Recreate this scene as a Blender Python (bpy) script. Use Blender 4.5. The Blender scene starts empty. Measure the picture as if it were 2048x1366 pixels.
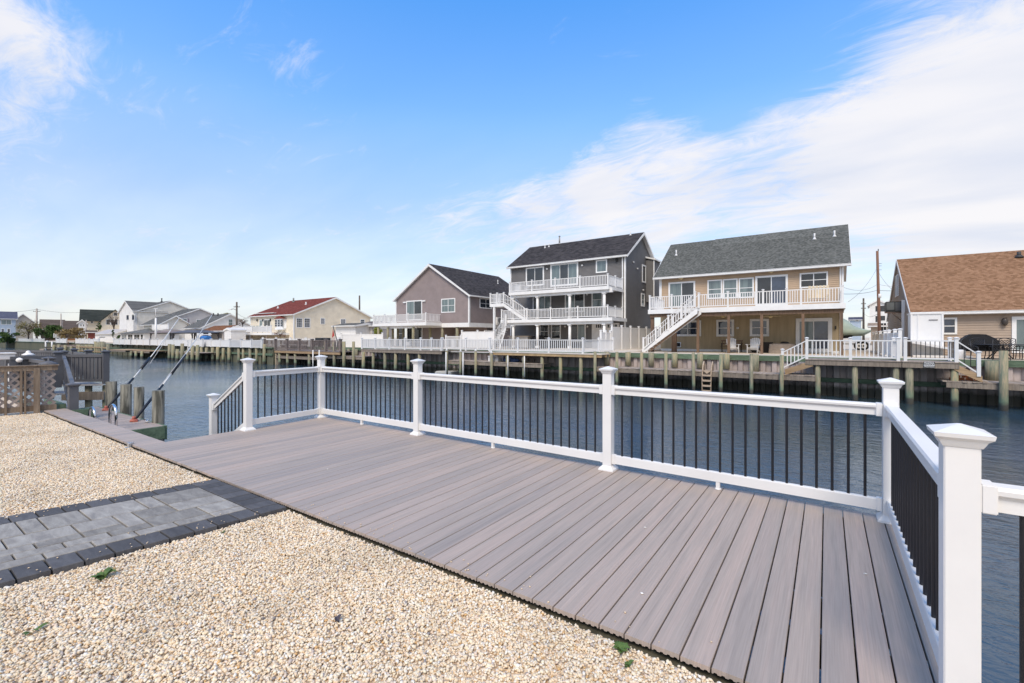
import bpy, bmesh, math, random
from mathutils import Vector, Matrix
import numpy as np
random.seed(7)
SC = bpy.context.scene
COL = SC.collection
# ------------------------------------------------------------------ camera
FOC, PCX, HZ, CAMZ = 910.0, 1024.0, 675.0, 1.53
TH = math.radians(34.66)
CT, ST = math.cos(TH), math.sin(TH)
cam_d = bpy.data.cameras.new('camera')
cam_d.sensor_width = 36.0
cam_d.lens = FOC / 2048 * 36
cam_d.shift_y = -(683 - HZ) / 2048
cam_d.clip_start = 0.05
cam_d.clip_end = 5000
cam = bpy.data.objects.new('camera', cam_d)
cam.location = (0, 0, CAMZ)
cam.rotation_euler = (math.pi / 2, 0, TH)
COL.objects.link(cam)
SC.camera = cam
# ------------------------------------------------------------------ view
SC.view_settings.view_transform = 'Standard'
SC.view_settings.look = 'None'
SC.view_settings.exposure = EXPOSURE = 1.1
SC.view_settings.gamma = 1.0
SC.view_settings.use_curve_mapping = False
SC.cycles.max_bounces = 6
SC.cycles.transparent_max_bounces = 8
SC.cycles.caustics_reflective = False
SC.cycles.caustics_refractive = False
# ------------------------------------------------------------------ sun
SUN_EL, SUN_AZ = 50.0, 161.0      # azimuth clockwise from +Y
sun_d = bpy.data.lights.new('sun', 'SUN')
sun_d.energy = 1.35
sun_d.angle = math.radians(24)
sun_d.color = (1.0, 0.88, 0.74)
sun = bpy.data.objects.new('sun', sun_d)
sv = Vector((math.sin(math.radians(SUN_AZ)) * math.cos(math.radians(SUN_EL)),
             math.cos(math.radians(SUN_AZ)) * math.cos(math.radians(SUN_EL)), math.sin(math.radians(SUN_EL))))
sun.rotation_euler = (-sv).to_track_quat('-Z', 'Y').to_euler()
sun.location = sv * 60
COL.objects.link(sun)
# ------------------------------------------------------------------ pixel (2048 wide photo) to place
def rdir(px):
    k = (px - PCX) / FOC
    return k * CT - ST, k * ST + CT
def dp(px, py, d):                       # at depth d
    a, b = rdir(px)
    return Vector((a * d, b * d, CAMZ + (HZ - py) * d / FOC))
def yp(px, py, Y):                       # on the plane y = Y
    a, b = rdir(px)
    return dp(px, py, Y / b)
def xp(px, py, X):                       # on the plane x = X
    a, b = rdir(px)
    return dp(px, py, X / a)
def gp(px, py, z):                       # on the level z
    return dp(px, py, FOC * (CAMZ - z) / (py - HZ))
def Xat(px, Y):
    return yp(px, HZ, Y).x
# ------------------------------------------------------------------ world: sky with thin cloud
W = bpy.data.worlds.new('World')
SC.world = W
W.use_nodes = True
nt = W.node_tree
nt.nodes.clear()
def N(t, typ, **kw):
    n = t.nodes.new(typ)
    for k, v in kw.items():
        setattr(n, k, v)
    return n
def L(t, a, b):
    t.links.new(a, b)
def mth(t, op, a, b=None, c=None, clamp=False):
    n = N(t, 'ShaderNodeMath', operation=op)
    n.use_clamp = clamp
    for i, v in enumerate((a, b, c)):
        if v is None:
            continue
        if isinstance(v, (int, float)):
            n.inputs[i].default_value = v
        else:
            L(t, v, n.inputs[i])
    return n.outputs[0]
def mixc(t, f, a, b, blend='MIX'):
    n = N(t, 'ShaderNodeMix', data_type='RGBA', blend_type=blend)
    for i, v in ((0, f), (6, a), (7, b)):
        if isinstance(v, (int, float)):
            n.inputs[i].default_value = v
        elif isinstance(v, (tuple, list)):
            n.inputs[i].default_value = (v[0], v[1], v[2], 1)
        else:
            L(t, v, n.inputs[i])
    return n.outputs[2]
def ramp(t, fac, stops, interp='LINEAR'):
    n = N(t, 'ShaderNodeValToRGB')
    n.color_ramp.interpolation = interp
    e = n.color_ramp.elements
    while len(e) > 1:
        e.remove(e[-1])
    for i, (p, c) in enumerate(stops):
        el = e[0] if i == 0 else e.new(p)
        el.position = p
        c = (c, c, c) if isinstance(c, (int, float)) else c
        el.color = (c[0], c[1], c[2], 1)
    L(t, fac, n.inputs[0])
    return n.outputs[0]
sky = N(nt, 'ShaderNodeTexSky', sky_type='NISHITA')
sky.sun_disc = False
sky.sun_elevation = math.radians(SUN_EL)
sky.sun_rotation = math.radians(SUN_AZ)
sky.altitude = 0
sky.air_density = 1.0
sky.dust_density = 0.6
sky.ozone_density = 2.2
tc = N(nt, 'ShaderNodeTexCoord')
sep = N(nt, 'ShaderNodeSeparateXYZ')
L(nt, tc.outputs['Generated'], sep.inputs[0])
zc = mth(nt, 'MAXIMUM', sep.outputs[2], 0.0)
# the blue deepens with height above the horizon
tint = ramp(nt, zc, [(0.0, (0.58, 0.60, 0.62)), (0.10, (0.66, 0.70, 0.76)), (0.25, (0.64, 0.80, 0.92)), (0.42, (0.58, 1.0, 1.25)), (0.60, (0.50, 1.05, 1.45)), (1.0, (0.5, 1.05, 1.45))])
SKY_K = 0.115
skyc = mixc(nt, 1.0, sky.outputs[0], tint, 'MULTIPLY')
# cloud sheet seen in perspective: direction divided by height
zz = mth(nt, 'ADD', zc, 0.16)
cx = mth(nt, 'DIVIDE', sep.outputs[0], zz)
cy = mth(nt, 'DIVIDE', sep.outputs[1], zz)
cv = N(nt, 'ShaderNodeCombineXYZ')
L(nt, cx, cv.inputs[0]); L(nt, cy, cv.inputs[1])
mp = N(nt, 'ShaderNodeMapping')
mp.inputs['Rotation'].default_value = (0, 0, math.radians(62))
mp.inputs['Scale'].default_value = (0.55, 1.25, 1)
mp.inputs['Location'].default_value = (3.1, 1.7, 0)
L(nt, cv.outputs[0], mp.inputs[0])
def noise(t, vec, scale, detail=6, rough=0.55, dist=0.0, lac=2.0):
    n = N(t, 'ShaderNodeTexNoise')
    n.inputs['Scale'].default_value = scale
    n.inputs['Detail'].default_value = detail
    n.inputs['Roughness'].default_value = rough
    n.inputs['Distortion'].default_value = dist
    n.inputs['Lacunarity'].default_value = lac
    if vec is not None:
        L(t, vec, n.inputs['Vector'])
    return n.outputs[0]
n1 = noise(nt, mp.outputs[0], 1.7, 10, 0.62, 0.6)
n2 = noise(nt, mp.outputs[0], 6.5, 9, 0.68, 1.2)
nn = mth(nt, 'ADD', mth(nt, 'MULTIPLY', n1, 1.05), mth(nt, 'MULTIPLY_ADD', n2, 0.95, -0.50))
bias = None
def blob(px, py, r, w):
    global bias
    v = dp(px, py, 1.0) - Vector((0, 0, CAMZ))
    v.normalize()
    dt = N(nt, 'ShaderNodeVectorMath', operation='DOT_PRODUCT')
    nrm = N(nt, 'ShaderNodeVectorMath', operation='NORMALIZE')
    L(nt, tc.outputs['Generated'], nrm.inputs[0])
    L(nt, nrm.outputs[0], dt.inputs[0])
    dt.inputs[1].default_value = v
    mr = N(nt, 'ShaderNodeMapRange', interpolation_type='SMOOTHERSTEP')
    L(nt, dt.outputs['Value'], mr.inputs[0])
    mr.inputs[1].default_value = math.cos(r)
    mr.inputs[2].default_value = 1.0
    mr.inputs[3].default_value = 0.0
    mr.inputs[4].default_value = w
    bias = mr.outputs[0] if bias is None else mth(nt, 'ADD', bias, mr.outputs[0])
blob(2200, 130, 0.34, 0.34)
blob(2120, 360, 0.28, 0.27)
blob(1830, 290, 0.19, 0.24)
blob(1600, 350, 0.18, 0.28)
blob(1290, 370, 0.19, 0.40)
blob(1120, 420, 0.17, 0.28)
blob(1000, 500, 0.2, 0.18)
blob(1500, 470, 0.25, 0.2)
blob(1950, 480, 0.28, 0.12)
blob(60, 30, 0.10, 0.16)
blob(-40, 120, 0.11, 0.19)
blob(-120, 60, 0.18, 0.2)
blob(560, 60, 0.09, 0.08)
blob(600, 130, 0.06, 0.10)
blob(310, 190, 0.06, 0.03)
blob(450, 260, 0.20, -0.08)
blob(1450, 120, 0.16, -0.12)
blob(900, 200, 0.35, -0.10)
# unseen cloud cover added behind the camera to make the ambient light less blue
dt_ = N(nt, 'ShaderNodeVectorMath', operation='DOT_PRODUCT')
L(nt, tc.outputs['Generated'], dt_.inputs[0])
dt_.inputs[1].default_value = Vector((0.62, -0.62, 0.48)).normalized()
mr_ = N(nt, 'ShaderNodeMapRange', interpolation_type='SMOOTHSTEP')
L(nt, dt_.outputs['Value'], mr_.inputs[0])
mr_.inputs[1].default_value = 0.0; mr_.inputs[2].default_value = 0.75; mr_.inputs[3].default_value = 0.0; mr_.inputs[4].default_value = 0.45
bias = mth(nt, 'ADD', bias, mr_.outputs[0])
cl = mth(nt, 'ADD', nn, bias)
cm = N(nt, 'ShaderNodeMapRange', interpolation_type='SMOOTHSTEP')
L(nt, cl, cm.inputs[0])
cm.inputs[1].default_value = 0.53
cm.inputs[2].default_value = 1.08
cm.inputs[3].default_value = 0.0
cm.inputs[4].default_value = 0.9
# pale veil low over the horizon
veil = ramp(nt, zc, [(0.0, 0.66), (0.06, 0.60), (0.16, 0.46), (0.30, 0.26), (0.45, 0.08), (0.6, 0.0)])
cmx = mth(nt, 'MAXIMUM', cm.outputs[0], veil)
cmx = mth(nt, 'MINIMUM', mth(nt, 'ADD', cm.outputs[0], mth(nt, 'MULTIPLY', veil, mth(nt, 'SUBTRACT', 1.0, cm.outputs[0]))), 1.0)
cshade = ramp(nt, noise(nt, mp.outputs[0], 2.2, 5, 0.5, 0.3), [(0.3, (0.78, 0.80, 0.88)), (0.62, (0.96, 0.93, 0.93))])
bgs = N(nt, 'ShaderNodeBackground')
L(nt, skyc, bgs.inputs[0]); bgs.inputs[1].default_value = SKY_K
bgc = N(nt, 'ShaderNodeBackground')
L(nt, cshade, bgc.inputs[0]); bgc.inputs[1].default_value = 0.475
mxs = N(nt, 'ShaderNodeMixShader')
L(nt, cmx, mxs.inputs[0]); L(nt, bgs.outputs[0], mxs.inputs[1]); L(nt, bgc.outputs[0], mxs.inputs[2])
wo = N(nt, 'ShaderNodeOutputWorld')
L(nt, mxs.outputs[0], wo.inputs[0])
# ------------------------------------------------------------------ materials
MATS = {}
def M(name, col, rough=0.6, var=0.12, scale=2.0, col2=None, stretch=(1, 1, 1), bump=0.0, bscale=40.0, orand=0.0,
      spec=0.4, metal=0.0, thr=(0.35, 0.68), local=False, coat=0.0):
    if name in MATS:
        return MATS[name]
    m = bpy.data.materials.new(name)
    m.use_nodes = True
    t = m.node_tree
    b = t.nodes['Principled BSDF']
    b.inputs['Roughness'].default_value = rough
    b.inputs['Metallic'].default_value = metal
    b.inputs['Specular IOR Level'].default_value = spec
    b.inputs['Coat Weight'].default_value = coat
    if local:
        g = N(t, 'ShaderNodeTexCoord').outputs['Object']
    else:
        g = N(t, 'ShaderNodeNewGeometry').outputs['Position']
    mp = N(t, 'ShaderNodeMapping')
    mp.inputs['Scale'].default_value = stretch
    L(t, g, mp.inputs[0])
    vec = mp.outputs[0]
    if orand:
        oi = N(t, 'ShaderNodeObjectInfo')
        ad = N(t, 'ShaderNodeVectorMath', operation='ADD')
        sc_ = mth(t, 'MULTIPLY', oi.outputs['Random'], 37.0)
        cb = N(t, 'ShaderNodeCombineXYZ')
        L(t, sc_, cb.inputs[0]); L(t, sc_, cb.inputs[2])
        L(t, vec, ad.inputs[0]); L(t, cb.outputs[0], ad.inputs[1])
        vec = ad.outputs[0]
    f = noise(t, vec, scale, 6, 0.6, 0.3)
    if col2 is None:
        col2 = tuple(max(0, c * (1 - 2 * var)) for c in col)
        c1 = tuple(min(1, c * (1 + var * 0.6)) for c in col)
    else:
        c1 = col
    fr = ramp(t, f, [(thr[0], c1), (thr[1], col2)])
    if orand:
        s = mth(t, 'MULTIPLY_ADD', oi.outputs['Random'], 2 * orand, 1 - orand)
        cb2 = N(t, 'ShaderNodeCombineXYZ')
        for i in range(3):
            L(t, s, cb2.inputs[i])
        fr = mixc(t, 1.0, fr, cb2.outputs[0], 'MULTIPLY')
    L(t, fr, b.inputs['Base Color'])
    if bump:
        bn = N(t, 'ShaderNodeBump')
        bn.inputs['Strength'].default_value = min(1.0, bump * 40)
        bn.inputs['Distance'].default_value = bump
        L(t, noise(t, vec, bscale, 5, 0.6), bn.inputs['Height'])
        L(t, bn.outputs[0], b.inputs['Normal'])
    MATS[name] = m
    return m
VIN = M('white_vinyl', (0.76, 0.755, 0.745), 0.38, 0.025, 1.5, spec=0.45)
VIN2 = M('white_vinyl_weathered', (0.74, 0.73, 0.72), 0.5, 0.05, 3.0)
BLK = M('black_metal', (0.012, 0.013, 0.018), 0.35, 0.1, 5, spec=0.5)
TRIM = M('white_trim', (0.78, 0.78, 0.77), 0.5, 0.04, 2.0)
WOODG = M('weathered_wood', (0.30, 0.25, 0.20), 0.85, 0.2, 3, (0.17, 0.14, 0.115), (6, 6, 0.7), 0.004, 30, orand=0.12)
WOODH = M('weathered_boards', (0.42, 0.35, 0.29), 0.85, 0.2, 5, (0.25, 0.2, 0.165), (1, 1, 1), 0.003, 30, orand=0.15)
WOODN = M('tan_lumber', (0.42, 0.29, 0.17), 0.8, 0.2, 3, (0.27, 0.18, 0.10), (0.7, 5, 5), 0.003, 30, orand=0.1)
WOODB = M('brown_post_wood', (0.22, 0.14, 0.09), 0.85, 0.2, 3, (0.12, 0.08, 0.055), (6, 6, 0.7), 0.003, 30, orand=0.12)
GREENW = M('green_treated_timber', (0.14, 0.20, 0.13), 0.85, 0.2, 3, (0.07, 0.11, 0.07), (1.0, 4, 5), 0.004, 30, orand=0.15)
GLASS = M('dark_window_glass', (0.03, 0.035, 0.04), 0.06, 0.3, 0.5, spec=0.8)
GLASSG = M('curtained_window_glass', (0.17, 0.22, 0.22), 0.08, 0.2, 1.2, (0.09, 0.12, 0.13), (3, 3, 0.3), spec=0.8)
GLASSB = M('blue_window_glass', (0.05, 0.07, 0.11), 0.05, 0.3, 0.8, (0.015, 0.02, 0.03), spec=0.9)
def piling_mat():
    m = bpy.data.materials.new('piling_wood')
    m.use_nodes = True
    t = m.node_tree
    b = t.nodes['Principled BSDF']
    b.inputs['Roughness'].default_value = 0.9
    g = N(t, 'ShaderNodeNewGeometry').outputs['Position']
    oi = N(t, 'ShaderNodeObjectInfo')
    mp = N(t, 'ShaderNodeMapping'); mp.inputs['Scale'].default_value = (7, 7, 0.8)
    L(t, g, mp.inputs[0])
    f = noise(t, mp.outputs[0], 2.6, 6, 0.65, 0.4)
    dry = ramp(t, f, [(0.32, (0.36, 0.315, 0.235)), (0.5, (0.225, 0.215, 0.155)), (0.68, (0.105, 0.115, 0.085))])
    gold = ramp(t, f, [(0.3, (0.46, 0.31, 0.14)), (0.5, (0.33, 0.30, 0.18)), (0.7, (0.16, 0.25, 0.18))])
    col = mixc(t, mth(t, 'MULTIPLY', oi.outputs['Random'], 0.75), dry, gold)
    s = N(t, 'ShaderNodeSeparateXYZ'); L(t, g, s.inputs[0])
    # tide mark: green band, then dark slime near the water
    zn = mth(t, 'ADD', s.outputs[2], mth(t, 'MULTIPLY', noise(t, g, 9, 3), 0.16))
    wet = ramp(t, mth(t, 'MULTIPLY_ADD', zn, 0.5, 0.7), [(0.24, 1.0), (0.31, 0.0)])
    algae = ramp(t, mth(t, 'MULTIPLY_ADD', zn, 0.5, 0.7), [(0.30, 0.6), (0.46, 0.0)])
    col = mixc(t, algae, col, (0.17, 0.29, 0.19))
    col = mixc(t, wet, col, (0.10, 0.095, 0.08))
    L(t, col, b.inputs['Base Color'])
    bn = N(t, 'ShaderNodeBump'); bn.inputs['Strength'].default_value = 0.6; bn.inputs['Distance'].default_value = 0.012
    L(t, f, bn.inputs['Height']); L(t, bn.outputs[0], b.inputs['Normal'])
    return m
PILE = piling_mat()
def sheet_mat():
    m = bpy.data.materials.new('vinyl_sheet_piling')
    m.use_nodes = True
    t = m.node_tree
    b = t.nodes['Principled BSDF']
    b.inputs['Roughness'].default_value = 0.75
    g = N(t, 'ShaderNodeNewGeometry').outputs['Position']
    oi = N(t, 'ShaderNodeObjectInfo')
    mp = N(t, 'ShaderNodeMapping'); mp.inputs['Scale'].default_value = (3, 3, 0.4)
    L(t, g, mp.inputs[0])
    f = noise(t, mp.outputs[0], 2, 5, 0.6)
    base = ramp(t, f, [(0.35, (0.48, 0.41, 0.385)), (0.65, (0.36, 0.305, 0.285))])
    s = mth(t, 'MULTIPLY_ADD', oi.outputs['Random'], 0.35, 0.80)
    cb = N(t, 'ShaderNodeCombineXYZ')
    for i in range(3):
        L(t, s, cb.inputs[i])
    base = mixc(t, 1.0, base, cb.outputs[0], 'MULTIPLY')
    sp = N(t, 'ShaderNodeSeparateXYZ'); L(t, g, sp.inputs[0])
    zn = mth(t, 'ADD', sp.outputs[2], mth(t, 'MULTIPLY', noise(t, g, 5, 3), 0.3))
    slime = ramp(t, mth(t, 'MULTIPLY_ADD', zn, 0.5, 0.7), [(0.36, 0.95), (0.47, 0.0)])
    base = mixc(t, slime, base, (0.045, 0.045, 0.032))
    L(t, base, b.inputs['Base Color'])
    return m
SHEET = sheet_mat()
def lapmat(name, c, var=0.06):
    return M(name, c, 0.65, var, 1.2)
def shingle(name, c1, c2, c3, ax='X', row=0.15, w=0.32):
    m = bpy.data.materials.new(name)
    m.use_nodes = True
    t = m.node_tree
    b = t.nodes['Principled BSDF']
    b.inputs['Roughness'].default_value = 0.95
    b.inputs['Specular IOR Level'].default_value = 0.15
    g = N(t, 'ShaderNodeNewGeometry').outputs['Position']
    s = N(t, 'ShaderNodeSeparateXYZ'); L(t, g, s.inputs[0])
    cb = N(t, 'ShaderNodeCombineXYZ')
    L(t, s.outputs[0 if ax == 'X' else 1], cb.inputs[0])
    L(t, mth(t, 'MULTIPLY', s.outputs[2], 1.7), cb.inputs[1])
    br = N(t, 'ShaderNodeTexBrick')
    L(t, cb.outputs[0], br.inputs['Vector'])
    br.inputs['Color1'].default_value = (0, 0, 0, 1)
    br.inputs['Color2'].default_value = (1, 1, 1, 1)
    br.inputs['Mortar'].default_value = (0.3, 0.3, 0.3, 1)
    br.inputs['Scale'].default_value = 1.0
    br.inputs['Mortar Size'].default_value = 0.004
    br.inputs['Brick Width'].default_value = w
    br.inputs['Row Height'].default_value = row
    f = mth(t, 'ADD', mth(t, 'MULTIPLY', br.outputs[0], 0.55), mth(t, 'MULTIPLY', noise(t, g, 14, 5, 0.7), 0.3))
    f = mth(t, 'ADD', f, mth(t, 'MULTIPLY', noise(t, g, 0.7, 3), 0.25))
    L(t, ramp(t, f, [(0.2, c1), (0.5, c2), (0.85, c3)]), b.inputs['Base Color'])
    MATS[name] = m
    return m
# ------------------------------------------------------------------ mesh helpers
WO = {}
def origin(p):
    return WO.get(p.name, Vector((0, 0, 0))) if p is not None else Vector((0, 0, 0))
def tagobj(o, label=None, cat=None, group=None, kind=None):
    if label: o['label'] = label
    if cat: o['category'] = cat
    if group: o['group'] = group
    if kind: o['kind'] = kind
    return o
def thing(name, label, cat, loc=(0, 0, 0), group=None):
    o = bpy.data.objects.new(name, None)
    o.empty_display_size = 0.2
    COL.objects.link(o)
    o.location = loc
    WO[o.name] = Vector(loc)
    return tagobj(o, label, cat, group)
def link(name, me, parent=None, wloc=None, rot=None, scale=None):
    o = bpy.data.objects.new(name, me)
    COL.objects.link(o)
    po = origin(parent)
    w = Vector(wloc) if wloc is not None else po.copy()
    o.location = w - po
    WO[o.name] = w
    if parent is not None:
        o.parent = parent
    if rot is not None:
        o.rotation_euler = rot
    if scale is not None:
        o.scale = scale
    return o
BOXF = [(0, 3, 2, 1), (4, 5, 6, 7), (0, 1, 5, 4), (1, 2, 6, 5), (2, 3, 7, 6), (3, 0, 4, 7)]
class MB:
    def __init__(s):
        s.v = []; s.f = []; s.sm = []
    def add(s, vs, fs, smooth=False):
        k = len(s.v)
        s.v += [tuple(v) for v in vs]
        s.f += [tuple(i + k for i in f) for f in fs]
        s.sm += [smooth] * len(fs)
        return s
    def box(s, x0, x1, y0, y1, z0, z1):
        if x0 > x1: x0, x1 = x1, x0
        if y0 > y1: y0, y1 = y1, y0
        if z0 > z1: z0, z1 = z1, z0
        return s.add([(x0, y0, z0), (x1, y0, z0), (x1, y1, z0), (x0, y1, z0), (x0, y0, z1), (x1, y0, z1), (x1, y1, z1), (x0, y1, z1)], BOXF)
    def bar(s, a, b, w, h, up=(0, 0, 1), c=None):
        """oriented box from a to b; w sideways, h along up; centred"""
        a, b = Vector(a), Vector(b)
        d = (b - a).normalized()
        up = Vector(up)
        sd = d.cross(up)
        if sd.length < 1e-4:
            sd = d.cross(Vector((0, 1, 0)))
        sd.normalize()
        u = sd.cross(d).normalized()
        vs = []
        for p in (a, b):
            for i, j in ((-1, -1), (1, -1), (1, 1), (-1, 1)):
                vs.append(p + sd * (i * w / 2) + u * (j * h / 2))
        return s.add(vs, [(0, 3, 2, 1), (4, 5, 6, 7), (0, 1, 5, 4), (1, 2, 6, 5), (2, 3, 7, 6), (3, 0, 4, 7)])
    def vbar(s, a, b, w, h):
        """rail from a to b, vertical section sides stay vertical"""
        a, b = Vector(a), Vector(b)
        d = (b - a); d.z = 0
        sd = Vector((d.y, -d.x, 0)).normalized() * (w / 2)
        vs = []
        for p in (a, b):
            vs += [p - sd, p + sd, p + sd + Vector((0, 0, h)), p - sd + Vector((0, 0, h))]
        return s.add(vs, [(0, 3, 2, 1), (4, 5, 6, 7), (0, 1, 5, 4), (1, 2, 6, 5), (2, 3, 7, 6), (3, 0, 4, 7)])
    def cyl(s, a, b, r0, r1=None, n=12, cap=True):
        a, b = Vector(a), Vector(b)
        r1 = r0 if r1 is None else r1
        d = (b - a).normalized()
        x = d.orthogonal().normalized(); y = d.cross(x)
        vs = []
        for p, r in ((a, r0), (b, r1)):
            for i in range(n):
                t = 2 * math.pi * i / n
                vs.append(p + (x * math.cos(t) + y * math.sin(t)) * r)
        k = len(s.v)
        s.add(vs, [(i, (i + 1) % n, n + (i + 1) % n, n + i) for i in range(n)], True)
        if cap:
            s.f += [tuple(k + i for i in range(n))[::-1], tuple(k + n + i for i in range(n))]
            s.sm += [False, False]
        return s
    def tube(s, pts, r, n=8):
        pts = [Vector(p) for p in pts]
        rings = []
        k0 = len(s.v)
        px = None
        for i, p in enumerate(pts):
            d = (pts[min(i + 1, len(pts) - 1)] - pts[max(i - 1, 0)]).normalized()
            x = d.orthogonal().normalized() if px is None else (px - d * px.dot(d)).normalized()
            px = x
            y = d.cross(x)
            rr = r[i] if isinstance(r, (list, tuple)) else r
            for j in range(n):
                t = 2 * math.pi * j / n
                s.v.append(tuple(p + (x * math.cos(t) + y * math.sin(t)) * rr))
        for i in range(len(pts) - 1):
            for j in range(n):
                a = k0 + i * n + j; b = k0 + i * n + (j + 1) % n
                s.f.append((a, b, b + n, a + n)); s.sm.append(True)
        s.f.append(tuple(k0 + j for j in range(n))[::-1]); s.sm.append(False)
        e = k0 + (len(pts) - 1) * n
        s.f.append(tuple(e + j for j in range(n))); s.sm.append(False)
        return s
    def lathe(s, cx, cy, prof, n=20, smooth=True):
        k = len(s.v)
        for r, z in prof:
            for j in range(n):
                t = 2 * math.pi * j / n
                s.v.append((cx + r * math.cos(t), cy + r * math.sin(t), z))
        for i in range(len(prof) - 1):
            for j in range(n):
                a = k + i * n + j; b = k + i * n + (j + 1) % n
                s.f.append((a, b, b + n, a + n)); s.sm.append(smooth)
        s.f.append(tuple(k + j for j in range(n))[::-1]); s.sm.append(False)
        e = k + (len(prof) - 1) * n
        s.f.append(tuple(e + j for j in range(n))); s.sm.append(False)
        return s
    def prism(s, pts, ext):
        """closed polygon pts extruded by vector ext"""
        n = len(pts)
        ext = Vector(ext)
        vs = [Vector(p) for p in pts] + [Vector(p) + ext for p in pts]
        fs = [tuple(range(n))[::-1], tuple(range(n, 2 * n))] + [(i, (i + 1) % n, n + (i + 1) % n, n + i) for i in range(n)]
        return s.add(vs, fs)
    def quad(s, a, b, c, d):
        return s.add([a, b, c, d], [(0, 1, 2, 3)])
    def lap(s, A0, A1, B0, B1, n, e=0.11, lip=0.03):
        A0, A1, B0, B1, n = map(Vector, (A0, A1, B0, B1, n))
        k = max(1, round((((B0 + B1) - (A0 + A1)) / 2).length / e))
        for i in range(k):
            s0, s1 = i / k, (i + 1) / k
            l0, r0, l1, r1 = A0.lerp(B0, s0), A1.lerp(B1, s0), A0.lerp(B0, s1), A1.lerp(B1, s1)
            s.add([l0 + n * lip, r0 + n * lip, r1 + n * 0.002, l1 + n * 0.002], [(0, 1, 2, 3)])
            s.add([l0, r0, r0 + n * lip, l0 + n * lip], [(0, 1, 2, 3)])
        return s
    def mesh(s, name, mat):
        me = bpy.data.meshes.new(name)
        me.from_pydata(s.v, [], s.f)
        if mat is not None:
            me.materials.append(mat)
        if any(s.sm):
            me.polygons.foreach_set('use_smooth', s.sm)
        me.update()
        return me
    def build(s, name, mat, parent=None, bevel=0.0, base=None):
        o_ = origin(parent) if base is None else Vector(base)
        if o_.length > 0:
            s.v = [(a - o_.x, b - o_.y, c - o_.z) for a, b, c in s.v]
        me = s.mesh(name, mat)
        if bevel:
            bm = bmesh.new(); bm.from_mesh(me)
            bmesh.ops.bevel(bm, geom=[e for e in bm.edges if len(e.link_faces) == 2 and e.calc_face_angle(0) > 0.5],
                            offset=bevel, segments=2, affect='EDGES', clamp_overlap=True)
            bm.to_mesh(me); bm.free()
        return link(name, me, parent, o_)
def struct(name, mb, mat, label=None):
    o = mb.build(name, mat)
    tagobj(o, label, None, None, 'structure')
    return o
# shared unit meshes
_UB = {}
def ubox(mat):
    k = ('b', mat.name)
    if k not in _UB:
        _UB[k] = MB().box(-.5, .5, -.5, .5, 0, 1).mesh('piece_' + mat.name, mat)
    return _UB[k]
def ucyl(mat, n=10):
    k = ('c', mat.name, n)
    if k not in _UB:
        _UB[k] = MB().cyl((0, 0, 0), (0, 0, 1), 1, n=n).mesh('round_' + mat.name, mat)
    return _UB[k]
def pbox(name, parent, mat, x, y, z, sx, sy, sz, rz=0):
    return link(name, ubox(mat), parent, (x, y, z), (0, 0, rz), (sx, sy, sz))
def post_mesh(w, h, mat, cap=True, flange=False, bev=0.0):
    k = ('p', round(w, 4), round(h, 3), mat.name, cap, flange)
    if k not in _UB:
        m = MB().box(-w / 2, w / 2, -w / 2, w / 2, 0, h)
        if cap:
            c = w * 0.5
            for r0, r1, z0, z1 in ((1.08, 1.28, h - .045, h - .02), (1.42, 1.46, h - .02, h + .008), (1.46, 0.25, h + .008, h + .038)):
                vs = [(-c * r0, -c * r0, z0), (c * r0, -c * r0, z0), (c * r0, c * r0, z0), (-c * r0, c * r0, z0),
                      (-c * r1, -c * r1, z1), (c * r1, -c * r1, z1), (c * r1, c * r1, z1), (-c * r1, c * r1, z1)]
                m.add(vs, BOXF)
        if flange:
            for r0, r1, z0, z1 in ((1.5, 1.45, 0, .02), (1.45, 1.05, .02, .05)):
                c = w * 0.5
                vs = [(-c * r0, -c * r0, z0), (c * r0, -c * r0, z0), (c * r0, c * r0, z0), (-c * r0, c * r0, z0),
                      (-c * r1, -c * r1, z1), (c * r1, -c * r1, z1), (c * r1, c * r1, z1), (-c * r1, c * r1, z1)]
                m.add(vs, BOXF)
        _UB[k] = m.mesh('post_' + mat.name, mat)
    return _UB[k]
def railing(par, a, b, h=0.84, sp=0.13, mat=VIN, bmat=None, pw=0.11, ph=None, posts='both', mids=0, bw=0.032, zb=0.09,
            solid=False, pname='railing_post', rot=None):
    """rail run from a to b (xyz of the walking surface at each end)"""
    a, b = Vector(a), Vector(b)
    bmat = bmat or mat
    ph = ph or h + 0.09
    d = b - a
    flat = Vector((d.x, d.y, 0))
    ang = math.atan2(d.y, d.x)
    n_seg = mids + 1
    pts = [a.lerp(b, i / n_seg) for i in range(n_seg + 1)]
    for i, p in enumerate(pts):
        if (i == 0 and posts in ('end', 'none')) or (i == n_seg and posts in ('start', 'none')):
            continue
        link(pname, post_mesh(pw, ph, mat), par, p, (0, 0, ang))
    for i in range(n_seg):
        p, q = pts[i], pts[i + 1]
        u = (q - p) / (q - p).length
        p2, q2 = p + u * pw * .5, q - u * pw * .5
        MB().vbar(p2 + Vector((0, 0, h - .05)), q2 + Vector((0, 0, h - .05)), 0.06, 0.05).build('top_rail', mat, par)
        MB().vbar(p2 + Vector((0, 0, zb)), q2 + Vector((0, 0, zb)), 0.045, 0.06).build('bottom_rail', mat, par)
        if solid:
            MB().vbar(p2 + Vector((0, 0, zb + .06)), q2 + Vector((0, 0, zb + .06)), 0.02, h - .11 - zb).build('panel', mat, par)
            continue
        ln = Vector((q - p)).xy.length - pw
        nb = max(1, int(round(ln / sp)) - 1)
        for j in range(nb):
            w = p2.lerp(q2, (j + 1) / (nb + 1))
            link('baluster', ubox(bmat), par, w + Vector((0, 0, zb + .05)), (0, 0, ang), (bw, bw, h - .09 - zb))
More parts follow.
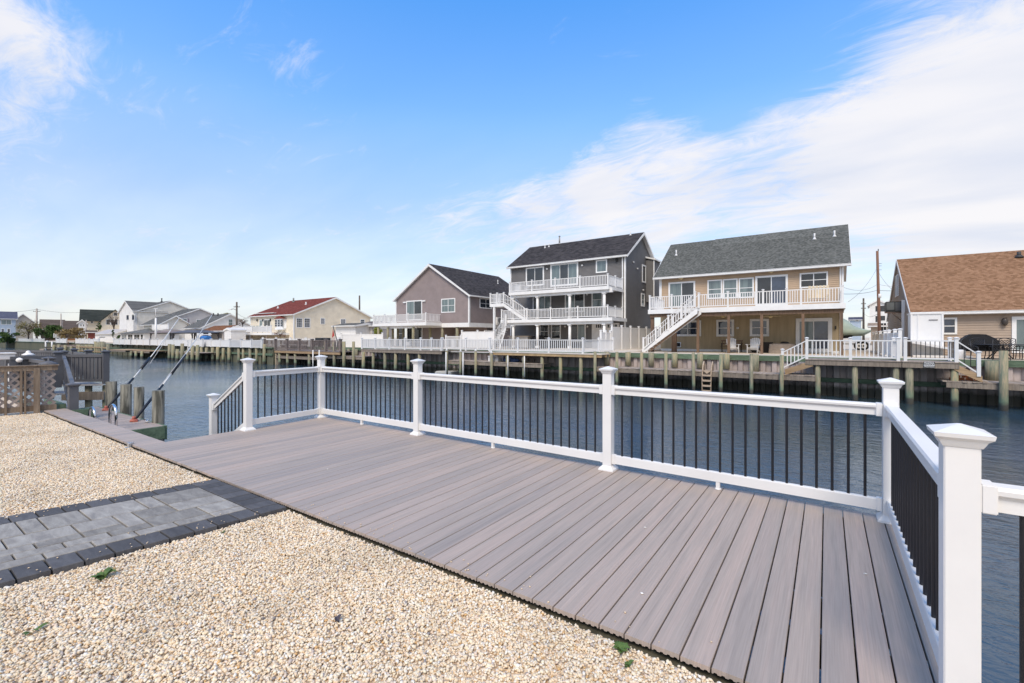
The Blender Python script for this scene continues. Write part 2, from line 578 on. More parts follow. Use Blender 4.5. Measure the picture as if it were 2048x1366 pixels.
# wall plane: u along the wall, z up, o outwards
class Wall:
    def __init__(s, O, u, n):
        s.O, s.u, s.n = Vector(O), Vector(u), Vector(n)
    def p(s, u, z, o=0.0):
        v = s.O + s.u * u + s.n * o
        return Vector((v.x, v.y, z))
    def at(s, px, py):
        a, b = rdir(px)
        D = Vector((a, b, (HZ - py) / FOC))
        C = Vector((0, 0, CAMZ))
        t = (s.O - C).dot(s.n) / D.dot(s.n)
        P = C + D * t
        return (P - s.O).dot(s.u), P.z
    def box(s, mb, u0, u1, z0, z1, o0, o1):
        c = [s.p(u, z, o) for u, z, o in ((u0, z0, o0), (u1, z0, o0), (u1, z0, o1), (u0, z0, o1), (u0, z1, o0), (u1, z1, o0), (u1, z1, o1), (u0, z1, o1))]
        return mb.add(c, BOXF)
    def rect(s, px0, py0, px1, py1):
        u0, _ = s.at(px0, py0); u1, _ = s.at(px1, py1)
        m = (px0 + px1) / 2
        z1 = s.at(m, py0)[1]; z0 = s.at(m, py1)[1]
        if u0 > u1: u0, u1 = u1, u0
        return u0, u1, z0, z1
def win(par, w, r, cols=1, rows=2, fw=0.07, glass=None, name='window', bars=None, mat=TRIM, px=True, out=0.065, shutters=None):
    u0, u1, z0, z1 = w.rect(*r) if px else r
    m = MB()
    o0, o1 = -0.02, out
    w.box(m, u0, u1, z0, z0 + fw, o0, o1)
    w.box(m, u0, u1, z1 - fw, z1, o0, o1)
    w.box(m, u0, u0 + fw, z0 + fw, z1 - fw, o0, o1)
    w.box(m, u1 - fw, u1, z0 + fw, z1 - fw, o0, o1)
    iu0, iu1, iz0, iz1 = u0 + fw, u1 - fw, z0 + fw, z1 - fw
    mw = 0.05
    cu = [iu0 + (iu1 - iu0) * i / cols for i in range(cols + 1)]
    rz = [iz0 + (iz1 - iz0) * i / rows for i in range(rows + 1)]
    for c in cu[1:-1]:
        w.box(m, c - mw / 2, c + mw / 2, iz0, iz1, o0, o1 - 0.012)
    for z in rz[1:-1]:
        w.box(m, iu0, iu1, z - mw / 2 + .005, z + mw / 2 - .005, o0, o1 - 0.015)
    fo = m.build(name, mat, par)
    gl = glass or GLASS
    for i in range(cols):
        for j in range(rows):
            g = MB()
            a0 = cu[i] + (mw / 2 if i else 0); a1 = cu[i + 1] - (mw / 2 if i < cols - 1 else 0)
            b0 = rz[j] + (mw / 2 - .005 if j else 0); b1 = rz[j + 1] - (mw / 2 - .005 if j < rows - 1 else 0)
            w.box(g, a0, a1, b0, b1, -0.01, 0.034)
            gg = gl[i % len(gl)] if isinstance(gl, (list, tuple)) else gl
            g.build('pane', gg, fo)
    if bars:
        m2 = MB(); bc, brr = bars
        for i in range(1, bc):
            c = iu0 + (iu1 - iu0) * i / bc
            w.box(m2, c - .012, c + .012, iz0, iz1, 0.035, 0.043)
        for i in range(1, brr):
            z = iz0 + (iz1 - iz0) * i / brr
            w.box(m2, iu0, iu1, z - .012, z + .012, 0.0351, 0.0435)
        m2.build('glazing_bars', mat, fo)
    if shutters:
        for q0, q1 in ((u0 - .38, u0 - .03), (u1 + .03, u1 + .38)):
            m3 = MB(); w.box(m3, q0, q1, z0, z1, 0, 0.04); m3.build('shutter', shutters, fo)
    return fo
def piling(par, x, y, zt, r=0.1, zb=-1.9, name='piling', mat=PILE, cap=None, n=12):
    m = MB().cyl((0, 0, zb), (0, 0, zt), r * 1.06, r, n)
    o = link(name, m.mesh('piling', mat), par, (x, y, 0))
    o.rotation_euler = (random.uniform(-.012, .012), random.uniform(-.012, .012), random.uniform(0, 6))
    if cap:
        c = MB().cyl((0, 0, zt - .02), (0, 0, zt + .02), r * 1.15, r * 1.15, n).cyl((0, 0, zt + .02), (0, 0, zt + .16), r * 1.15, 0.01, n)
        link('piling_cap', c.mesh('cap', cap), o, (x, y, 0))
    return o
# ================================================================== SETTING: water and land
def water_mat():
    m = bpy.data.materials.new('canal_water')
    m.use_nodes = True
    t = m.node_tree
    b = t.nodes['Principled BSDF']
    b.inputs['Roughness'].default_value = 0.05
    b.inputs['IOR'].default_value = 1.45
    g = N(t, 'ShaderNodeNewGeometry').outputs['Position']
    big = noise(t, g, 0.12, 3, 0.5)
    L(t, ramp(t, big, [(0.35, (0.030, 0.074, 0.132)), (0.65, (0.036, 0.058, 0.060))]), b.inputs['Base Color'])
    mp = N(t, 'ShaderNodeMapping'); mp.inputs['Scale'].default_value = (1.0, 1.7, 1); mp.inputs['Rotation'].default_value = (0, 0, math.radians(-25))
    L(t, g, mp.inputs[0])
    a = noise(t, mp.outputs[0], 1.3, 2, 0.5, 0.6)
    c = noise(t, mp.outputs[0], 4.2, 3, 0.55, 0.8)
    d = noise(t, mp.outputs[0], 12, 3, 0.6, 0.4)
    h = mth(t, 'ADD', mth(t, 'MULTIPLY', a, 0.55), mth(t, 'ADD', mth(t, 'MULTIPLY', c, 0.34), mth(t, 'MULTIPLY', d, 0.10)))
    # gusts: calmer and rougher patches
    patch = ramp(t, noise(t, g, 0.09, 3, 0.5, 0.5), [(0.38, 0.45), (0.62, 1.0)])
    bn = N(t, 'ShaderNodeBump')
    bn.inputs['Strength'].default_value = 1.0
    L(t, mth(t, 'MULTIPLY', patch, 0.060), bn.inputs['Distance'])
    L(t, h, bn.inputs['Height']); L(t, bn.outputs[0], b.inputs['Normal'])
    return m
WATERZ = -1.2
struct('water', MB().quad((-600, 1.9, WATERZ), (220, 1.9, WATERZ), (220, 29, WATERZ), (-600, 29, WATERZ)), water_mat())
def gravel_base():
    m = bpy.data.materials.new('gravel_bed')
    m.use_nodes = True
    t = m.node_tree
    b = t.nodes['Principled BSDF']; b.inputs['Roughness'].default_value = 0.95
    g = N(t, 'ShaderNodeNewGeometry').outputs['Position']
    v = N(t, 'ShaderNodeTexVoronoi'); v.inputs['Scale'].default_value = 62; L(t, g, v.inputs['Vector'])
    s = N(t, 'ShaderNodeSeparateColor'); L(t, v.outputs['Color'], s.inputs[0])
    L(t, ramp(t, s.outputs[0], [(0, (0.60, 0.46, 0.32)), (0.4, (0.70, 0.58, 0.44)), (0.75, (0.52, 0.36, 0.22)), (1, (0.75, 0.68, 0.58))]), b.inputs['Base Color'])
    bn = N(t, 'ShaderNodeBump'); bn.inputs['Distance'].default_value = 0.01; bn.inputs['Strength'].default_value = 0.9; bn.invert = True
    L(t, v.outputs['Distance'], bn.inputs['Height']); L(t, bn.outputs[0], b.inputs['Normal'])
    return m
GB = gravel_base()
struct('near_ground', MB().box(-600, 220, -400, 2.24, -2.5, -0.048), GB)
SAND = M('pale_sand', (0.62, 0.52, 0.40), 0.95, 0.12, 0.6, (0.50, 0.42, 0.32), bump=0.01, bscale=60)
FG = 0.5
struct('far_ground', MB().quad((-600, 26.1, FG), (220, 26.1, FG), (1500, 2500, FG), (-2500, 2500, FG)), SAND)
# near bulkhead under the deck and the walkway
nbk = MB()
x = -140.0
nbk.box(-140, 40, 2.25, 2.45, -2.2, -0.06)
tagobj(nbk.build('near_bulkhead', M('dark_bulkhead_timber', (0.10, 0.09, 0.06), 0.9, 0.25, 3, stretch=(4, 4, .6))),
       'dark timber bulkhead wall holding up the gravel side below the grey deck boards', 'bulkhead')
# ------------------------------------------------------------------ pebbles
def pebble_mat():
    m = bpy.data.materials.new('pebble')
    m.use_nodes = True
    t = m.node_tree
    b = t.nodes['Principled BSDF']; b.inputs['Roughness'].default_value = 0.55; b.inputs['Specular IOR Level'].default_value = 0.35
    oi = N(t, 'ShaderNodeObjectInfo')
    r = ramp(t, oi.outputs['Random'], [
        (0.00, (0.86, 0.72, 0.53)), (0.18, (0.82, 0.66, 0.45)), (0.35, (0.87, 0.81, 0.70)), (0.46, (0.80, 0.62, 0.42)), (0.58, (0.86, 0.73, 0.54)),
        (0.68, (0.72, 0.52, 0.31)), (0.73, (0.87, 0.77, 0.62)), (0.81, (0.78, 0.62, 0.48)), (0.86, (0.86, 0.76, 0.56)), (0.92, (0.56, 0.48, 0.42)),
        (0.94, (0.82, 0.63, 0.43)), (0.97, (0.68, 0.42, 0.18)), (0.99, (0.30, 0.27, 0.26))], 'CONSTANT')
    tcn = N(t, 'ShaderNodeTexCoord').outputs['Object']
    f = ramp(t, noise(t, tcn, 90, 3, 0.6), [(0.3, 0.86), (0.7, 1.06)])
    g = N(t, 'ShaderNodeNewGeometry').outputs['Position']
    dirt = ramp(t, noise(t, g, 1.6, 4, 0.6), [(0.42, 1.0), (0.68, 0.84)])
    L(t, mixc(t, 1.0, mixc(t, 1.0, r, f, 'MULTIPLY'), dirt, 'MULTIPLY'), b.inputs['Base Color'])
    return m
PEB = pebble_mat()
peb_objs = []
for k in range(4):
    bm = bmesh.new()
    bmesh.ops.create_icosphere(bm, subdivisions=1 if k else 2, radius=1.0)
    rr = random.Random(k)
    sx, sy, sz = ((1, .78, .6), (1.05, .7, .66), (.9, .85, .55), (1.2, .66, .5))[k]
    for v in bm.verts:
        j = 1 + rr.uniform(-.13, .13)
        v.co = Vector((v.co.x * sx * j, v.co.y * sy * j, v.co.z * sz * j)) * 0.0084
    for f in bm.faces: f.smooth = True
    me = bpy.data.meshes.new('pebble'); bm.to_mesh(me); bm.free()
    me.materials.append(PEB)
    peb_objs.append(bpy.data.objects.new('pebble', me))
def gravel_nodes():
    ng = bpy.data.node_groups.new('scatter_pebbles', 'GeometryNodeTree')
    ng.interface.new_socket('Geometry', in_out='INPUT', socket_type='NodeSocketGeometry')
    ng.interface.new_socket('Geometry', in_out='OUTPUT', socket_type='NodeSocketGeometry')
    gi = ng.nodes.new('NodeGroupInput'); go = ng.nodes.new('NodeGroupOutput')
    ds = ng.nodes.new('GeometryNodeDistributePointsOnFaces')
    at = ng.nodes.new('GeometryNodeInputNamedAttribute'); at.data_type = 'FLOAT'; at.inputs[0].default_value = 'dens'
    L(ng, gi.outputs[0], ds.inputs['Mesh']); L(ng, at.outputs[0], ds.inputs['Density'])
    rv = ng.nodes.new('FunctionNodeRandomValue'); rv.data_type = 'FLOAT_VECTOR'
    rv.inputs[0].default_value = (0, 0, -0.009); rv.inputs[1].default_value = (0, 0, 0.009)
    nz = ng.nodes.new('ShaderNodeTexNoise'); nz.inputs['Scale'].default_value = 2.2
    cb = ng.nodes.new('ShaderNodeCombineXYZ')
    ma = ng.nodes.new('ShaderNodeMath'); ma.operation = 'MULTIPLY_ADD'; ma.inputs[1].default_value = 0.03; ma.inputs[2].default_value = -0.015
    L(ng, nz.outputs[0], ma.inputs[0]); L(ng, ma.outputs[0], cb.inputs[2])
    va = ng.nodes.new('ShaderNodeVectorMath'); va.operation = 'ADD'
    L(ng, rv.outputs[0], va.inputs[0]); L(ng, cb.outputs[0], va.inputs[1])
    sp = ng.nodes.new('GeometryNodeSetPosition')
    L(ng, ds.outputs['Points'], sp.inputs['Geometry']); L(ng, va.outputs[0], sp.inputs['Offset'])
    jn = ng.nodes.new('GeometryNodeGeometryToInstance')
    for o in peb_objs[::-1]:
        oi = ng.nodes.new('GeometryNodeObjectInfo'); oi.inputs[0].default_value = o
        L(ng, oi.outputs['Geometry'], jn.inputs[0])
    io = ng.nodes.new('GeometryNodeInstanceOnPoints')
    io.inputs['Pick Instance'].default_value = True
    ri = ng.nodes.new('FunctionNodeRandomValue'); ri.data_type = 'INT'
    ri.inputs[4].default_value = 0; ri.inputs[5].default_value = 3
    rr = ng.nodes.new('FunctionNodeRandomValue'); rr.data_type = 'FLOAT_VECTOR'
    rr.inputs[0].default_value = (-0.7, -0.7, 0); rr.inputs[1].default_value = (0.7, 0.7, 6.28)
    rs = ng.nodes.new('FunctionNodeRandomValue'); rs.data_type = 'FLOAT'
    rs.inputs[2].default_value = 0.5; rs.inputs[3].default_value = 1.5
    L(ng, sp.outputs[0], io.inputs['Points']); L(ng, jn.outputs[0], io.inputs['Instance'])
    L(ng, ri.outputs[2], io.inputs['Instance Index']); L(ng, rr.outputs[0], io.inputs['Rotation']); L(ng, rs.outputs[1], io.inputs['Scale'])
    L(ng, io.outputs[0], go.inputs[0])
    return ng
PATH_L = ((-5.46, 2.235), (-5.97, 0.0)); PATH_R = ((-4.02, 2.235), (-4.31, 0.0))     # edges of the paver path at deck and further back
def path_pt(s, t):
    """s 0..1 across (left to right), t metres back from the deck"""
    a = Vector(PATH_L[0]).lerp(Vector(PATH_L[1]), t / 2.235)
    b = Vector(PATH_R[0]).lerp(Vector(PATH_R[1]), t / 2.235)
    return a.lerp(b, s)
def gravel(name, pts, dens):
    me = bpy.data.meshes.new(name)
    vs = [(p[0], p[1], -0.040) for p in pts]
    me.from_pydata(vs, [], [tuple(range(len(vs)))])
    me.materials.append(PEB)
    a = me.attributes.new('dens', 'FLOAT', 'POINT')
    for i in range(len(vs)):
        a.data[i].value = dens[i] if isinstance(dens, (list, tuple)) else dens
    o = bpy.data.objects.new(name, me)
    COL.objects.link(o)
    md = o.modifiers.new('pebbles', 'NODES'); md.node_group = GN
    return tagobj(o, None, None, None, 'stuff')
GN = gravel_nodes()
bl = path_pt(1, 3.2)
g1 = gravel('gravel', [(-4.01, 2.235), (bl.x, bl.y), (-2.4, -1.0), (2.4, 0.9), (2.4, 2.235)], 10500)
tagobj(g1, 'cream and tan rounded gravel between the paver path and the deck', 'gravel')
bl = path_pt(0, 2.6)
g2 = gravel('gravel', [(-5.47, 2.235), (-13.35, 2.235), (-13.9, 0.2), (-9.5, -0.6), (bl.x, bl.y)], 7600)
tagobj(g2, 'cream and tan gravel beyond the paver path up to the lattice fence', 'gravel')
# ------------------------------------------------------------------ deck
def deck_mat():
    m = bpy.data.materials.new('composite_deck_board')
    m.use_nodes = True
    t = m.node_tree
    b = t.nodes['Principled BSDF']; b.inputs['Roughness'].default_value = 0.55; b.inputs['Specular IOR Level'].default_value = 0.3
    g = N(t, 'ShaderNodeNewGeometry').outputs['Position']
    oi = N(t, 'ShaderNodeObjectInfo')
    off = N(t, 'ShaderNodeCombineXYZ'); L(t, mth(t, 'MULTIPLY', oi.outputs['Random'], 51.0), off.inputs[1])
    mp = N(t, 'ShaderNodeMapping'); mp.inputs['Scale'].default_value = (14, 0.55, 1)
    va = N(t, 'ShaderNodeVectorMath', operation='ADD'); L(t, g, va.inputs[0]); L(t, off.outputs[0], va.inputs[1]); L(t, va.outputs[0], mp.inputs[0])
    f = noise(t, mp.outputs[0], 1.1, 5, 0.6, 0.25)
    mp2 = N(t, 'ShaderNodeMapping'); mp2.inputs['Scale'].default_value = (130, 2.2, 1); L(t, va.outputs[0], mp2.inputs[0])
    f2 = noise(t, mp2.outputs[0], 1.0, 3, 0.6)
    base = ramp(t, f, [(0.28, (0.325, 0.280, 0.250)), (0.45, (0.395, 0.338, 0.298)), (0.60, (0.435, 0.358, 0.312)), (0.75, (0.355, 0.310, 0.282))])
    base = mixc(t, 1.0, base, ramp(t, f2, [(0.3, 0.87), (0.7, 1.08)]), 'MULTIPLY')
    s = ramp(t, oi.outputs['Random'], [(0, (0.84, 0.84, 0.84)), (0.5, (0.98, 0.955, 0.92)), (1, (1.08, 1.02, 0.97))])
    base = mixc(t, 1.0, base, s, 'MULTIPLY')
    # dusty scuffs
    sc_ = ramp(t, noise(t, g, 1.3, 6, 0.72, 0.6), [(0.60, 0.0), (0.80, 0.30)])
    base = mixc(t, sc_, base, (0.42, 0.38, 0.34))
    L(t, base, b.inputs['Base Color'])
    bn = N(t, 'ShaderNodeBump'); bn.inputs['Distance'].default_value = 0.0008; bn.inputs['Strength'].default_value = 0.5
    L(t, f2, bn.inputs['Height']); L(t, bn.outputs[0], b.inputs['Normal'])
    return m
DECKM = deck_mat()
DGAP, DPIT = 0.0078, 0.1395
LANDY = 2.262
def deck_edge_y(x):
    return 5.045 + (-(x) - 0.63) * 0.0165 + 0.0
def board_mesh(x0, x1, y0, y1a, y1b, grooved=True):
    """board running in y, local origin at centre of near end top; grooved underside"""
    w = x1 - x0; h = 0.026
    prof = [(-w / 2 + .003, 0), (w / 2 - .003, 0), (w / 2, -.003), (w / 2, -h)]
    if grooved:
        n = 4
        fw = w / n
        for i in range(n):
            c = w / 2 - fw * (i + .5)
            prof += [(c + fw * .30, -h), (c + fw * .17, -h + .006), (c - fw * .17, -h + .006), (c - fw * .30, -h)]
    prof += [(-w / 2, -h), (-w / 2, -.003)]
    m = MB()
    k = len(prof)
    vs = [(a, 0, z) for a, z in prof] + [(a, (y1a if a < 0 else y1b) - y0, z) for a, z in prof]
    fs = [tuple(range(k)), tuple(range(k, 2 * k))[::-1]] + [(i, k + i, k + (i + 1) % k, (i + 1) % k) for i in range(k)]
    m.add(vs, fs)
    return m
deck = thing('wooden_deck', 'grey composite deck with long boards and a narrow boardwalk strip beside the gravel', 'deck', (-3.5, 3.6, -0.03))
xr = 0.53
xx = xr
i = 0
while xx > -7.93:
    x0 = max(xx - DPIT + DGAP, -7.975)
    m = board_mesh(x0, xx, LANDY, deck_edge_y(x0), deck_edge_y(xx), grooved=xx > -6)
    me = m.mesh('deck_board', DECKM)
    link('deck_board', me, deck, ((x0 + xx) / 2, LANDY + random.uniform(-.003, .003), random.uniform(-.0008, .0008)))
    xx -= DPIT
walk_me = board_mesh(0, DPIT - DGAP, LANDY, LANDY + .335, LANDY + .335, False).mesh('deck_board', DECKM)
while xx > -13.5:
    link('deck_board', walk_me, deck, (xx - (DPIT - DGAP) / 2, LANDY + random.uniform(-.004, .004), random.uniform(-.001, .001)))
    xx -= DPIT
# joists and fascia below
jm = MB()
for jy in (2.42, 2.85, 3.25, 3.65, 4.05, 4.45, 4.85):
    jm.box(-7.9, 0.5, jy, jy + .04, -0.19, -0.03)
jm.build('joist', M('dark_joist_wood', (0.07, 0.055, 0.04), 0.9), deck)
MB().box(-7.94, -7.915, 2.62, 5.13, -.22, -.028).build('fascia_board', DECKM, deck)
# small screws and dust specks are left to the material; a few fallen bits of shell
chip = M('shell_chip', (0.8, 0.78, 0.72), 0.5)
for i, (px, py) in enumerate(((655, 939), (1338, 960), (1290, 1056), (1284, 1188), (1731, 1149))):
    p = gp(px, py, 0.0)
    bm = bmesh.new(); bmesh.ops.create_icosphere(bm, subdivisions=1, radius=0.009)
    for v in bm.verts: v.co = Vector((v.co.x * random.uniform(.7, 1.4), v.co.y * random.uniform(.6, 1.1), v.co.z * .5))
    me = bpy.data.meshes.new('stone_chip'); bm.to_mesh(me); bm.free(); me.materials.append(chip)
    o = link('stone_chip', me, None, (p.x, p.y, 0.005))
    tagobj(o, 'tiny pale stone chip on the deck, ' + ('farthest left', 'closest to the front railing', 'upper of two in the middle', 'lower of two in the middle', 'nearest the right corner post')[i], 'pebble', 'stone chips on the deck')
# ------------------------------------------------------------------ near railing
P0, P1, P2, P3, P4, P5 = [Vector(p) for p in ((-7.86, 3.70, 0), (-7.98, 5.10, 0), (-5.31, 5.065, 0), (-2.085, 4.985, 0), (0.438, 4.915, 0), (0.425, 2.45, 0))]
rl = thing('deck_railing', 'white vinyl railing with thin black balusters around the grey deck', 'railing', (-2.085, 4.985, 0))
VINB = M('bright_white_vinyl', (0.765, 0.755, 0.74), 0.34, 0.03, 1.6, spec=0.5)
def near_post(p, h=1.165, w=0.104, zb=0.0, flange=True, nm='post'):
    m = MB().box(-w / 2, w / 2, -w / 2, w / 2, zb, h)
    o = m.build(nm, VINB, None, bevel=0.004)
    o.parent = rl; o.location = Vector(p) - origin(rl); WO[o.name] = Vector(p)
    c = MB()
    q = w / 2
    for r0, r1, z0, z1 in ((q + .004, q + .010, h - .052, h - .040), (q + .010, q + .016, h - .040, h - .026), (q + .016, q + .03, h - .026, h - .014),
                           (q + .03, q + .033, h - .014, h + .002), (q + .033, 0.006, h + .002, h + .03)):
        c.add([(-r0, -r0, z0), (r0, -r0, z0), (r0, r0, z0), (-r0, r0, z0), (-r1, -r1, z1), (r1, -r1, z1), (r1, r1, z1), (-r1, r1, z1)], BOXF)
    link('post_cap', c.mesh('post_cap', VINB), o, p)
    if flange:
        c = MB()
        for r0, r1, z0, z1 in ((q + .038, q + .036, zb, zb + .016), (q + .036, q + .012, zb + .016, zb + .042), (q + .012, q + .002, zb + .042, zb + .052)):
            c.add([(-r0, -r0, z0), (r0, -r0, z0), (r0, r0, z0), (-r0, r0, z0), (-r1, -r1, z1), (r1, -r1, z1), (r1, r1, z1), (-r1, r1, z1)], BOXF)
        link('post_skirt', c.mesh('post_skirt', VINB), o, p)
    return o
def near_rail(a, b, za=0.0, zb_=0.0, nb=None, skip=False, w=0.104, d0=0.0, d1=0.0):
    a, b = Vector(a), Vector(b)
    a = Vector((a.x, a.y, za)); b = Vector((b.x, b.y, zb_))
    u = (b - a).normalized(); fl = Vector((u.x, u.y, 0)).normalized()
    k = (w / 2) / (b - a).xy.length
    p, q = a.lerp(b, k), b.lerp(a, k)
    sd = Vector((fl.y, -fl.x, 0))
    # moulded top rail
    prof = [(-.024, .878), (-.024, .925), (-.030, .935), (-.043, .944), (-.045, .962), (-.036, .974), (.036, .974), (.045, .962), (.043, .944), (.030, .935), (.024, .925), (.024, .878)]
    n = len(prof)
    vs = [p + sd * o + Vector((0, 0, z)) for o, z in prof] + [q + sd * o + Vector((0, 0, z)) for o, z in prof]
    m = MB().add(vs, [tuple(range(n))[::-1], tuple(range(n, 2 * n))] + [(i, (i + 1) % n, n + (i + 1) % n, n + i) for i in range(n)])
    m.build('top_rail', VINB, rl)
    prof = [(-.022, .080), (-.022, .168), (-.018, .176), (.018, .176), (.022, .168), (.022, .080)]
    n = len(prof)
    vs = [p + sd * o + Vector((0, 0, z)) for o, z in prof] + [q + sd * o + Vector((0, 0, z)) for o, z in prof]
    m = MB().add(vs, [tuple(range(n))[::-1], tuple(range(n, 2 * n))] + [(i, (i + 1) % n, n + (i + 1) % n, n + i) for i in range(n)])
    m.build('bottom_rail', VINB, rl)
    for e, f in ((p, fl), (q, -fl)):       # bracket collars
        MB().bar(e + Vector((0, 0, .925)) , e + f * .045 + Vector((0, 0, .925)), .098, .108).build('rail_bracket', VINB, rl, bevel=.004)
        MB().bar(e + Vector((0, 0, .128)), e + f * .04 + Vector((0, 0, .128)), .056, .108).build('rail_bracket', VINB, rl, bevel=.003)
    ln = (q - p).xy.length
    nb = nb or int(round(ln / 0.118)) - 1
    for j in range(nb):
        c = p.lerp(q, (j + 1) / (nb + 1))
        link('baluster', ucyl(BLK, 10), rl, c + Vector((0, 0, .172)), None, (.0112, .0112, .71))
for P in (P0, P1, P2, P3, P4, P5):
    near_post(P)
for A, B in ((P2, P3), (P3, P4), (P1, P2)):
    c = A.lerp(B, .47)
    MB().box(c.x - .018, c.x + .018, c.y - .018, c.y + .018, 0, .08).cyl(c, c + Vector((0, 0, .012)), .03, n=12).build('rail_foot', VINB, rl)
near_rail(P0, P1, nb=10); near_rail(P1, P2, nb=20); near_rail(P2, P3, nb=26); near_rail(P3, P4, nb=20)
near_rail(P4, P5)
P6 = Vector((3.05, 2.45, 0)); near_post(P6)
near_rail(P5, P6)
# stair newel and sloping rail at the left corner, with the steps down to the water
PN = Vector((-9.03, 3.66, -0.66))
near_post((PN.x, PN.y, -.66), flange=False)
near_rail(P0, PN, 0.0, -0.66, nb=8)
for k in range(4):
    MB().box(-8.02 - .28 * k - .29, -8.02 - .28 * k, 3.68, 4.75, -.17 * (k + 1) - .03, -.17 * (k + 1)).build('stair_tread', DECKM, deck)
for y in (3.70, 4.70):
    MB().vbar((-7.97, y, -.3), (-9.25, y, -1.05), .035, .24).build('stair_stringer', DECKM, deck)
# deck pilings (seen through the gap only)
for x in (-7.7, -5.2, -2.6, 0.2):
    piling(deck, x, 4.85, -0.2, .11)
# ------------------------------------------------------------------ paver path
def paver_mat(name, a, b_, c):
    m = bpy.data.materials.new(name); m.use_nodes = True
    t = m.node_tree
    b = t.nodes['Principled BSDF']; b.inputs['Roughness'].default_value = 0.9; b.inputs['Specular IOR Level'].default_value = 0.25
    g = N(t, 'ShaderNodeNewGeometry').outputs['Position']
    oi = N(t, 'ShaderNodeObjectInfo')
    mp = N(t, 'ShaderNodeMapping'); mp.inputs['Scale'].default_value = (1.6, 5, 1); mp.inputs['Rotation'].default_value = (0, 0, math.radians(9)); L(t, g, mp.inputs[0])
    off = N(t, 'ShaderNodeVectorMath', operation='ADD'); cb = N(t, 'ShaderNodeCombineXYZ')
    L(t, mth(t, 'MULTIPLY', oi.outputs['Random'], 31), cb.inputs[0]); L(t, mp.outputs[0], off.inputs[0]); L(t, cb.outputs[0], off.inputs[1])
    f = noise(t, off.outputs[0], 2.6, 7, 0.66, 0.7)
    base = ramp(t, f, [(0.34, a), (0.5, b_), (0.66, c)])
    s = ramp(t, oi.outputs['Random'], [(0, 0.78), (1, 1.18)])
    base = mixc(t, 1.0, base, s, 'MULTIPLY')
    base = mixc(t, 1.0, base, ramp(t, noise(t, g, 160, 3, 0.7), [(0.3, 0.88), (0.7, 1.1)]), 'MULTIPLY')
    L(t, base, b.inputs['Base Color'])
    bn = N(t, 'ShaderNodeBump'); bn.inputs['Distance'].default_value = 0.0015; bn.inputs['Strength'].default_value = 0.6
    L(t, noise(t, g, 70, 5, 0.7), bn.inputs['Height']); L(t, bn.outputs[0], b.inputs['Normal'])
    return m
PVL = paver_mat('grey_paver', (0.36, 0.34, 0.305), (0.285, 0.265, 0.238), (0.215, 0.20, 0.185))
PVD = paver_mat('charcoal_paver', (0.115, 0.113, 0.118), (0.095, 0.094, 0.099), (0.078, 0.077, 0.083))
path = MB()
a0, a1, b0, b1 = path_pt(0.01, 0), path_pt(0.01, 5.2), path_pt(.99, 0), path_pt(.99, 5.2)
path.prism([(a0.x, a0.y, -.085), (b0.x, b0.y, -.085), (b1.x, b1.y, -.085), (a1.x, a1.y, -.085)], (0, 0, .062))
po = struct('paver_path', path, M('joint_sand', (0.02, 0.02, 0.02), 0.95))
def paver(s0, s1, t0, t1, mat, g=0.0055, top=-0.004):
    w = 1.5
    gs = g / w
    c = [path_pt(s0 + gs, t0 + g), path_pt(s1 - gs, t0 + g), path_pt(s1 - gs, t1 - g), path_pt(s0 + gs, t1 - g)]
    z1 = top + random.uniform(-.0015, .0015); z0 = -.055
    ctr = sum(c, Vector((0, 0))) / 4
    ch = .004
    ring = lambda k, z: [((p.x - ctr.x) * k + ctr.x, (p.y - ctr.y) * k + ctr.y, z) for p in c]
    def inset(d, z):
        out = []
        for p in c:
            v = p - ctr
            out.append((ctr.x + v.x - math.copysign(min(d, abs(v.x)), v.x), ctr.y + v.y - math.copysign(min(d, abs(v.y)), v.y), z))
        return out
    m = MB()
    vs = inset(0, z0) + inset(0, z1 - ch) + inset(ch, z1)
    m.add(vs, [(0, 3, 2, 1)] + [(i, (i + 1) % 4, 4 + (i + 1) % 4, 4 + i) for i in range(4)] + [(4 + i, 4 + (i + 1) % 4, 8 + (i + 1) % 4, 8 + i) for i in range(4)] + [(8, 9, 10, 11)])
    return m.build('paver', mat, po, base=(ctr.x, ctr.y, 0))
BW = 0.152          # border share of the width
nrow = 9
for k in range(nrow):   # end course along the deck
    paver(k / nrow, (k + 1) / nrow, 0.0, .225, PVD)
tt = .225
while tt < 5.0:
    paver(0, BW, tt, tt + .158, PVD); paver(1 - BW, 1, tt, tt + .158, PVD)
    tt += .158
# random field of three sizes on a 6-wide grid
NC, NR, CELL = 8, 38, 0.125
used = [[False] * NC for _ in range(NR)]
rg = random.Random(11)
for r in range(NR):
    for c in range(NC):
        if used[r][c]: continue
        opts = [(3, 2), (2, 3), (3, 3), (2, 2), (3, 2), (2, 1), (1, 2), (1, 3), (2, 2)]
        rg.shuffle(opts)
        opts += [(1, 1)]
        for h, w in opts:
            if r + h <= NR and c + w <= NC and all(not used[r + i][c + j] for i in range(h) for j in range(w)):
                for i in range(h):
                    for j in range(w): used[r + i][c + j] = True
                iw = (1 - 2 * BW) / NC
                paver(BW + c * iw, BW + (c + w) * iw, .225 + r * CELL, .225 + (r + h) * CELL, PVL, top=-.003)
                break
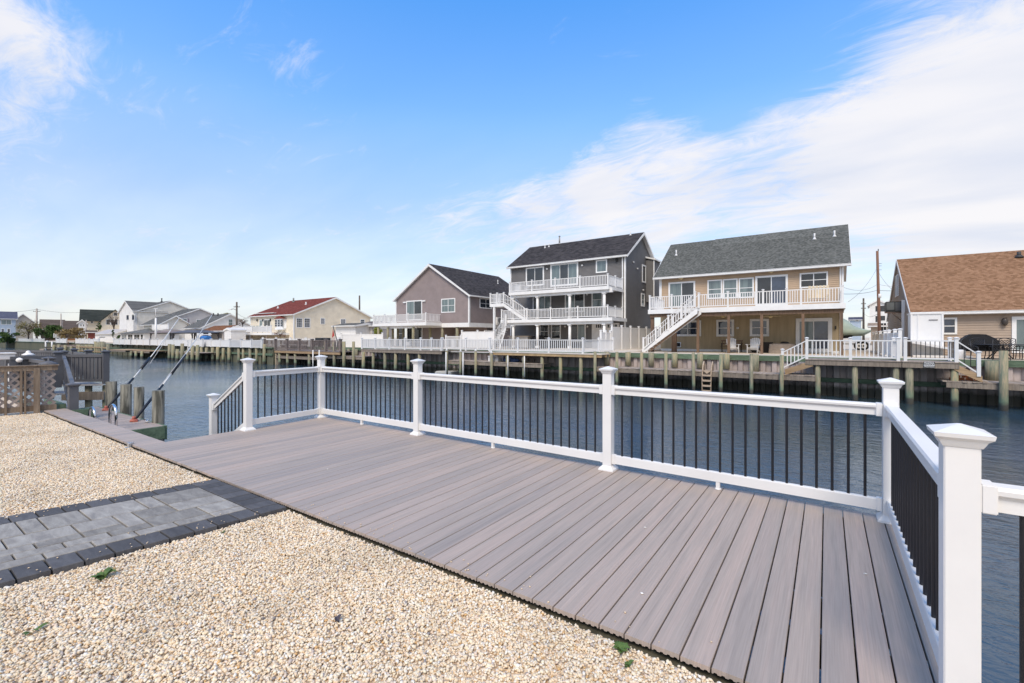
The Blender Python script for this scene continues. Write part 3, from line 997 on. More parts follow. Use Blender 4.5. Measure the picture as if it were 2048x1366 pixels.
# strays kicked onto the pavers and the deck edge
lp = MB(); rg = random.Random(5)
for i in range(150):
    if i % 3 == 0:
        x_ = rg.uniform(-4.0, .3); y_ = LANDY + abs(rg.gauss(0, .10)) + .01; z_ = .004
    else:
        s_ = rg.choice((0.0, 1.0)); t_ = rg.uniform(.1, 3.2); e_ = abs(rg.gauss(0, .06)); q_ = path_pt(e_ if s_ == 0 else 1 - e_, t_); x_, y_, z_ = q_.x, q_.y, .002
    r_ = rg.uniform(.004, .008); a_ = rg.uniform(0, 6.28)
    lp.add([(x_ + r_ * sx * (1.4 * math.cos(a_)) - r_ * sy * math.sin(a_), y_ + r_ * sx * 1.4 * math.sin(a_) + r_ * sy * math.cos(a_), z_ + r_ * .6 * sz) for sx, sy, sz in ((1, 0, 0), (0, 1, 0), (-1, 0, 0), (0, -1, 0), (0, 0, 1), (0, 0, -1))],
           [(0, 1, 4), (1, 2, 4), (2, 3, 4), (3, 0, 4), (1, 0, 5), (2, 1, 5), (3, 2, 5), (0, 3, 5)], True)
tagobj(lp.build('loose_pebbles', PEB), 'loose pebbles scattered on the paver edging and the deck edge', 'pebbles', None, 'stuff')
# ------------------------------------------------------------------ weeds, leaves and a bracket on the gravel
LEAF = M('weed_leaf', (0.10, 0.17, 0.035), 0.6, 0.25, 20, (0.05, 0.09, 0.02))
def weed(px, py, size, n, label, flat=0.35):
    p = gp(px, py, -0.03)
    m = MB()
    rg = random.Random(int(px))
    for i in range(n):
        a = rg.uniform(0, 6.28); l = size * rg.uniform(.45, 1); w = l * .28
        bx, by = rg.uniform(-.3, .3) * size, rg.uniform(-.3, .3) * size
        d = Vector((math.cos(a), math.sin(a), 0)); sd = Vector((-d.y, d.x, 0))
        pts = []
        for k in range(5):
            s = k / 4
            h = math.sin(s * 2.2) * l * flat
            c = Vector((bx, by, 0)) + d * (l * s) + Vector((0, 0, h + .004))
            ww = w * math.sin(math.pi * min(.97, s * .9 + .08))
            pts.append((c - sd * ww, c + Vector((0, 0, -.004)), c + sd * ww))
        vs = [q for t3 in pts for q in t3]
        fs = []
        for k in range(4):
            fs += [(3 * k, 3 * k + 1, 3 * k + 4, 3 * k + 3), (3 * k + 1, 3 * k + 2, 3 * k + 5, 3 * k + 4)]
        m.add(vs, fs)
    o = link('weed', m.mesh('weed', LEAF), None, p)
    return tagobj(o, label, 'weed')
weed(1243, 1300, .05, 26, 'leafy green weed in the gravel close to the deck boards, larger of two')
weed(1256, 1332, .035, 12, 'small three-leaved green weed just below the larger weed near the deck')
weed(207, 1158, .075, 12, 'green sprig of weed on the gravel beside the dark paver edging', .6)
weed(66, 1263, .06, 4, 'curled green leaf lying on the gravel above the bottom left corner', .25)
weed(446, 1066, .03, 7, 'tiny weed sprout in the gravel near the path and deck corner')
dl = M('dry_leaf', (0.07, 0.06, 0.075), 0.7, 0.2, 20)
o = weed(672, 1246, .045, 5, 'dark crumpled leaf lying on the gravel below the deck edge', .5)
o.data.materials[0] = dl; o.name = 'fallen_leaf'; o['category'] = 'leaf'
p = gp(268, 892, -0.03)
br = MB().box(-.035, .035, -.01, .01, 0, .05).box(-.035, .035, -.05, -.01, 0, .008).box(-.03, -.01, .0, .045, .035, .05)
o = link('metal_bracket', br.mesh('metal_bracket', M('galvanised_metal', (0.55, 0.56, 0.58), 0.35, 0.1, 10, metal=0.7)), None, (p.x, 2.235, -.04), None, (1.3, 1.3, 1.3))
tagobj(o, 'small galvanised bracket standing at the gravel edge of the boardwalk strip', 'bracket')

# ================================================================== LEFT FOREGROUND
# finger dock beside the bulkhead
dk = thing('finger_dock', 'low timber dock with short grey boards beside the boardwalk, ringed by pilings', 'dock', (-12.8, 3.1, -0.25))
DZ = -.24
xx = -10.96
mb_ = MB().box(-.065, .065, 0, .92, -.03, 0).mesh('deck_board', DECKM)
while xx > -15.4:
    link('deck_board', mb_, dk, (xx - .066, 2.62, DZ + random.uniform(-.002, .002)))
    xx -= .14
MB().box(-15.4, -10.93, 3.54, 3.59, DZ - .28, DZ - .005).build('rim_beam', GREENW, dk)
MB().box(-10.95, -10.90, 2.6, 3.54, DZ - .25, DZ - .005).build('rim_beam', GREENW, dk)
GP = M('grey_piling_wood', (0.25, 0.24, 0.20), 0.9, 0.2, 2.5, (0.055, 0.055, 0.045), (6, 6, 0.7), 0.01, 14, orand=0.15, thr=(0.38, 0.62))
for px, pyt, Y, r, lb in ((316.5, 781, 3.62, .118, 'darkest stubby grey piling nearest the open water corner of the low dock'),
                          (278, 774, 3.70, .105, 'weathered grey piling behind the second fishing pole base, third from the grey deck'),
                          (252, 768.5, 3.78, .122, 'thick grey piling with a dark stain near its top beside the first pole'),
                          (223, 763, 3.80, .128, 'leftmost stubby grey piling next to the grey railing deck')):
    pt = yp(px, pyt, Y)
    o = piling(None, pt.x, Y, pt.z, r * .9, name='mooring_piling', mat=GP, n=20)
    tagobj(o, lb, 'piling', 'pilings along the low dock')
# chrome ladder rails
CHR = M('chrome_rail', (0.75, 0.75, 0.76), 0.18, 0.05, 3, metal=1.0)
def grab(cx, base, top, name, label, dx=.17):
    m = MB()
    pts = []
    for k in range(15):
        a = math.pi * k / 14
        pts.append((cx - math.cos(a) * .19, 2.88, top - .17 + math.sin(a) * .17))
    pts = [(cx - .19, 2.88, base)] + pts + [(cx + .19, 2.88, base)]
    m.tube(pts, .024, 12)
    o = m.build(name, CHR, None, base=(cx, 2.88, base))
    tagobj(o, label, 'ladder rail')
g = yp(226, 813, 2.88); grab(g.x, -.27, g.z + .03, 'ladder_handrail', 'curved chrome ladder rail nearer the camera on the low dock')
g = yp(184, 817, 2.88); grab(g.x, -.27, g.z + .02, 'ladder_handrail', 'curved chrome ladder rail nearer the grey railing deck')
for px, py in ((236, 851), (184, 836)):
    p = yp(px, py, 2.68)
    o = MB().box(p.x - .13, p.x + .13, 2.62, 2.76, DZ + .001, DZ + .13).build('wood_block', WOODG, None, bevel=.01, base=(p.x, 2.69, DZ))
    tagobj(o, 'weathered wooden block at the foot of the %s chrome ladder rail' % ('nearer' if px > 200 else 'farther'), 'wood block')
# mooring whips
WB = M('black_grip_sleeve', (0.012, 0.014, 0.02), 0.5, 0.1, 8)
ORG = M('faded_orange_plastic', (0.55, 0.17, 0.12), 0.6, 0.2, 10)
WHT = M('white_fibreglass', (0.72, 0.72, 0.70), 0.4, 0.05, 5)
def whip(bpx, bpy_, tpx, tpy, tY, fr, label):
    b = gp(bpx, bpy_, DZ + .02)
    tp = yp(tpx, tpy, tY)
    o = thing('mooring_pole', label, 'mooring pole', b)
    at = lambda s: b.lerp(tp, s) + Vector((0, 0, -0.10 * math.sin(math.pi * s)))
    MB().tube([at(0), at(fr[0])], .028, 10).build('lower_sleeve', WB, o)
    MB().tube([at(fr[0]), at(fr[1])], .017, 10).build('socket', WHT, o)
    MB().tube([at(fr[1]), at((fr[1] + fr[2]) / 2), at(fr[2])], .036, 12).build('grip', WB, o)
    MB().tube([at(s) for s in (fr[2], .6, .7, .8, .9, 1)], [.015, .014, .013, .011, .01, .008], 8).build('rod', WHT, o)
    m = MB().cyl(b + Vector((0, 0, -.02)), b + Vector((0, 0, .03)), .075, .06, 14).box(b.x - .1, b.x + .1, b.y - .035, b.y + .035, b.z - .022, b.z)
    m.cyl(b + Vector((0, 0, .02)), b + Vector((0, 0, .09)), .035, .03, 12)
    m.build('base', ORG, o)
    return o, at
w1, at1 = whip(212, 819, 359, 635, 6.2, (.30, .40, .52), 'leaning white and black mooring pole with orange base, farther one')
w2, at2 = whip(268, 841, 424, 630, 6.4, (.28, .38, .56), 'leaning white and black mooring pole with orange base, nearer one')
RP = M('thin_rope', (0.6, 0.6, 0.58), 0.8)
for (wa, at_, px, py, Y, nm) in ((w1, at1, 300, 727, 4.6, 'farther'), (w2, at2, 318, 775, 3.75, 'nearer')):
    a = at_(.86); b = yp(px, py, Y)
    o = MB().tube([a, a.lerp(b, .5) + Vector((0, 0, -.04)), b], .006, 6).build('mooring_line', RP, None, base=b)
    tagobj(o, 'thin white line hanging from the tip of the %s mooring pole' % nm, 'rope')
cl_ = gp(293, 846, DZ)
o = MB().cyl(cl_ + Vector((-.04, 0, 0)), cl_ + Vector((-.04, 0, .05)), .012).cyl(cl_ + Vector((.04, 0, 0)), cl_ + Vector((.04, 0, .05)), .012).tube([cl_ + Vector((-.12, 0, .06)), cl_ + Vector((0, 0, .052)), cl_ + Vector((.12, 0, .06))], .013).build('dock_cleat', CHR, None, base=cl_)
tagobj(o, 'small metal cleat on the corner of the low dock near the darkest piling', 'cleat')
# ---- neighbour's grey deck
GRV = M('grey_vinyl', (0.125, 0.125, 0.135), 0.55, 0.08, 2, spec=0.3)
GRD = M('pale_grey_decking', (0.42, 0.41, 0.41), 0.7, 0.1, 3)
gd = thing('neighbour_deck', 'dark grey vinyl deck with wide slats and stairs beyond the lattice fence', 'deck', (-15.5, 4.4, .05))
R1 = yp(211.5, 771, 4.55); L1 = yp(127.5, 776, 3.75)
GZ = .06
def gpost(x, y, zt=1.09, zb=GZ, w=.15):
    link('post', post_mesh(w, zt - zb, GRV), gd, (x, y, zb))
def gseg(a, b, n, z0=GZ, z1=1.0, w=.075, zz0=None):
    a, b = Vector((a[0], a[1], z0)), Vector((b[0], b[1], z0 if zz0 is None else zz0))
    dz = z1 - z0
    u = (b - a).normalized(); ang = math.atan2(u.y, u.x)
    MB().vbar(a + Vector((0, 0, dz - .09)), b + Vector((0, 0, dz - .09)), .075, .09).build('top_rail', GRV, gd)
    MB().vbar(a + Vector((0, 0, .07)), b + Vector((0, 0, .07)), .05, .08).build('bottom_rail', GRV, gd)
    for j in range(n):
        c = a.lerp(b, (j + .5) / n)
        link('slat', ubox(GRV), gd, c + Vector((0, 0, .14)), (0, 0, ang), (w, .025, dz - .22))
RP_ = (R1.x, 4.55); LP_ = (L1.x, 3.75)
gpost(*RP_); gpost(*LP_)
gseg(LP_, RP_, 11, w=(Vector(RP_) - Vector(LP_)).length / 11 * .72)
PA = dp(176.6, 704, 15.3); PB = dp(148, 701, 17.0); PC = dp(120, 699.5, 18.6)
for P in (PA, PB, PC): gpost(P.x, P.y)
gseg(RP_, (PA.x, PA.y), 8); gseg((PA.x, PA.y), (PB.x, PB.y), 10); gseg((PB.x, PB.y), (PC.x, PC.y), 10)
PD = dp(-40, 706, 19.5); gseg((PC.x, PC.y), (PD.x, PD.y), 46)
LP2 = dp(115.5, 770, 13.4); gpost(LP2.x, LP2.y, 1.09)
PE = dp(20, 716, 12.6); PF = dp(-30, 714, 12.9)
gseg((LP2.x, LP2.y), (PE.x, PE.y), 22, z1=1.0)
PX1 = yp(98, 725, 2.85); PX2 = yp(58, 720, 2.85); PX3 = yp(18, 716, 2.85)
for P in (PX1, PX2, PX3): gpost(P.x, P.y, 1.0, -.05, .17)
gseg((PX1.x, 2.85), (PX2.x, 2.85), 10, z0=-.05, z1=.93); gseg((PX2.x, 2.85), (PX3.x, 2.85), 14, z0=-.05, z1=.93); gseg((PX3.x, 2.85), (PX3.x - 3, 2.85), 18, z0=-.05, z1=.93)
NW = gp(145, 828, -.12); nwx, nwy = NW.x + .05, NW.y
link('post', post_mesh(.15, .62, GRV), gd, (nwx, nwy, -.1))
gseg((nwx, nwy), LP_, 8, z0=-.42, z1=.50, zz0=GZ, w=.05)
# decking, stairs and framing
MB().prism([(RP_[0] + .06, RP_[1] - .08, GZ - .05), (LP_[0] + .06, LP_[1] - .08, GZ - .05), (LP_[0] - 8, LP_[1] - .1, GZ - .05), (PD.x, PD.y, GZ - .05), (PC.x, PC.y, GZ - .05), (PA.x, PA.y, GZ - .05)], (0, 0, .05)).build('decking', GRD, gd)
MB().vbar((RP_[0] + .02, RP_[1] - .04, GZ - .50), (LP_[0] + .02, LP_[1] - .04, GZ - .50), .06, .26).build('rim_beam', WOODG, gd)
for s in (.08, .5, .92):
    q = Vector((RP_[0], RP_[1], 0)).lerp(Vector((LP_[0], LP_[1], 0)), s)
    piling(gd, q.x - .05, q.y + .1, GZ - .05, .09)
for k in range(3):
    s = (k + .6) / 3
    q = Vector((LP_[0], LP_[1], 0)).lerp(Vector((nwx, nwy, 0)), s)
    MB().box(q.x - 1.0, q.x - .04, q.y - .16, q.y + .16, GZ - .17 * (k + 1) - .04, GZ - .17 * (k + 1)).build('stair_tread', GRD, gd)
o = MB().box(-14.9, -13.55, 2.5, 2.62, -.6, .10).build('green_timber_block', GREENW, None, bevel=.01, base=(-14, 2.5, -.3))
tagobj(o, 'stained green timber end of the bulkhead beside the lattice fence', 'timber')
o = MB().box(-13.5, -13.2, 2.6, 3.0, -.6, -.02).build('green_timber_block', GREENW, None, bevel=.01, base=(-13.3, 2.8, -.3))
tagobj(o, 'short green timber block between the boardwalk strip and grey stair post', 'timber')
# ornaments on the grey deck
LT = M('ornament_white', (0.78, 0.76, 0.74), 0.5, 0.05, 5); LTB = M('ornament_beige', (0.5, 0.42, 0.3), 0.7, 0.1, 5)
q = dp(56.5, 722, 13.2)
lo = thing('garden_lantern', 'white dome-topped garden lantern with beige body standing on the grey deck', 'lantern', (q.x, q.y, GZ))
MB().lathe(q.x, q.y, [(.09, GZ), (.11, GZ + .3), (.105, GZ + .7), (.10, .93)], 16).build('body', LTB, lo)
MB().lathe(q.x, q.y, [(.14, 1.02), (.136, 1.04), (.085, 1.07), (.055, 1.085), (.053, 1.11), (.04, 1.135), (.015, 1.15), (.001, 1.152)], 20).build('domed_roof', LT, lo)
MB().lathe(q.x, q.y, [(.10, .93), (.09, .97), (.10, 1.02)], 16).build('lamp_band', LT, lo)
q = dp(7, 715, 13.5)
m = MB().box(q.x - .3, q.x + .3, q.y - .2, q.y + .2, .88, 1.04).box(q.x - .33, q.x + .33, q.y - .23, q.y + .23, 1.04, 1.08).box(q.x - .28, q.x - .22, q.y - .18, q.y - .12, GZ, .75).box(q.x + .22, q.x + .28, q.y - .18, q.y - .12, GZ, .75).box(q.x - .28, q.x + .28, q.y + .12, q.y + .18, GZ, .75)
o = m.build('cooler', LT, None, bevel=.015, base=(q.x, q.y, GZ)); tagobj(o, 'white lidded cooler on legs at the far left edge of the grey deck', 'cooler')
q = dp(39, 720, 11.2)
o = MB().lathe(q.x, q.y, [(.006, -.07), (.03, -.065), (.055, -.03), (.058, .01), (.033, .05), (.014, .065), (.011, .08)], 16).build('buoy', LT, None, base=(q.x, q.y, 0))
o.location.z = q.z; o.rotation_euler = (0, 1.35, .6)
tagobj(o, 'small white buoy tied on top of the grey rail left of the lantern', 'buoy')
q = dp(97, 724, 10.1)
o = MB().lathe(q.x, q.y, [(.16, .93), (.155, .955), (.05, 1.0), (.016, 1.01), (.014, 1.09), (.001, 1.095)], 18).build('post_lamp_cap', GRV, None, base=(q.x, q.y, .93))
tagobj(o, 'round dark lamp cap with a white stem on the rail end by the lattice fence', 'lamp')
# ---- lattice fence
FW = M('aged_fence_wood', (0.29, 0.225, 0.165), 0.85, 0.2, 3, (0.15, 0.11, 0.08), (5, 5, 0.6), 0.003, 30, orand=0.12)
LAT = M('faded_lattice', (0.40, 0.34, 0.31), 0.8, 0.12, 4)
fe = thing('lattice_fence', 'brown wooden fence with crossed lattice panels at the left edge of the gravel', 'fence', (-13.6, 1.9, -.05))
fw = Wall((-13.52, 2.46, 0), (-0.16, -0.987, 0), (0.987, -0.16, 0))
def fpx(px, py): return fw.at(px, py)
ue = 2.3
m = MB(); fw.box(m, -.02, ue, .84, .935, -.03, .06); m.build('top_rail', FW, fe)
m = MB(); fw.box(m, -.04, ue, .935, .955, -.06, .09); m.build('cap_board', FW, fe)
m = MB(); fw.box(m, 0, ue, .0, .11, -.03, .03); m.build('bottom_rail', FW, fe)
for px0, px1, zt in ((67, 80.5, .90), (39.5, 45.5, .88), (48, 53, .84), (8.5, 14.5, .84), (-30, -17, .9)):
    u0, _ = fpx(px0, 780); u1, _ = fpx(px1, 780)
    m = MB(); fw.box(m, min(u0, u1), max(u0, u1), -.06, zt, .031, .075 if px1 - px0 < 9 else .13)
    m.build('post', FW, fe, bevel=.005)
def lattice(ua, ub, za, zb_, o):
    m = MB(); w, st = .043, .15
    def strip(dirn, off):
        # clip line u - dirn*z = c to the rectangle
        c = ua - zb_ - .5
        while c < ub + zb_ + .8:
            pts = []
            for z in (za, zb_):
                u = c + dirn * z
                pts.append((u, z))
            (ua0, z0), (ua1, z1) = pts
            lo, hi = 0.0, 1.0
            du = ua1 - ua0
            if du != 0:
                for lim, sg in ((ua, 1), (ub, -1)):
                    t = (lim - ua0) / du
                    if sg * du > 0: lo = max(lo, t)
                    else: hi = min(hi, t)
            if lo < hi - .02:
                p0 = fw.p(ua0 + du * lo, z0 + (z1 - z0) * lo, off); p1 = fw.p(ua0 + du * hi, z0 + (z1 - z0) * hi, off)
                m.bar(p0, p1, w, .008, up=fw.n)
            c += st
    strip(1.0, o); strip(-1.0, o + .009)
    m.build('lattice_panel', LAT, fe)
for a, b in ((.02, .52), (.52, 1.04), (1.04, 1.58), (1.58, 2.3)):
    lattice(a, b, .1, .84, 0.0)
# ================================================================== FAR BANK (right half)
YP, YB = 24.5, 26.0
DT = .56         # level of the raised canal decks
LDZ = -.18       # level of the low docks
# ---- bulkhead of corrugated sheets
bk = thing('canal_bulkhead', 'corrugated mauve vinyl bulkhead with a green timber cap across the canal', 'bulkhead', (-5, YB, 0))
def sheet_piece():
    m = MB(); p = [(0, 0), (.20, 0), (.25, .12), (.45, .12), (.50, 0)]
    vs = [(a, b, -2.0) for a, b in p] + [(a, b, .4) for a, b in p]
    m.add(vs, [(i, i + 1, 6 + i, 5 + i) for i in range(4)])
    return m.mesh('sheet_panel', SHEET)
sp_me = sheet_piece()
x = 22.0
while x > -46:
    link('sheet_panel', sp_me, bk, (x, YB + random.uniform(-.012, .012), 0))
    x -= .505
x = 22.0
while x > -46:
    MB().box(x - 3.4, x, YB - .10, YB + .22, .36, .62).build('cap_timber', GREENW, bk)
    x -= 3.405
MB().box(-46, 22, YB - .12, YB - .005, -.55, -.35).build('wale_timber', GREENW, bk)
for px in (57, 232, 421, 612, 820, 1036, 1275):
    X = Xat(1200 + px / 4.096, YB - .2)
    piling(bk, X, YB - .24, .68, .155, -.12 if px < 1200 else -.3, name='anchor_piling', n=14)
X = Xat(1982.4, YB - .2); piling(bk, X, YB - .24, .60, .19, -.2, name='anchor_piling', n=14)
for px in (430, 448, 470, 487, 500, 511, 536, 556, 645, 660, 677, 697, 713):
    piling(bk, Xat(px, YB - .2), YB - .2, .5, .13, -.4, name='anchor_piling')
tagobj(MB().box(-46, 40, YB + .22, YB + 4, -2.4, .575).build('patio_edge', SAND), None, None, None, 'structure')
# ---- docks
def low_dock(name, label, px0, px1, Y0=YP, Y1=YB - .05, z=LDZ, pil=(), group=None, boards=True, blk=WOODH, tops=None, r=.088, caps=None, beam=WOODG):
    x0, x1 = (Xat(px0, Y0), Xat(px1, Y0))
    d = thing(name, label, 'dock', ((x0 + x1) / 2, Y0, z))
    me = ubox(blk)
    x = x1
    if boards:
        while x > x0:
            link('deck_board', me, d, (x - .07, (Y0 + Y1) / 2 + random.uniform(-.02, .02), z - .04 + random.uniform(0, .004)), None, (.132, Y1 - Y0, .04))
            x -= .14
    else:
        MB().box(x0, x1, Y0, Y1, z - .04, z).build('decking', blk, d)
    MB().box(x0, x1, Y0 + .02, Y0 + .07, z - .26, z - .041).build('rim_beam', beam, d)
    MB().box(x0, x1, Y1 - .4, Y1 - .35, z - .26, z - .041).build('rim_beam', beam, d)
    for i, p in enumerate(pil):
        t = tops[i] if tops else 704
        q = yp(p, t, Y0 - .11)
        piling(d, q.x, q.y, max(q.z, z - .05) if tops else .62 + random.uniform(-.05, .05), r * random.uniform(.92, 1.1), cap=caps)
    return d
low_dock('low_dock', 'long low plank dock in front of the tan house with a resin ladder', 1193, 1631, pil=(1190, 1233.7, 1283, 1331.8, 1386.8, 1441.7, 1502.7, 1563.3),
         tops=(703, 703.5, 704.7, 705.2, 705.9, 707.6, 707.6, 710))
low_dock('low_dock', 'low pinkish plank dock at the right edge below the patio furniture', 1893, 2120, pil=(2007.2,), tops=(701.3,), r=.125)
low_dock('low_dock', 'small plank dock holding a cooler below the white-railed canal deck', 893, 1084, pil=(893.5, 921, 951.4, 983), tops=(701, 703, 702, 706), caps=VIN, z=-.12)
low_dock('low_dock', 'pale plank walkway between green pilings below the white privacy fence', 644, 727, pil=(651, 668.7, 688, 707, 727), tops=(683, 684, 683, 683, 704), r=.13, z=-.1)
def canal_deck(name, label, px0, px1, Y0=YP, Y1=YB + .3, z=DT, pil=(), fascia=WOODG, fh=.26, r=.105, dm=None):
    x0, x1 = Xat(px0, Y0), Xat(px1, Y0)
    d = thing(name, label, 'canal deck', ((x0 + x1) / 2, Y0, z))
    MB().box(x0, x1, Y0 - .03, Y1, z - .04, z).build('decking', dm or WOODH, d)
    MB().box(x0, x1, Y0, Y0 + .06, z - fh, z - .041).build('fascia_board', fascia, d)
    for f in (.45, .8):
        MB().box(x0, x1, Y0 + (YB - Y0) * f, Y0 + (YB - Y0) * f + .06, z - fh, z - .041).build('beam', fascia, d)
    for p in pil:
        piling(d, Xat(p, Y0 + .15), Y0 + .16, z - .041, r * random.uniform(.93, 1.08), n=14)
    return d, x0, x1
# tan house deck
cd3, x0, x1 = canal_deck('canal_deck', 'raised canal deck with white balusters in front of the tan house door', 1610.5, 1803, pil=(1635.6, 1709.8, 1792))
xm = Xat(1701, YP)
railing(cd3, (x0 + .06, YP + .05, DT), (xm, YP + .05, DT), h=.86, posts='both', sp=.145, bw=.04)
railing(cd3, (xm, YP + .05, DT), (x1 - .1, YP + .05, DT), h=.86, posts='end', sp=.145, bw=.04)
railing(cd3, (x1 - .1, YP + .05, DT), (x1 - .1, YP + 1.6, DT), h=.86, posts='end', sp=.2)
xa = Xat(1565, YP)
railing(cd3, (x0 + .06, YP + .05, DT), (xa, YP + .05, .0), h=.86, posts='end', sp=.135, bw=.04, ph=.98)
MB().vbar((x0 + .3, YP + .05, DT - .32), (xa + .1, YP + .05, -.2), .05, .26).build('stair_stringer', WOODN, cd3)
for k in range(4):
    MB().box(x0 - .27 * (k + 1), x0 - .27 * k, YP + .05, YP + 1.1, DT - .18 * (k + 1) - .04, DT - .18 * (k + 1)).build('stair_tread', WOODH, cd3)
# brown roof house deck, black balusters
cd4, x0, x1 = canal_deck('canal_deck', 'raised canal deck with black balusters and a black and white sign', 1804.5, 1919, pil=(1818.7, 1909.4), r=.12)
railing(cd4, (x0 + .1, YP + .05, DT), (x1 - .08, YP + .05, DT), h=.86, sp=.135, bmat=BLK, bw=.022)
railing(cd4, (x1 - .08, YP + .05, DT), (x1 - .08, YP + 1.2, DT), h=.86, posts='end', sp=.2, bmat=BLK, bw=.022)
xb = Xat(1958, YP)
railing(cd4, (x1 - .08, YP + .05, DT), (xb, YP + .05, .03), h=.86, posts='end', sp=.15, bmat=BLK, bw=.022)
MB().vbar((x1 - .15, YP + .05, DT - .3), (xb + .1, YP + .05, -.2), .05, .25).build('stair_stringer', WOODN, cd4)
for k in range(4):
    MB().box(x1 + .2 * k, x1 + .2 * (k + 1), YP + .05, YP + 1.1, DT - .17 * (k + 1) - .04, DT - .17 * (k + 1)).build('stair_tread', WOODH, cd4)
# sign
SGW = M('sign_white', (0.8, 0.8, 0.8), 0.5, 0.02); SGB = M('sign_black', (0.015, 0.015, 0.015), 0.5, 0.02)
sa, sb = yp(1846.8, 723.6, YP - .03), yp(1870, 735, YP - .03)
sg = thing('notice_sign', 'small black and white sign with bold lettering fixed to the canal deck edge', 'sign', (sa.x, YP - .03, sb.z))
MB().box(sa.x, sb.x, YP - .035, YP - .02, sb.z, sa.z).build('sign_board', SGB, sg)
def text(s, x, z, size, mat, par, y, w=None, name='lettering', ext=.003):
    cu = bpy.data.curves.new('t', 'FONT'); cu.body = s; cu.size = size; cu.extrude = ext; cu.align_x = 'LEFT'; cu.resolution_u = 2
    to = bpy.data.objects.new('t', cu); COL.objects.link(to)
    bpy.context.view_layer.update()
    dg = bpy.context.evaluated_depsgraph_get()
    me = bpy.data.meshes.new_from_object(to.evaluated_get(dg)); bpy.data.objects.remove(to)
    me.materials.clear(); me.materials.append(mat)
    mx = max(v.co.x for v in me.vertices)
    sc = (w / mx) if w else 1
    o = link(name, me, par, (x, y, z), (math.pi / 2, 0, 0), (sc, 1, 1))
    return o
sw_ = sb.x - sa.x; sh_ = sa.z - sb.z
text('NOTICE', sa.x + .04 * sw_, sb.z + .86 * sh_, .055, SGW, sg, YP - .038, sw_ * .75)
text('MARINA', sa.x + .04 * sw_, sb.z + .52 * sh_, .15, SGW, sg, YP - .038, sw_ * .92)
MB().box(sa.x + .02 * sw_, sb.x - .02 * sw_, YP - .039, YP - .036, sb.z + .36 * sh_, sb.z + .46 * sh_).build('white_band', SGW, sg)
MB().box(sa.x + .04 * sw_, sb.x - .04 * sw_, YP - .039, YP - .036, sb.z + .05 * sh_, sb.z + .12 * sh_).build('white_band', SGW, sg)
text('PRIVATE DOCK', sa.x + .04 * sw_, sb.z + .18 * sh_, .085, SGW, sg, YP - .038, sw_ * .92)
# three-storey house deck
WOODY = M('new_yellow_lumber', (0.50, 0.35, 0.19), 0.8, 0.15, 3, orand=.08)
cd2, x0, x1 = canal_deck('canal_deck', 'raised canal deck on tan lumber beams before the three-storey grey house', 979, 1203, pil=(983, 1014.9, 1047.9, 1084, 1121, 1161.6), fascia=WOODY, fh=.2, dm=M('beige_decking', (0.66, 0.58, 0.48), 0.7, 0.05, 2), r=.11)
xs = [Xat(p, YP) for p in (979.5, 1034.7, 1097, 1165)]
for i in range(3):
    railing(cd2, (xs[i], YP + .05, DT), (xs[i + 1], YP + .05, DT), h=.84, posts='both' if i == 0 else 'end', sp=.14, bw=.04)
railing(cd2, (xs[3], YP + .05, DT), (xs[3] + .02, YP + 4.6, DT), h=.84, posts='end', sp=.16, mids=1)
for p in (1014.9, 1047.9):
    xx_ = Xat(p, YP); MB().cyl((xx_ + .05, YP - .02, -1.0), (xx_ + .05, YP - .02, .35), .035).build('conduit_pipe', VIN, cd2)
fg_ = MB().box(x0 - .5, x1, YB + .31, 36.9, .45, .60).build('patio', M('beige_patio', (0.62, 0.55, 0.46), 0.8, 0.06, 2)); tagobj(fg_, None, None, None, 'structure')
# middle deck rail between
cdm, mx0, mx1 = canal_deck('canal_deck', 'white-railed canal deck strip above the small dock with capped pilings', 884, 978.5, Y0=YB - .5, pil=(), fascia=VIN2, fh=.12)
mm_ = [Xat(p, YB - .5) for p in (884.5, 931, 978)]
railing(cdm, (mm_[0], YB - .45, DT), (mm_[1], YB - .45, DT), h=.84, sp=.14, bw=.045)
railing(cdm, (mm_[1], YB - .45, DT), (mm_[2], YB - .45, DT), h=.84, sp=.14, posts='end', bw=.045)
# gable house deck
cd1, x0, x1 = canal_deck('canal_deck', 'raised canal deck with long white railing before the gabled grey house', 722, 883, pil=(726.5, 746.3, 769.9, 791.2, 816, 838.7), r=.12)
xs = [Xat(p, YP) for p in (723, 749.7, 777.8, 808.9, 840.5, 862, 882)]
for i in range(6):
    railing(cd1, (xs[i], YP + .05, DT), (xs[i + 1], YP + .05, DT), h=.84, posts='both' if i == 0 else 'end', sp=.15, bw=.045)
railing(cd1, (xs[0], YP + .05, DT), (xs[0], YP + 3, DT), h=.84, posts='end', sp=.2, bw=.045)
# ---- resin ladder on the low dock
LDM = M('tan_resin', (0.48, 0.37, 0.27), 0.6, 0.08, 3)
la, lb_ = Xat(1405.5, YP - .06), Xat(1423, YP - .06)
ld = thing('dock_ladder', 'tan resin ladder hanging from the low plank dock into the water', 'ladder', (la, YP - .1, -1.2))
for X in (la, lb_):
    MB().tube([(X, YP + .3, LDZ), (X, YP + .3, .18), (X, YP + .18, .30), (X, YP - .0, .12), (X - .02, YP - .08, -.3), (X - .03, YP - .1, -1.7)], .035, 8).build('side_rail', LDM, ld)
for k in range(6):
    MB().box(la, lb_, YP - .18, YP - .04, -.42 - .26 * k, -.34 - .26 * k).build('rung', LDM, ld)
MB().prism([(la, YP - .12, -.12), (lb_, YP - .12, -.12), ((la + lb_) / 2, YP - .12, -.3)], (0, .03, 0)).build('brace', LDM, ld)
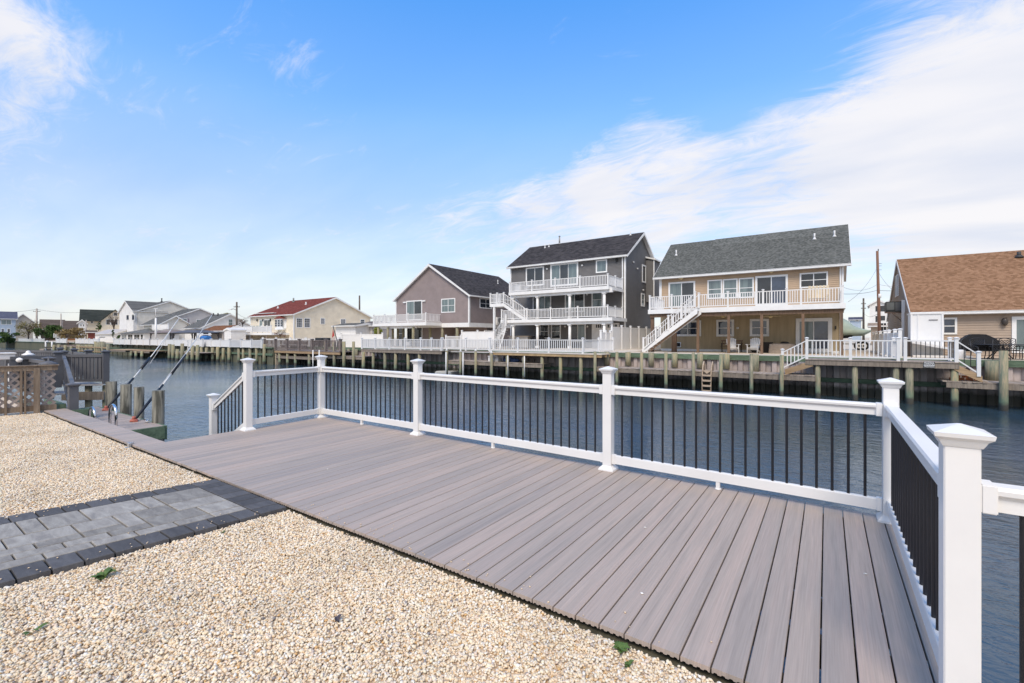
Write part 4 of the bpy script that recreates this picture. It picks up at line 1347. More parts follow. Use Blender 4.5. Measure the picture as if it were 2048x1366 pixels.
# boxes on docks
o = thing('storage_cooler', 'white cooler box on the small dock under the canal deck', 'cooler', (Xat(990, YP + .6), YP + .6, -.12))
q = origin(o)
MB().box(q.x - .42, q.x + .42, q.y - .25, q.y + .25, -.12, .16).build('body', VIN2, o, bevel=.02); MB().box(q.x - .44, q.x + .44, q.y - .27, q.y + .27, .2, .26).build('lid', VIN, o, bevel=.01); MB().box(q.x - .2, q.x + .44, q.y - .2, q.y + .2, .30, .42).build('tray', VIN, o, bevel=.01)
BLUE = M('blue_tarp', (0.05, 0.09, 0.22), 0.6, 0.3, 6, bump=.02, bscale=6)
def blobmesh(sx, sy, sz, seed, sub=3, amp=.12, flatten=True):
    bm = bmesh.new(); bmesh.ops.create_icosphere(bm, subdivisions=sub, radius=1)
    rg = random.Random(seed); ph = [rg.uniform(0, 6) for _ in range(6)]
    for v in bm.verts:
        c = v.co.copy()
        k = 1 + amp * (math.sin(c.x * 4 + ph[0]) * math.sin(c.y * 5 + ph[1]) + .6 * math.sin(c.z * 7 + ph[2] + c.x * 5))
        v.co = Vector((c.x * sx * k, c.y * sy * k, c.z * sz * k if not flatten or c.z > -.35 else -.35 * sz))
    for f in bm.faces: f.smooth = True
    me = bpy.data.meshes.new('b'); bm.to_mesh(me); bm.free()
    return me
me = blobmesh(.62, .3, .22, 3); me.materials.append(BLUE)
o = link('blue_cover', me, None, (Xat(1022, YP + .7), YP + .7, -.03)); tagobj(o, 'crumpled dark blue cover heaped on the small dock beside the cooler', 'tarp')
me = MB().lathe(0, 0, [(.01, -.16), (.12, -.13), (.17, 0), (.12, .13), (.04, .17), (.03, .22)], 14).mesh('float', VIN2)
o = link('mooring_float', me, None, (Xat(1048, YP + .6), YP + .6, .08)); tagobj(o, 'round white mooring float resting on the dark blue cover', 'float')
# floating platform
fp = gp(898, 747, WATERZ)
o = thing('floating_platform', 'low pale floating platform on the water beside the small dock', 'float', (fp.x, fp.y, WATERZ))
MB().box(fp.x - .85, fp.x + .85, fp.y - .7, fp.y + .9, WATERZ - .1, WATERZ + .16).build('hull', M('grey_plastic_float', (0.5, 0.5, 0.48), 0.5, 0.1, 3), o, bevel=.05)
MB().box(fp.x - .75, fp.x + .75, fp.y - .6, fp.y + .8, WATERZ + .161, WATERZ + .19).build('deck_mat', M('pale_float_mat', (0.66, 0.65, 0.62), 0.7, 0.08, 4), o)
for px in (893, 927):
    X = Xat(px, YP - .2); o = MB().cyl((X, YP - .25, -1.6), (X, YP - .25, .48), .045, n=10).build('mooring_pipe', VIN, None, base=(X, YP - .25, -1.2))
    tagobj(o, 'thin white mooring pipe rising %s the floating platform' % ('left of' if px < 900 else 'right of'), 'pipe')
for px, lab in ((626, 'left'), (638.5, 'right')):
    X = Xat(px, YP - .6); zt = yp(px, 700, YP - .6).z
    o = MB().cyl((X, YP - .6, -1.6), (X, YP - .6, zt), .055, n=10).build('mooring_pipe', VIN, None, base=(X, YP - .6, -1.2))
    tagobj(o, 'slim white pipe, %s of two, before the brown railed deck' % lab, 'pipe')
# bricks under the steps
BR = M('orange_brick', (0.42, 0.14, 0.06), 0.9, 0.2, 10)
o = thing('brick_pile', 'small pile of orange bricks under the wooden stair at right', 'bricks', (Xat(1933, YP + .8), YP + .8, LDZ))
q = origin(o)
for k in range(2):
    for j in range(4 - k):
        pbox('brick', o, BR, q.x - .4 + j * .24 + k * .12, q.y, LDZ + .10 * k, .2, .1, .09)

# ================================================================== HOUSES
ROOF2 = shingle('charcoal_shingle', (0.030, 0.028, 0.029), (0.054, 0.050, 0.052), (0.085, 0.078, 0.080))
ROOF1 = shingle('charcoal_shingle_side', (0.030, 0.028, 0.029), (0.054, 0.050, 0.052), (0.085, 0.078, 0.080), 'Y')
ROOF3 = shingle('grey_green_shingle', (0.07, 0.073, 0.066), (0.115, 0.118, 0.108), (0.17, 0.172, 0.158), row=.12, w=.13)
ROOF4 = shingle('tan_brown_shingle', (0.185, 0.100, 0.052), (0.27, 0.152, 0.086), (0.35, 0.205, 0.122), row=.12, w=.14)
SID1 = lapmat('taupe_siding', (0.300, 0.245, 0.235)); SID2 = lapmat('dark_grey_siding', (0.158, 0.152, 0.150)); SID3 = lapmat('tan_siding', (0.47, 0.345, 0.235))
SID4 = lapmat('beige_siding', (0.39, 0.305, 0.235)); STU = M('olive_tan_panel', (0.42, 0.335, 0.215), 0.85, 0.08, 2, stretch=(3, 3, .3))
SOF = M('white_soffit', (0.72, 0.71, 0.69), 0.6, 0.03, 1)
VENT = M('vent_pipe_white', (0.7, 0.7, 0.7), 0.5, 0.1, 5); VENTD = M('vent_pipe_dark', (0.05, 0.05, 0.05), 0.6, 0.1, 5)
LAMPM = M('porch_lamp_black', (0.02, 0.02, 0.02), 0.4); CREAMP = M('cream_floodlight', (0.75, 0.62, 0.35), 0.5)
def gable_x(par, x0, x1, y0, y1, ze, zr, roof, sid, over=.35, ox=None, th=.16, lap=True, e=.11, front=True, right=True, z0=FG, left=True, back=True, fascia=TRIM, yr=None, ez=None, gut=True):
    """house body with ridge along x; front faces -y. Returns front wall and right wall"""
    yr = (y0 + y1) / 2 if yr is None else yr
    sl = (zr - ze) / (yr - y0)
    m = MB()
    if front: m.lap((x0, y0, z0), (x1, y0, z0), (x0, y0, ze), (x1, y0, ze), (0, -1, 0), e)
    if back: m.quad((x1, y1, z0), (x0, y1, z0), (x0, y1, ze), (x1, y1, ze))
    for X, s, on in ((x1, 1, right), (x0, -1, left)):
        if not on: continue
        a0, a1 = ((X, y0, z0), (X, y1, z0)) if s > 0 else ((X, y1, z0), (X, y0, z0))
        b0, b1 = ((X, y0, ze), (X, y1, ze)) if s > 0 else ((X, y1, ze), (X, y0, ze))
        m.lap(a0, a1, b0, b1, (s, 0, 0), e)
        m.lap(b0, b1, (X, yr, zr), (X, yr, zr), (s, 0, 0), e)
    m.build('wall', sid, par)
    # roof slabs
    r = MB()
    ox = over if ox is None else ox
    xa, xb = x0 - ox, x1 + ox
    ya, yb = y0 - over, y1 + over
    za = ze - over * sl; zb = ze - over * (zr - ze) / (y1 - yr)
    nf = Vector((0, -sl, 1)).normalized(); nb_ = Vector((0, (zr - ze) / (y1 - yr), 1)).normalized()
    r.lap((xa, ya, za + th), (xb, ya, za + th), (xa, yr, zr + th), (xb, yr, zr + th), nf, .16, .014)
    r.lap((xb, yb, zb + th), (xa, yb, zb + th), (xb, yr, zr + th), (xa, yr, zr + th), nb_, .16, .014)
    ro = r.build('roof', roof, par)
    # rake boards, soffit, fascia and gutter
    f = MB()
    for X in (xa, xb):
        q = .025 if X == xb else -.025
        f.prism([(X, ya, za + th - .004), (X, yr, zr + th - .004), (X, yr, zr - .10), (X, ya, za - .03)], (q, 0, 0))
        f.prism([(X, yb, zb + th - .004), (X, yr, zr + th - .004), (X, yr, zr - .10), (X, yb, zb - .03)], (q, 0, 0))
    f.build('rake_board', fascia, ro)
    f = MB()
    f.prism([(xa, ya, za - .012), (xa, yr, zr - .02), (xa, yr, zr + th - .03), (xa, ya, za + th - .03)], (xb - xa, 0, 0))
    f.prism([(xa, yb, zb - .012), (xa, yr, zr - .02), (xa, yr, zr + th - .03), (xa, yb, zb + th - .03)], (xb - xa, 0, 0))
    f.build('soffit', SOF, ro)
    if gut:
        MB().box(xa, xb, ya - .11, ya - .004, za + th - .14, za + th - .01).box(xa, xb, ya - .13, ya - .11, za + th - .03, za + th - .004).build('gutter', fascia, ro)
    return Wall((0, y0, 0), (1, 0, 0), (0, -1, 0)), Wall((x1, 0, 0), (0, 1, 0), (1, 0, 0))
def corner_trim(par, x, y, z0, z1, w=.11, name='corner_board', mat=TRIM):
    MB().box(x - w / 2, x + w / 2, y - w / 2, y + w / 2, z0, z1).build(name, mat, par)
def downspout(par, x, y, z0, z1, mat=TRIM):
    MB().box(x - .04, x + .04, y - .09, y - .02, z0, z1).build('downspout', mat, par)
def vent(par, p, h, mat=VENT, r=.05, capr=0):
    m = MB().cyl(p, p + Vector((0, 0, h)), r, n=10)
    m.cyl(p + Vector((0, 0, -.05)), p + Vector((0, 0, .12)), r * 2.6, r * 1.1, n=10)
    if capr: m.cyl(p + Vector((0, 0, h)), p + Vector((0, 0, h + .1)), capr, capr * .7, n=10)
    m.build('roof_vent', mat, par)
def roof_pt(px, py, y0, ze, yr, zr, th=.16):
    """where the ray through a pixel meets the front roof slope"""
    a, b = rdir(px); c = (HZ - py) / FOC
    sl = (zr - ze) / (yr - y0)
    d = (ze + th - sl * y0 - CAMZ) / (c - sl * b)
    return dp(px, py, d)
# ---------------- tan house
h3 = thing('tan_house', 'tan two-storey house with grey shingle roof, long white balcony and outside stair', 'house', (-5, 36, FG))
HX0, HX1, F3, ZE3, YR3, ZR3 = -10.75, .85, 36.0, 6.33, 40.5, 9.45
w3, w3r = gable_x(h3, HX0, HX1, F3, 45, ZE3, ZR3, ROOF3, SID3, over=.42, e=.125, z0=3.35)
MB().box(HX0 + .02, HX1 - .02, F3 + .05, 44.9, FG, 3.4).build('lower_wall', STU, h3)
MB().box(HX0, HX1, F3 + .02, F3 + .05, FG, FG + .16).build('base_board', TRIM, h3)
tl = roof_pt(1429, 484, F3, ZE3, YR3, ZR3)
MB().prism([(tl.x, YR3 - 1.1, ZR3 - .58), (tl.x, YR3 + .02, ZR3 + .20), (tl.x, YR3 + .3, ZR3 + .20), (tl.x, YR3 + .3, ZR3 - .2)], (HX1 + .42 - tl.x, 0, 0)).build('ridge_cap', ROOF3, h3)
corner_trim(h3, HX0, F3, 3.3, ZE3 - .1); corner_trim(h3, HX1, F3, 3.3, ZE3 - .1)
downspout(h3, HX1 - .12, F3, FG, ZE3 - .15); downspout(h3, HX0 + .1, F3, 3.3, ZE3 - .15)
R5 = lambda x0, y0, x1, y1: (1260 + x0 / 4.267, 430 + y0 / 4.267, 1260 + x1 / 4.267, 430 + y1 / 4.267)
win(h3, w3, R5(330, 570, 558, 790), 2, 1, .12, [GLASSG, GLASS], 'sliding_door', out=.075)
for a in ((662, 553, 788, 715), (793, 545, 920, 712), (928, 536, 1058, 708)):
    win(h3, w3, R5(*a), 1, 2, .09, GLASSG)
win(h3, w3, R5(1070, 515, 1348, 775), 2, 1, .13, [GLASS, GLASSB], 'sliding_door', out=.075)
win(h3, w3, R5(1448, 490, 1690, 620), 2, 2, .09, GLASS)
w3b = Wall((0, F3 + .05, 0), (1, 0, 0), (0, -1, 0))
for a, c in (((385, 900, 608, 1035), 2), ((738, 893, 888, 1037), 1), ((1023, 887, 1187, 1036), 1)):
    win(h3, w3b, R5(*a), c, 2, .15, GLASSB, bars=None)
win(h3, w3b, R5(395, 1085, 436, 1128), 1, 1, .05, GLASS, 'crawl_vent')
win(h3, w3b, R5(1415, 880, 1725, 1168), 2, 1, .22, [GLASSG, GLASSB], 'sliding_door', out=.085)
def flood(par, w, px, py):
    u, z = w.at(px, py); p = w.p(u, z, .02)
    m = MB().cyl(p, p + Vector((0, -.06, 0)), .06, n=10)
    for s in (-1, 1):
        m.cyl(p + Vector((0, -.05, .02)), p + Vector((s * .13, -.2, .08)), .03, .075, n=10)
    m.build('flood_light', CREAMP, par)
flood(h3, w3, 1363, 558.5); flood(h3, w3, 1543, 545)
u, z = w3b.at(1475.5, 656); p = w3b.p(u, z, .03)
MB().lathe(p.x, p.y, [(.06, z - .07), (.08, z), (.06, z + .07)], 10).build('wall_lamp', TRIM, h3)
u, z = w3b.at(1671, 655); p = w3b.p(u, z, .03)
MB().box(p.x - .04, p.x + .04, p.y - .1, p.y, z - .12, z + .1).build('wall_lamp', LAMPM, h3)
for px, py, h in ((1352.5, 511, .45), (1629, 478.5, .42), (1669, 473, .42)):
    vent(h3, roof_pt(px, py, F3, ZE3, YR3, ZR3), h, r=.055)
# balcony
BY = 32.2; BZ = 3.5
bx0, bx1 = Xat(1297, BY), Xat(1690, BY)
xs0 = Xat(1388, BY)         # stair head
bal = MB().box(bx0, bx1, BY, F3 - .02, BZ - .10, BZ - .02).build('balcony', M('balcony_floor', (0.6, 0.57, 0.53), 0.7, 0.05), h3)
MB().box(bx0, bx1, BY - .03, BY - .002, BZ - .30, BZ + .01).box(bx1 + .002, bx1 + .03, BY - .03, F3 - .1, BZ - .30, BZ + .01).box(bx0 - .03, bx0 - .002, BY - .03, F3 - .1, BZ - .3, BZ + .01).build('fascia_board', TRIM, bal)
MB().box(bx0 + .05, bx1 - .05, BY + .12, BY + .22, BZ - .55, BZ - .30).build('beam', WOODB, bal)
MB().box(bx0 + .05, bx1 - .05, BY + 1.5, BY + 1.6, BZ - .38, BZ - .11).build('beam', WOODB, bal)
for px in (1301, 1348, 1396, 1457.5, 1523.5, 1606, 1683):
    X = Xat(px, BY + .17)
    w = .20 if px == 1348 else .15
    if px == 1348: pbox('support_post', bal, WOODB, Xat(1348.5, BY + 1.0), BY + 1.0, FG, .32, .22, BZ - .4 - FG)
    elif px == 1301: pbox('support_post', bal, WOODB, Xat(1305, BY + .3), BY + .3, FG, .22, .15, BZ - .4 - FG)
    else: pbox('support_post', bal, WOODB, X, BY + .17, FG, w, w, BZ - .55 - FG)
bp = [bx0 + .08, Xat(1343, BY), xs0 - .05]
for i in range(2):
    railing(bal, (bp[i], BY + .06, BZ), (bp[i + 1], BY + .06, BZ), h=.92, posts='start', sp=.135, bw=.042, pname='railing_post')
bp = [Xat(p, BY) for p in (1398, 1455.5, 1526, 1573, 1602, 1685)]
for i in range(5):
    railing(bal, (bp[i], BY + .06, BZ), (bp[i + 1], BY + .06, BZ), h=.92, posts='both' if i == 0 else 'end', sp=.14, bw=.042)
railing(bal, (bp[-1], BY + .06, BZ), (bp[-1], F3 - .15, BZ), h=.92, posts='none', sp=.2, bw=.042)
railing(bal, (bx0 + .08, BY + .06, BZ), (bx0 + .08, F3 - .15, BZ), h=.92, posts='none', sp=.2, bw=.042)
# stair
st_top = Vector((xs0, BY - .6, BZ)); 
sx1 = yp(1284, 696, BY - 1.2)
SY0, SY1 = BY - 1.15, BY - .08
sbx = Xat(1287, SY0)
stx = Xat(1390, SY0)
stt = MB().vbar((stx + .15, SY0, BZ - .42), (sbx - .1, SY0, FG - .12), .045, .36).build('stair', TRIM, h3)
MB().vbar((stx + .15, SY1, BZ - .42), (sbx - .1, SY1, FG - .12), .045, .34).build('stringer', TRIM, stt)
MB().vbar((stx + .15, SY0 + .08, BZ - .52), (sbx + .3, SY0 + .08, FG - .05), .04, .26).build('stringer', WOODB, stt)
NS = 15
for k in range(NS):
    f0 = (k + .2) / NS
    X = stx + (sbx - stx) * (k + 1) / NS; Z = BZ + (FG - BZ) * (k + 1) / NS
    MB().box(X, X + abs(sbx - stx) / NS + .03, SY0 - .02, SY1, Z - .035, Z).build('tread', M('stair_tread_grey', (0.5, 0.48, 0.46), 0.7, 0.05), stt)
for yy in (SY0, SY1):
    railing(stt, (stx, yy, BZ), (sbx, yy, FG), h=.92, sp=.16, mids=3 if yy == SY0 else 3, bw=.038, zb=.12)
# ceiling fans below the balcony
for px, nm in ((1446, 'left'), (1541, 'right')):
    p = yp(px, 632, BY + 1.9)
    o = thing('ceiling_fan', 'cream ceiling fan under the balcony, %s of two' % nm, 'fan', (p.x, p.y, BZ - .1))
    MB().cyl((p.x, p.y, BZ - .1), (p.x, p.y, p.z), .02).lathe(p.x, p.y, [(.05, p.z - .12), (.11, p.z - .08), (.11, p.z), (.03, p.z + .03)], 12).build('motor', CREAMP, o)
    for k in range(5):
        a = k * 2 * math.pi / 5 + .3
        MB().bar((p.x + .1 * math.cos(a), p.y + .1 * math.sin(a), p.z - .03), (p.x + .62 * math.cos(a), p.y + .62 * math.sin(a), p.z - .03), .13, .012).build('blade', CREAMP, o)
# ---------------- furniture at the tan house
def adirondack(px, yaw, label):
    p = Vector((Xat(px, 33.9), 33.9, FG))
    o = thing('adirondack_chair', label, 'chair', (p.x, p.y, FG))
    R = Matrix.Rotation(yaw, 3, 'Z')
    def T(v): return Vector((p.x, p.y, FG)) + R @ Vector(v)
    def bar(nm, a, b, w, h, up=(0, 0, 1)):
        m = MB().bar(T(a), T(b), w, h, up=R @ Vector(up)); m.build(nm, VIN, o)
    for s_ in (-1, 1):
        bar('front_leg', (s_ * .30, -.42, 0), (s_ * .30, -.42, .55), .10, .03, (1, 0, 0))
        bar('rear_leg', (s_ * .26, -.40, .33), (s_ * .26, .45, .02), .025, .12)
        bar('arm', (s_ * .34, -.50, .57), (s_ * .34, .25, .57), .14, .025)
    for k in range(6):
        f = k / 5; bar('seat_slat', (-.26, -.42 + .09 * k, .37 - .032 * k), (.26, -.42 + .09 * k, .37 - .032 * k), .08, .02)
    for k in range(6):
        u = -.24 + .096 * k
        top = 1.02 - abs(u) ** 2 * 1.6
        bar('back_slat', (u * .85, .10, .20), (u * 1.15, .42, top), .085, .02, (0, -1, .3))
    bar('back_rail', (-.32, .24, .55), (.32, .24, .55), .05, .02)
adirondack(1464.5, .35, 'white adirondack chair left of two, behind the slim porch post')
adirondack(1508, -.12, 'white adirondack chair right of two, beside the dark box')
def bench(px, label):
    p = Vector((Xat(px, 35.1), 35.1, FG))
    o = thing('park_bench', label, 'bench', p)
    IR = M('dark_iron', (0.02, 0.02, 0.02), .6)
    for s_ in (-.62, .62):
        MB().tube([p + Vector((s_, -.25, 0)), p + Vector((s_, -.18, .4)), p + Vector((s_, -.2, .6)), p + Vector((s_, .1, .62))], .022, 6).tube([p + Vector((s_, .25, 0)), p + Vector((s_, .1, .4)), p + Vector((s_, .2, .85))], .022, 6).build('frame', IR, o)
    for k in range(3):
        MB().box(p.x - .7, p.x + .7, p.y - .25 + .14 * k, p.y - .14 + .14 * k, .40 + FG, .43 + FG).build('seat_slat', WOODB, o)
    for z in (.55, .75):
        MB().box(p.x - .7, p.x + .7, p.y + .13, p.y + .16, z + FG, z + FG + .1).build('back_slat', WOODB, o)
bench(1463, 'brown slatted bench with iron legs behind the left white chair')
DBX = M('dark_brown_resin', (0.035, 0.026, 0.022), .6, .1, 4)
o = thing('deck_box', 'dark brown storage box against the tan wall beside the right white chair', 'storage box', (Xat(1520, 35.0), 35.0, FG)); q = origin(o)
MB().box(q.x - .55, q.x + .7, q.y - .05, q.y + .5, FG, FG + .62).build('body', DBX, o, bevel=.02); MB().box(q.x - .58, q.x + .73, q.y - .08, q.y + .53, FG + .621, FG + .72).build('lid', DBX, o, bevel=.02)
q = Vector((Xat(1564, 34.6), 34.6, FG))
o = thing('covered_table', 'low table under a wrinkled beige cloth cover on the tan house patio', 'table', q)
me = MB()
nn_ = 28; ring = []
for lv, (k, z) in enumerate(((1.06, 0), (1.04, .2), (1.0, .5), (.98, .60), (.55, .64))):
    for i in range(nn_):
        a = 2 * math.pi * i / nn_
        sx = abs(math.cos(a)) ** .45 * math.copysign(1, math.cos(a)); sy = abs(math.sin(a)) ** .45 * math.copysign(1, math.sin(a))
        wv = 1 + (.035 * math.sin(i * 2.4) if lv < 3 else 0)
        me.v.append((q.x + .72 * sx * k * wv, q.y + .42 * sy * k * wv, FG + z + (.02 * math.sin(i * 1.7) if lv == 0 else 0)))
for lv in range(4):
    for i in range(nn_):
        me.f.append((lv * nn_ + i, lv * nn_ + (i + 1) % nn_, (lv + 1) * nn_ + (i + 1) % nn_, (lv + 1) * nn_ + i)); me.sm.append(True)
me.f.append(tuple(4 * nn_ + i for i in range(nn_))); me.sm.append(True)
me.build('cloth_cover', M('beige_cloth', (0.42, 0.34, 0.27), .9, .12, 3, bump=.01, bscale=12), o)
MB().lathe(q.x + .15, q.y, [(.25, FG + .64), (.27, FG + .68), (.2, FG + .74), (.05, FG + .77)], 14).build('lid', M('dark_lid', (0.02, 0.02, 0.02), .5), o)
q = dp(1640, 579, 0); a_, b_2 = rdir(1637); d_ = (BY + .9) / b_2; q = dp(1637, 590, d_)
o = thing('balcony_chair', 'cream slatted chair with high back standing on the tan house balcony', 'chair', (q.x, q.y, BZ))
CR = M('cream_plastic', (0.72, 0.60, 0.42), .5, .05)
for k in range(6): pbox('back_slat', o, CR, q.x - .45 + .18 * k, q.y + .2, BZ + .4, .13, .02, .78)
MB().box(q.x - .52, q.x + .52, q.y - .3, q.y + .2, BZ + .38, BZ + .42).build('seat', CR, o)
for sx in (-.5, .5):
    for sy in (-.27, .2): pbox('leg', o, CR, q.x + sx, q.y + sy, BZ, .05, .05, .6)
    pbox('arm', o, CR, q.x + sx, q.y - .03, BZ + .6, .08, .5, .03)
# ---------------- three-storey grey house
h2 = thing('three_storey_house', 'dark grey three-storey house with stacked white balconies and outside stairs at its left', 'house', (-20, 37.3, FG))
G0, G1, F2, ZE2, YR2, ZR2 = -25.9, -14.1, 37.3, 8.55, 41.3, 11.05
w2_, w2r = gable_x(h2, G0, G1, F2, 45.3, ZE2, ZR2, ROOF2, SID2, over=.32)
corner_trim(h2, G0, F2, FG, ZE2 - .1); corner_trim(h2, G1, F2, FG, ZE2 - .1, .13)
downspout(h2, G1 - .18, F2 - .06, 3.4, ZE2 - .2)
R4 = lambda x0, y0, x1, y1: (960 + x0 / 4.553, 440 + y0 / 4.553, 960 + x1 / 4.553, 440 + y1 / 4.553)
win(h2, w2_, R4(420, 428, 585, 600), 2, 1, .13, GLASS, 'sliding_door')
win(h2, w2_, R4(643, 392, 897, 600), 3, 1, .15, [GLASSG, GLASS, GLASSG], 'sliding_door')
win(h2, w2_, R4(1057, 362, 1160, 480), 1, 1, .11, GLASSG)
win(h2, w2_, R4(483, 680, 650, 830), 3, 1, .10, [GLASS, GLASSG, GLASSG], 'sliding_door')
win(h2, w2_, R4(775, 665, 955, 840), 2, 1, .12, [GLASSG, GLASS], 'sliding_door')
win(h2, w2_, R4(1018, 652, 1120, 800), 1, 2, .11, GLASSG)
win(h2, w2_, R4(545, 950, 632, 1080), 1, 2, .10, GLASS); win(h2, w2_, R4(648, 948, 738, 1085), 1, 2, .10, GLASS)
win(h2, w2_, R4(820, 945, 965, 1110), 2, 1, .11, [GLASS, GLASSG], 'sliding_door')
# garage style door with small lights
gd_ = MB(); u0, u1, z0, z1 = w2_.rect(*R4(1020, 940, 1270, 1110)); w2_.box(gd_, u0, u1, FG, z1, 0, .05); gdo = gd_.build('garage_door', VIN2, h2)
for r_ in (R4(1055, 952, 1125, 982), R4(1160, 952, 1252, 980)):
    a, b_, c, d_ = w2_.rect(*r_)
    for k in range(4):
        m = MB(); w2_.box(m, a + (b_ - a) * k / 4 + .03, a + (b_ - a) * (k + 1) / 4 - .03, c, d_, .051, .058); m.build('pane', GLASS, gdo)
win(h2, w2r, R4(1473, 410, 1506, 572), 1, 1, .13, GLASS, out=.075)
win(h2, w2r, R4(1463, 668, 1495, 788), 1, 2, .13, GLASSG, out=.075)
# chimney chase on the side
ch = MB(); cy0 = xp(960 + 1510 / 4.553, 560, G1).y; cy1 = cy0 + 1.9
ch.lap((G1 + .75, cy0, 4.9), (G1 + .75, cy1, 4.9), (G1 + .75, cy0, 8.9), (G1 + .75, cy1, 8.9), (1, 0, 0)).lap((G1, cy0, 4.9), (G1 + .75, cy0, 4.9), (G1, cy0, 8.9), (G1 + .75, cy0, 8.9), (0, -1, 0))
ch.quad((G1, cy0, 4.9), (G1 + .75, cy0, 4.9), (G1 + .75, cy1, 4.9), (G1, cy1, 4.9)); ch.box(G1, G1 + .74, cy0 + .02, cy1, 4.91, 8.88)
cho = ch.build('side_bay', SID2, h2)
MB().prism([(G1, cy0 - .15, 9.05), (G1 + .95, cy0 - .15, 8.78), (G1 + .95, cy0 - .15, 8.92), (G1, cy0 - .15, 9.2)], (0, 2.3, 0)).build('bay_roof', TRIM, cho)
corner_trim(cho, G1 + .77, cy0, 4.9, 8.85, .09)
for px, py, w in ((1273.5, 537, w2r), (1265.5, 524, w2r), (1285, 580, w2r)):
    u, z = w2r.at(px, py); p = w2r.p(u, z, .02)
    MB().cyl(p, p + Vector((.12, 0, -.03)), .06, .07, n=10).build('vent_hood', TRIM, h2)
for px, py in ((1095, 538), (1165, 531), (1175, 589), (1131, 653), (1175.5, 653)):
    u, z = w2_.at(px, py); p = w2_.p(u, z, .02)
    MB().lathe(p.x, p.y - .06, [(.05, z - .08), (.09, z), (.05, z + .08)], 10).build('wall_lamp', TRIM, h2)
u, z = w2_.at(1234, 520); p = w2_.p(u, z, .02)
MB().lathe(p.x, p.y - .1, [(.05, z - .16), (.1, z - .05), (.09, z + .1), (.02, z + .18)], 10).build('wall_lamp', LAMPM, h2)
for px, py, h in ((1090, 496, .4), (1098, 494, .4), (1261, 470.5, .35)):
    vent(h2, roof_pt(px, py, F2, ZE2, YR2, ZR2), h, r=.05)
p = roof_pt(1119, 488, F2, ZE2, YR2, ZR2); vent(h2, p, .75, M('grey_flue', (.3, .3, .3), .5), .08, .11)
# balconies
D2 = 34.0
def deck2(nm, zl, pxa, pxb, posts, fh=.34):
    xa, xb = Xat(pxa, D2), Xat(pxb, D2)
    b = MB().box(xa, xb, D2, F2 - .02, zl - .12, zl - .02).build(nm, SOF, h2)
    MB().box(xa, xb, D2 - .03, D2 - .002, zl - .26, zl + .01).box(xb + .002, xb + .03, D2 - .03, F2 - .1, zl - .26, zl + .01).build('fascia_board', TRIM, b)
    MB().box(xa + .1, Xat(960 + 1195 / 4.553, D2), D2 + .2, D2 + .42, zl - .48, zl - .121).build('beam', TRIM, b)
    xs_ = [Xat(p, D2) for p in posts]
    for i in range(len(xs_) - 1):
        railing(b, (xs_[i], D2 + .06, zl), (xs_[i + 1], D2 + .06, zl), h=.9, posts='both' if i == 0 else 'end', sp=.14, bw=.042)
    railing(b, (xs_[-1], D2 + .06, zl), (xs_[-1], F2 - .12, zl), h=.9, posts='end', mids=1, sp=.17, bw=.042)
    railing(b, (xs_[0], D2 + .06, zl), (xs_[0], F2 - .12, zl), h=.9, posts='none', sp=.2, bw=.042)
    return b
ZD1, ZD2 = 3.12, 5.62
b2 = deck2('upper_balcony', ZD2, 1017.5, 1217, [960 + k / 4.553 for k in (268, 470, 682, 908, 1162)])
b1 = deck2('lower_balcony', ZD1, 1001.5, 1224, [960 + k / 4.553 for k in (195, 405, 640, 888, 1160)])
COLM = TRIM
for px in (1026.5, 1075, 1139.5, 1208.5):
    X = Xat(px, D2 + .3)
    for za, zb in ((ZD1, ZD2 - .48), (FG + .1, ZD1 - .48)):
        m = MB().box(X - .13, X + .13, D2 + .17, D2 + .43, za, za + .2).cyl((X, D2 + .3, za + .2), (X, D2 + .3, zb - .12), .125, .115, 14).cyl((X, D2 + .3, zb - .12), (X, D2 + .3, zb - .08), .15, .15, 14).box(X - .16, X + .16, D2 + .14, D2 + .46, zb - .08, zb - .002)
        m.build('column', COLM, b2 if za == ZD1 else b1)
# outside stair: landing at left, flight up to the right, flight down to the patio
lz = yp(975, 608, D2).z
lx0, lx1 = Xat(979.5, D2), Xat(1008, D2)
stq = MB().box(lx0, lx1, D2 + .0, D2 + 1.6, lz - .3, lz).build('outside_stair', TRIM, h2)
railing(stq, (lx0 + .05, D2 + .05, lz), (lx1 - .05, D2 + .05, lz), h=.9, sp=.14, bw=.042, mids=1)
railing(stq, (lx0 + .05, D2 + .05, lz), (lx0 + .05, D2 + 1.55, lz), h=.9, sp=.2, bw=.042, posts='end')
for yy in (D2 + .05, D2 + 1.4):
    railing(stq, (lx1 - .05, yy, lz), (Xat(1054, yy), yy, ZD1), h=.9, sp=.17, bw=.04, posts='end', zb=.1)
    MB().vbar((lx1 - .1, yy + .03, lz - .3), (Xat(1054, yy), yy + .03, ZD1 - .3), .05, .3).build('stringer', TRIM, stq)
n_ = 9
for k in range(n_):
    f0 = (k + .5) / n_; X = lx1 + (Xat(1054, D2) - lx1) * f0; Z = lz + (ZD1 - lz) * f0
    MB().box(X - .16, X + .16, D2 + .08, D2 + 1.35, Z - .04, Z).build('tread', SOF, stq)
pbox('support_post', stq, TRIM, Xat(988.5, D2 + .1), D2 + .12, FG, .18, .18, lz - .3 - FG)
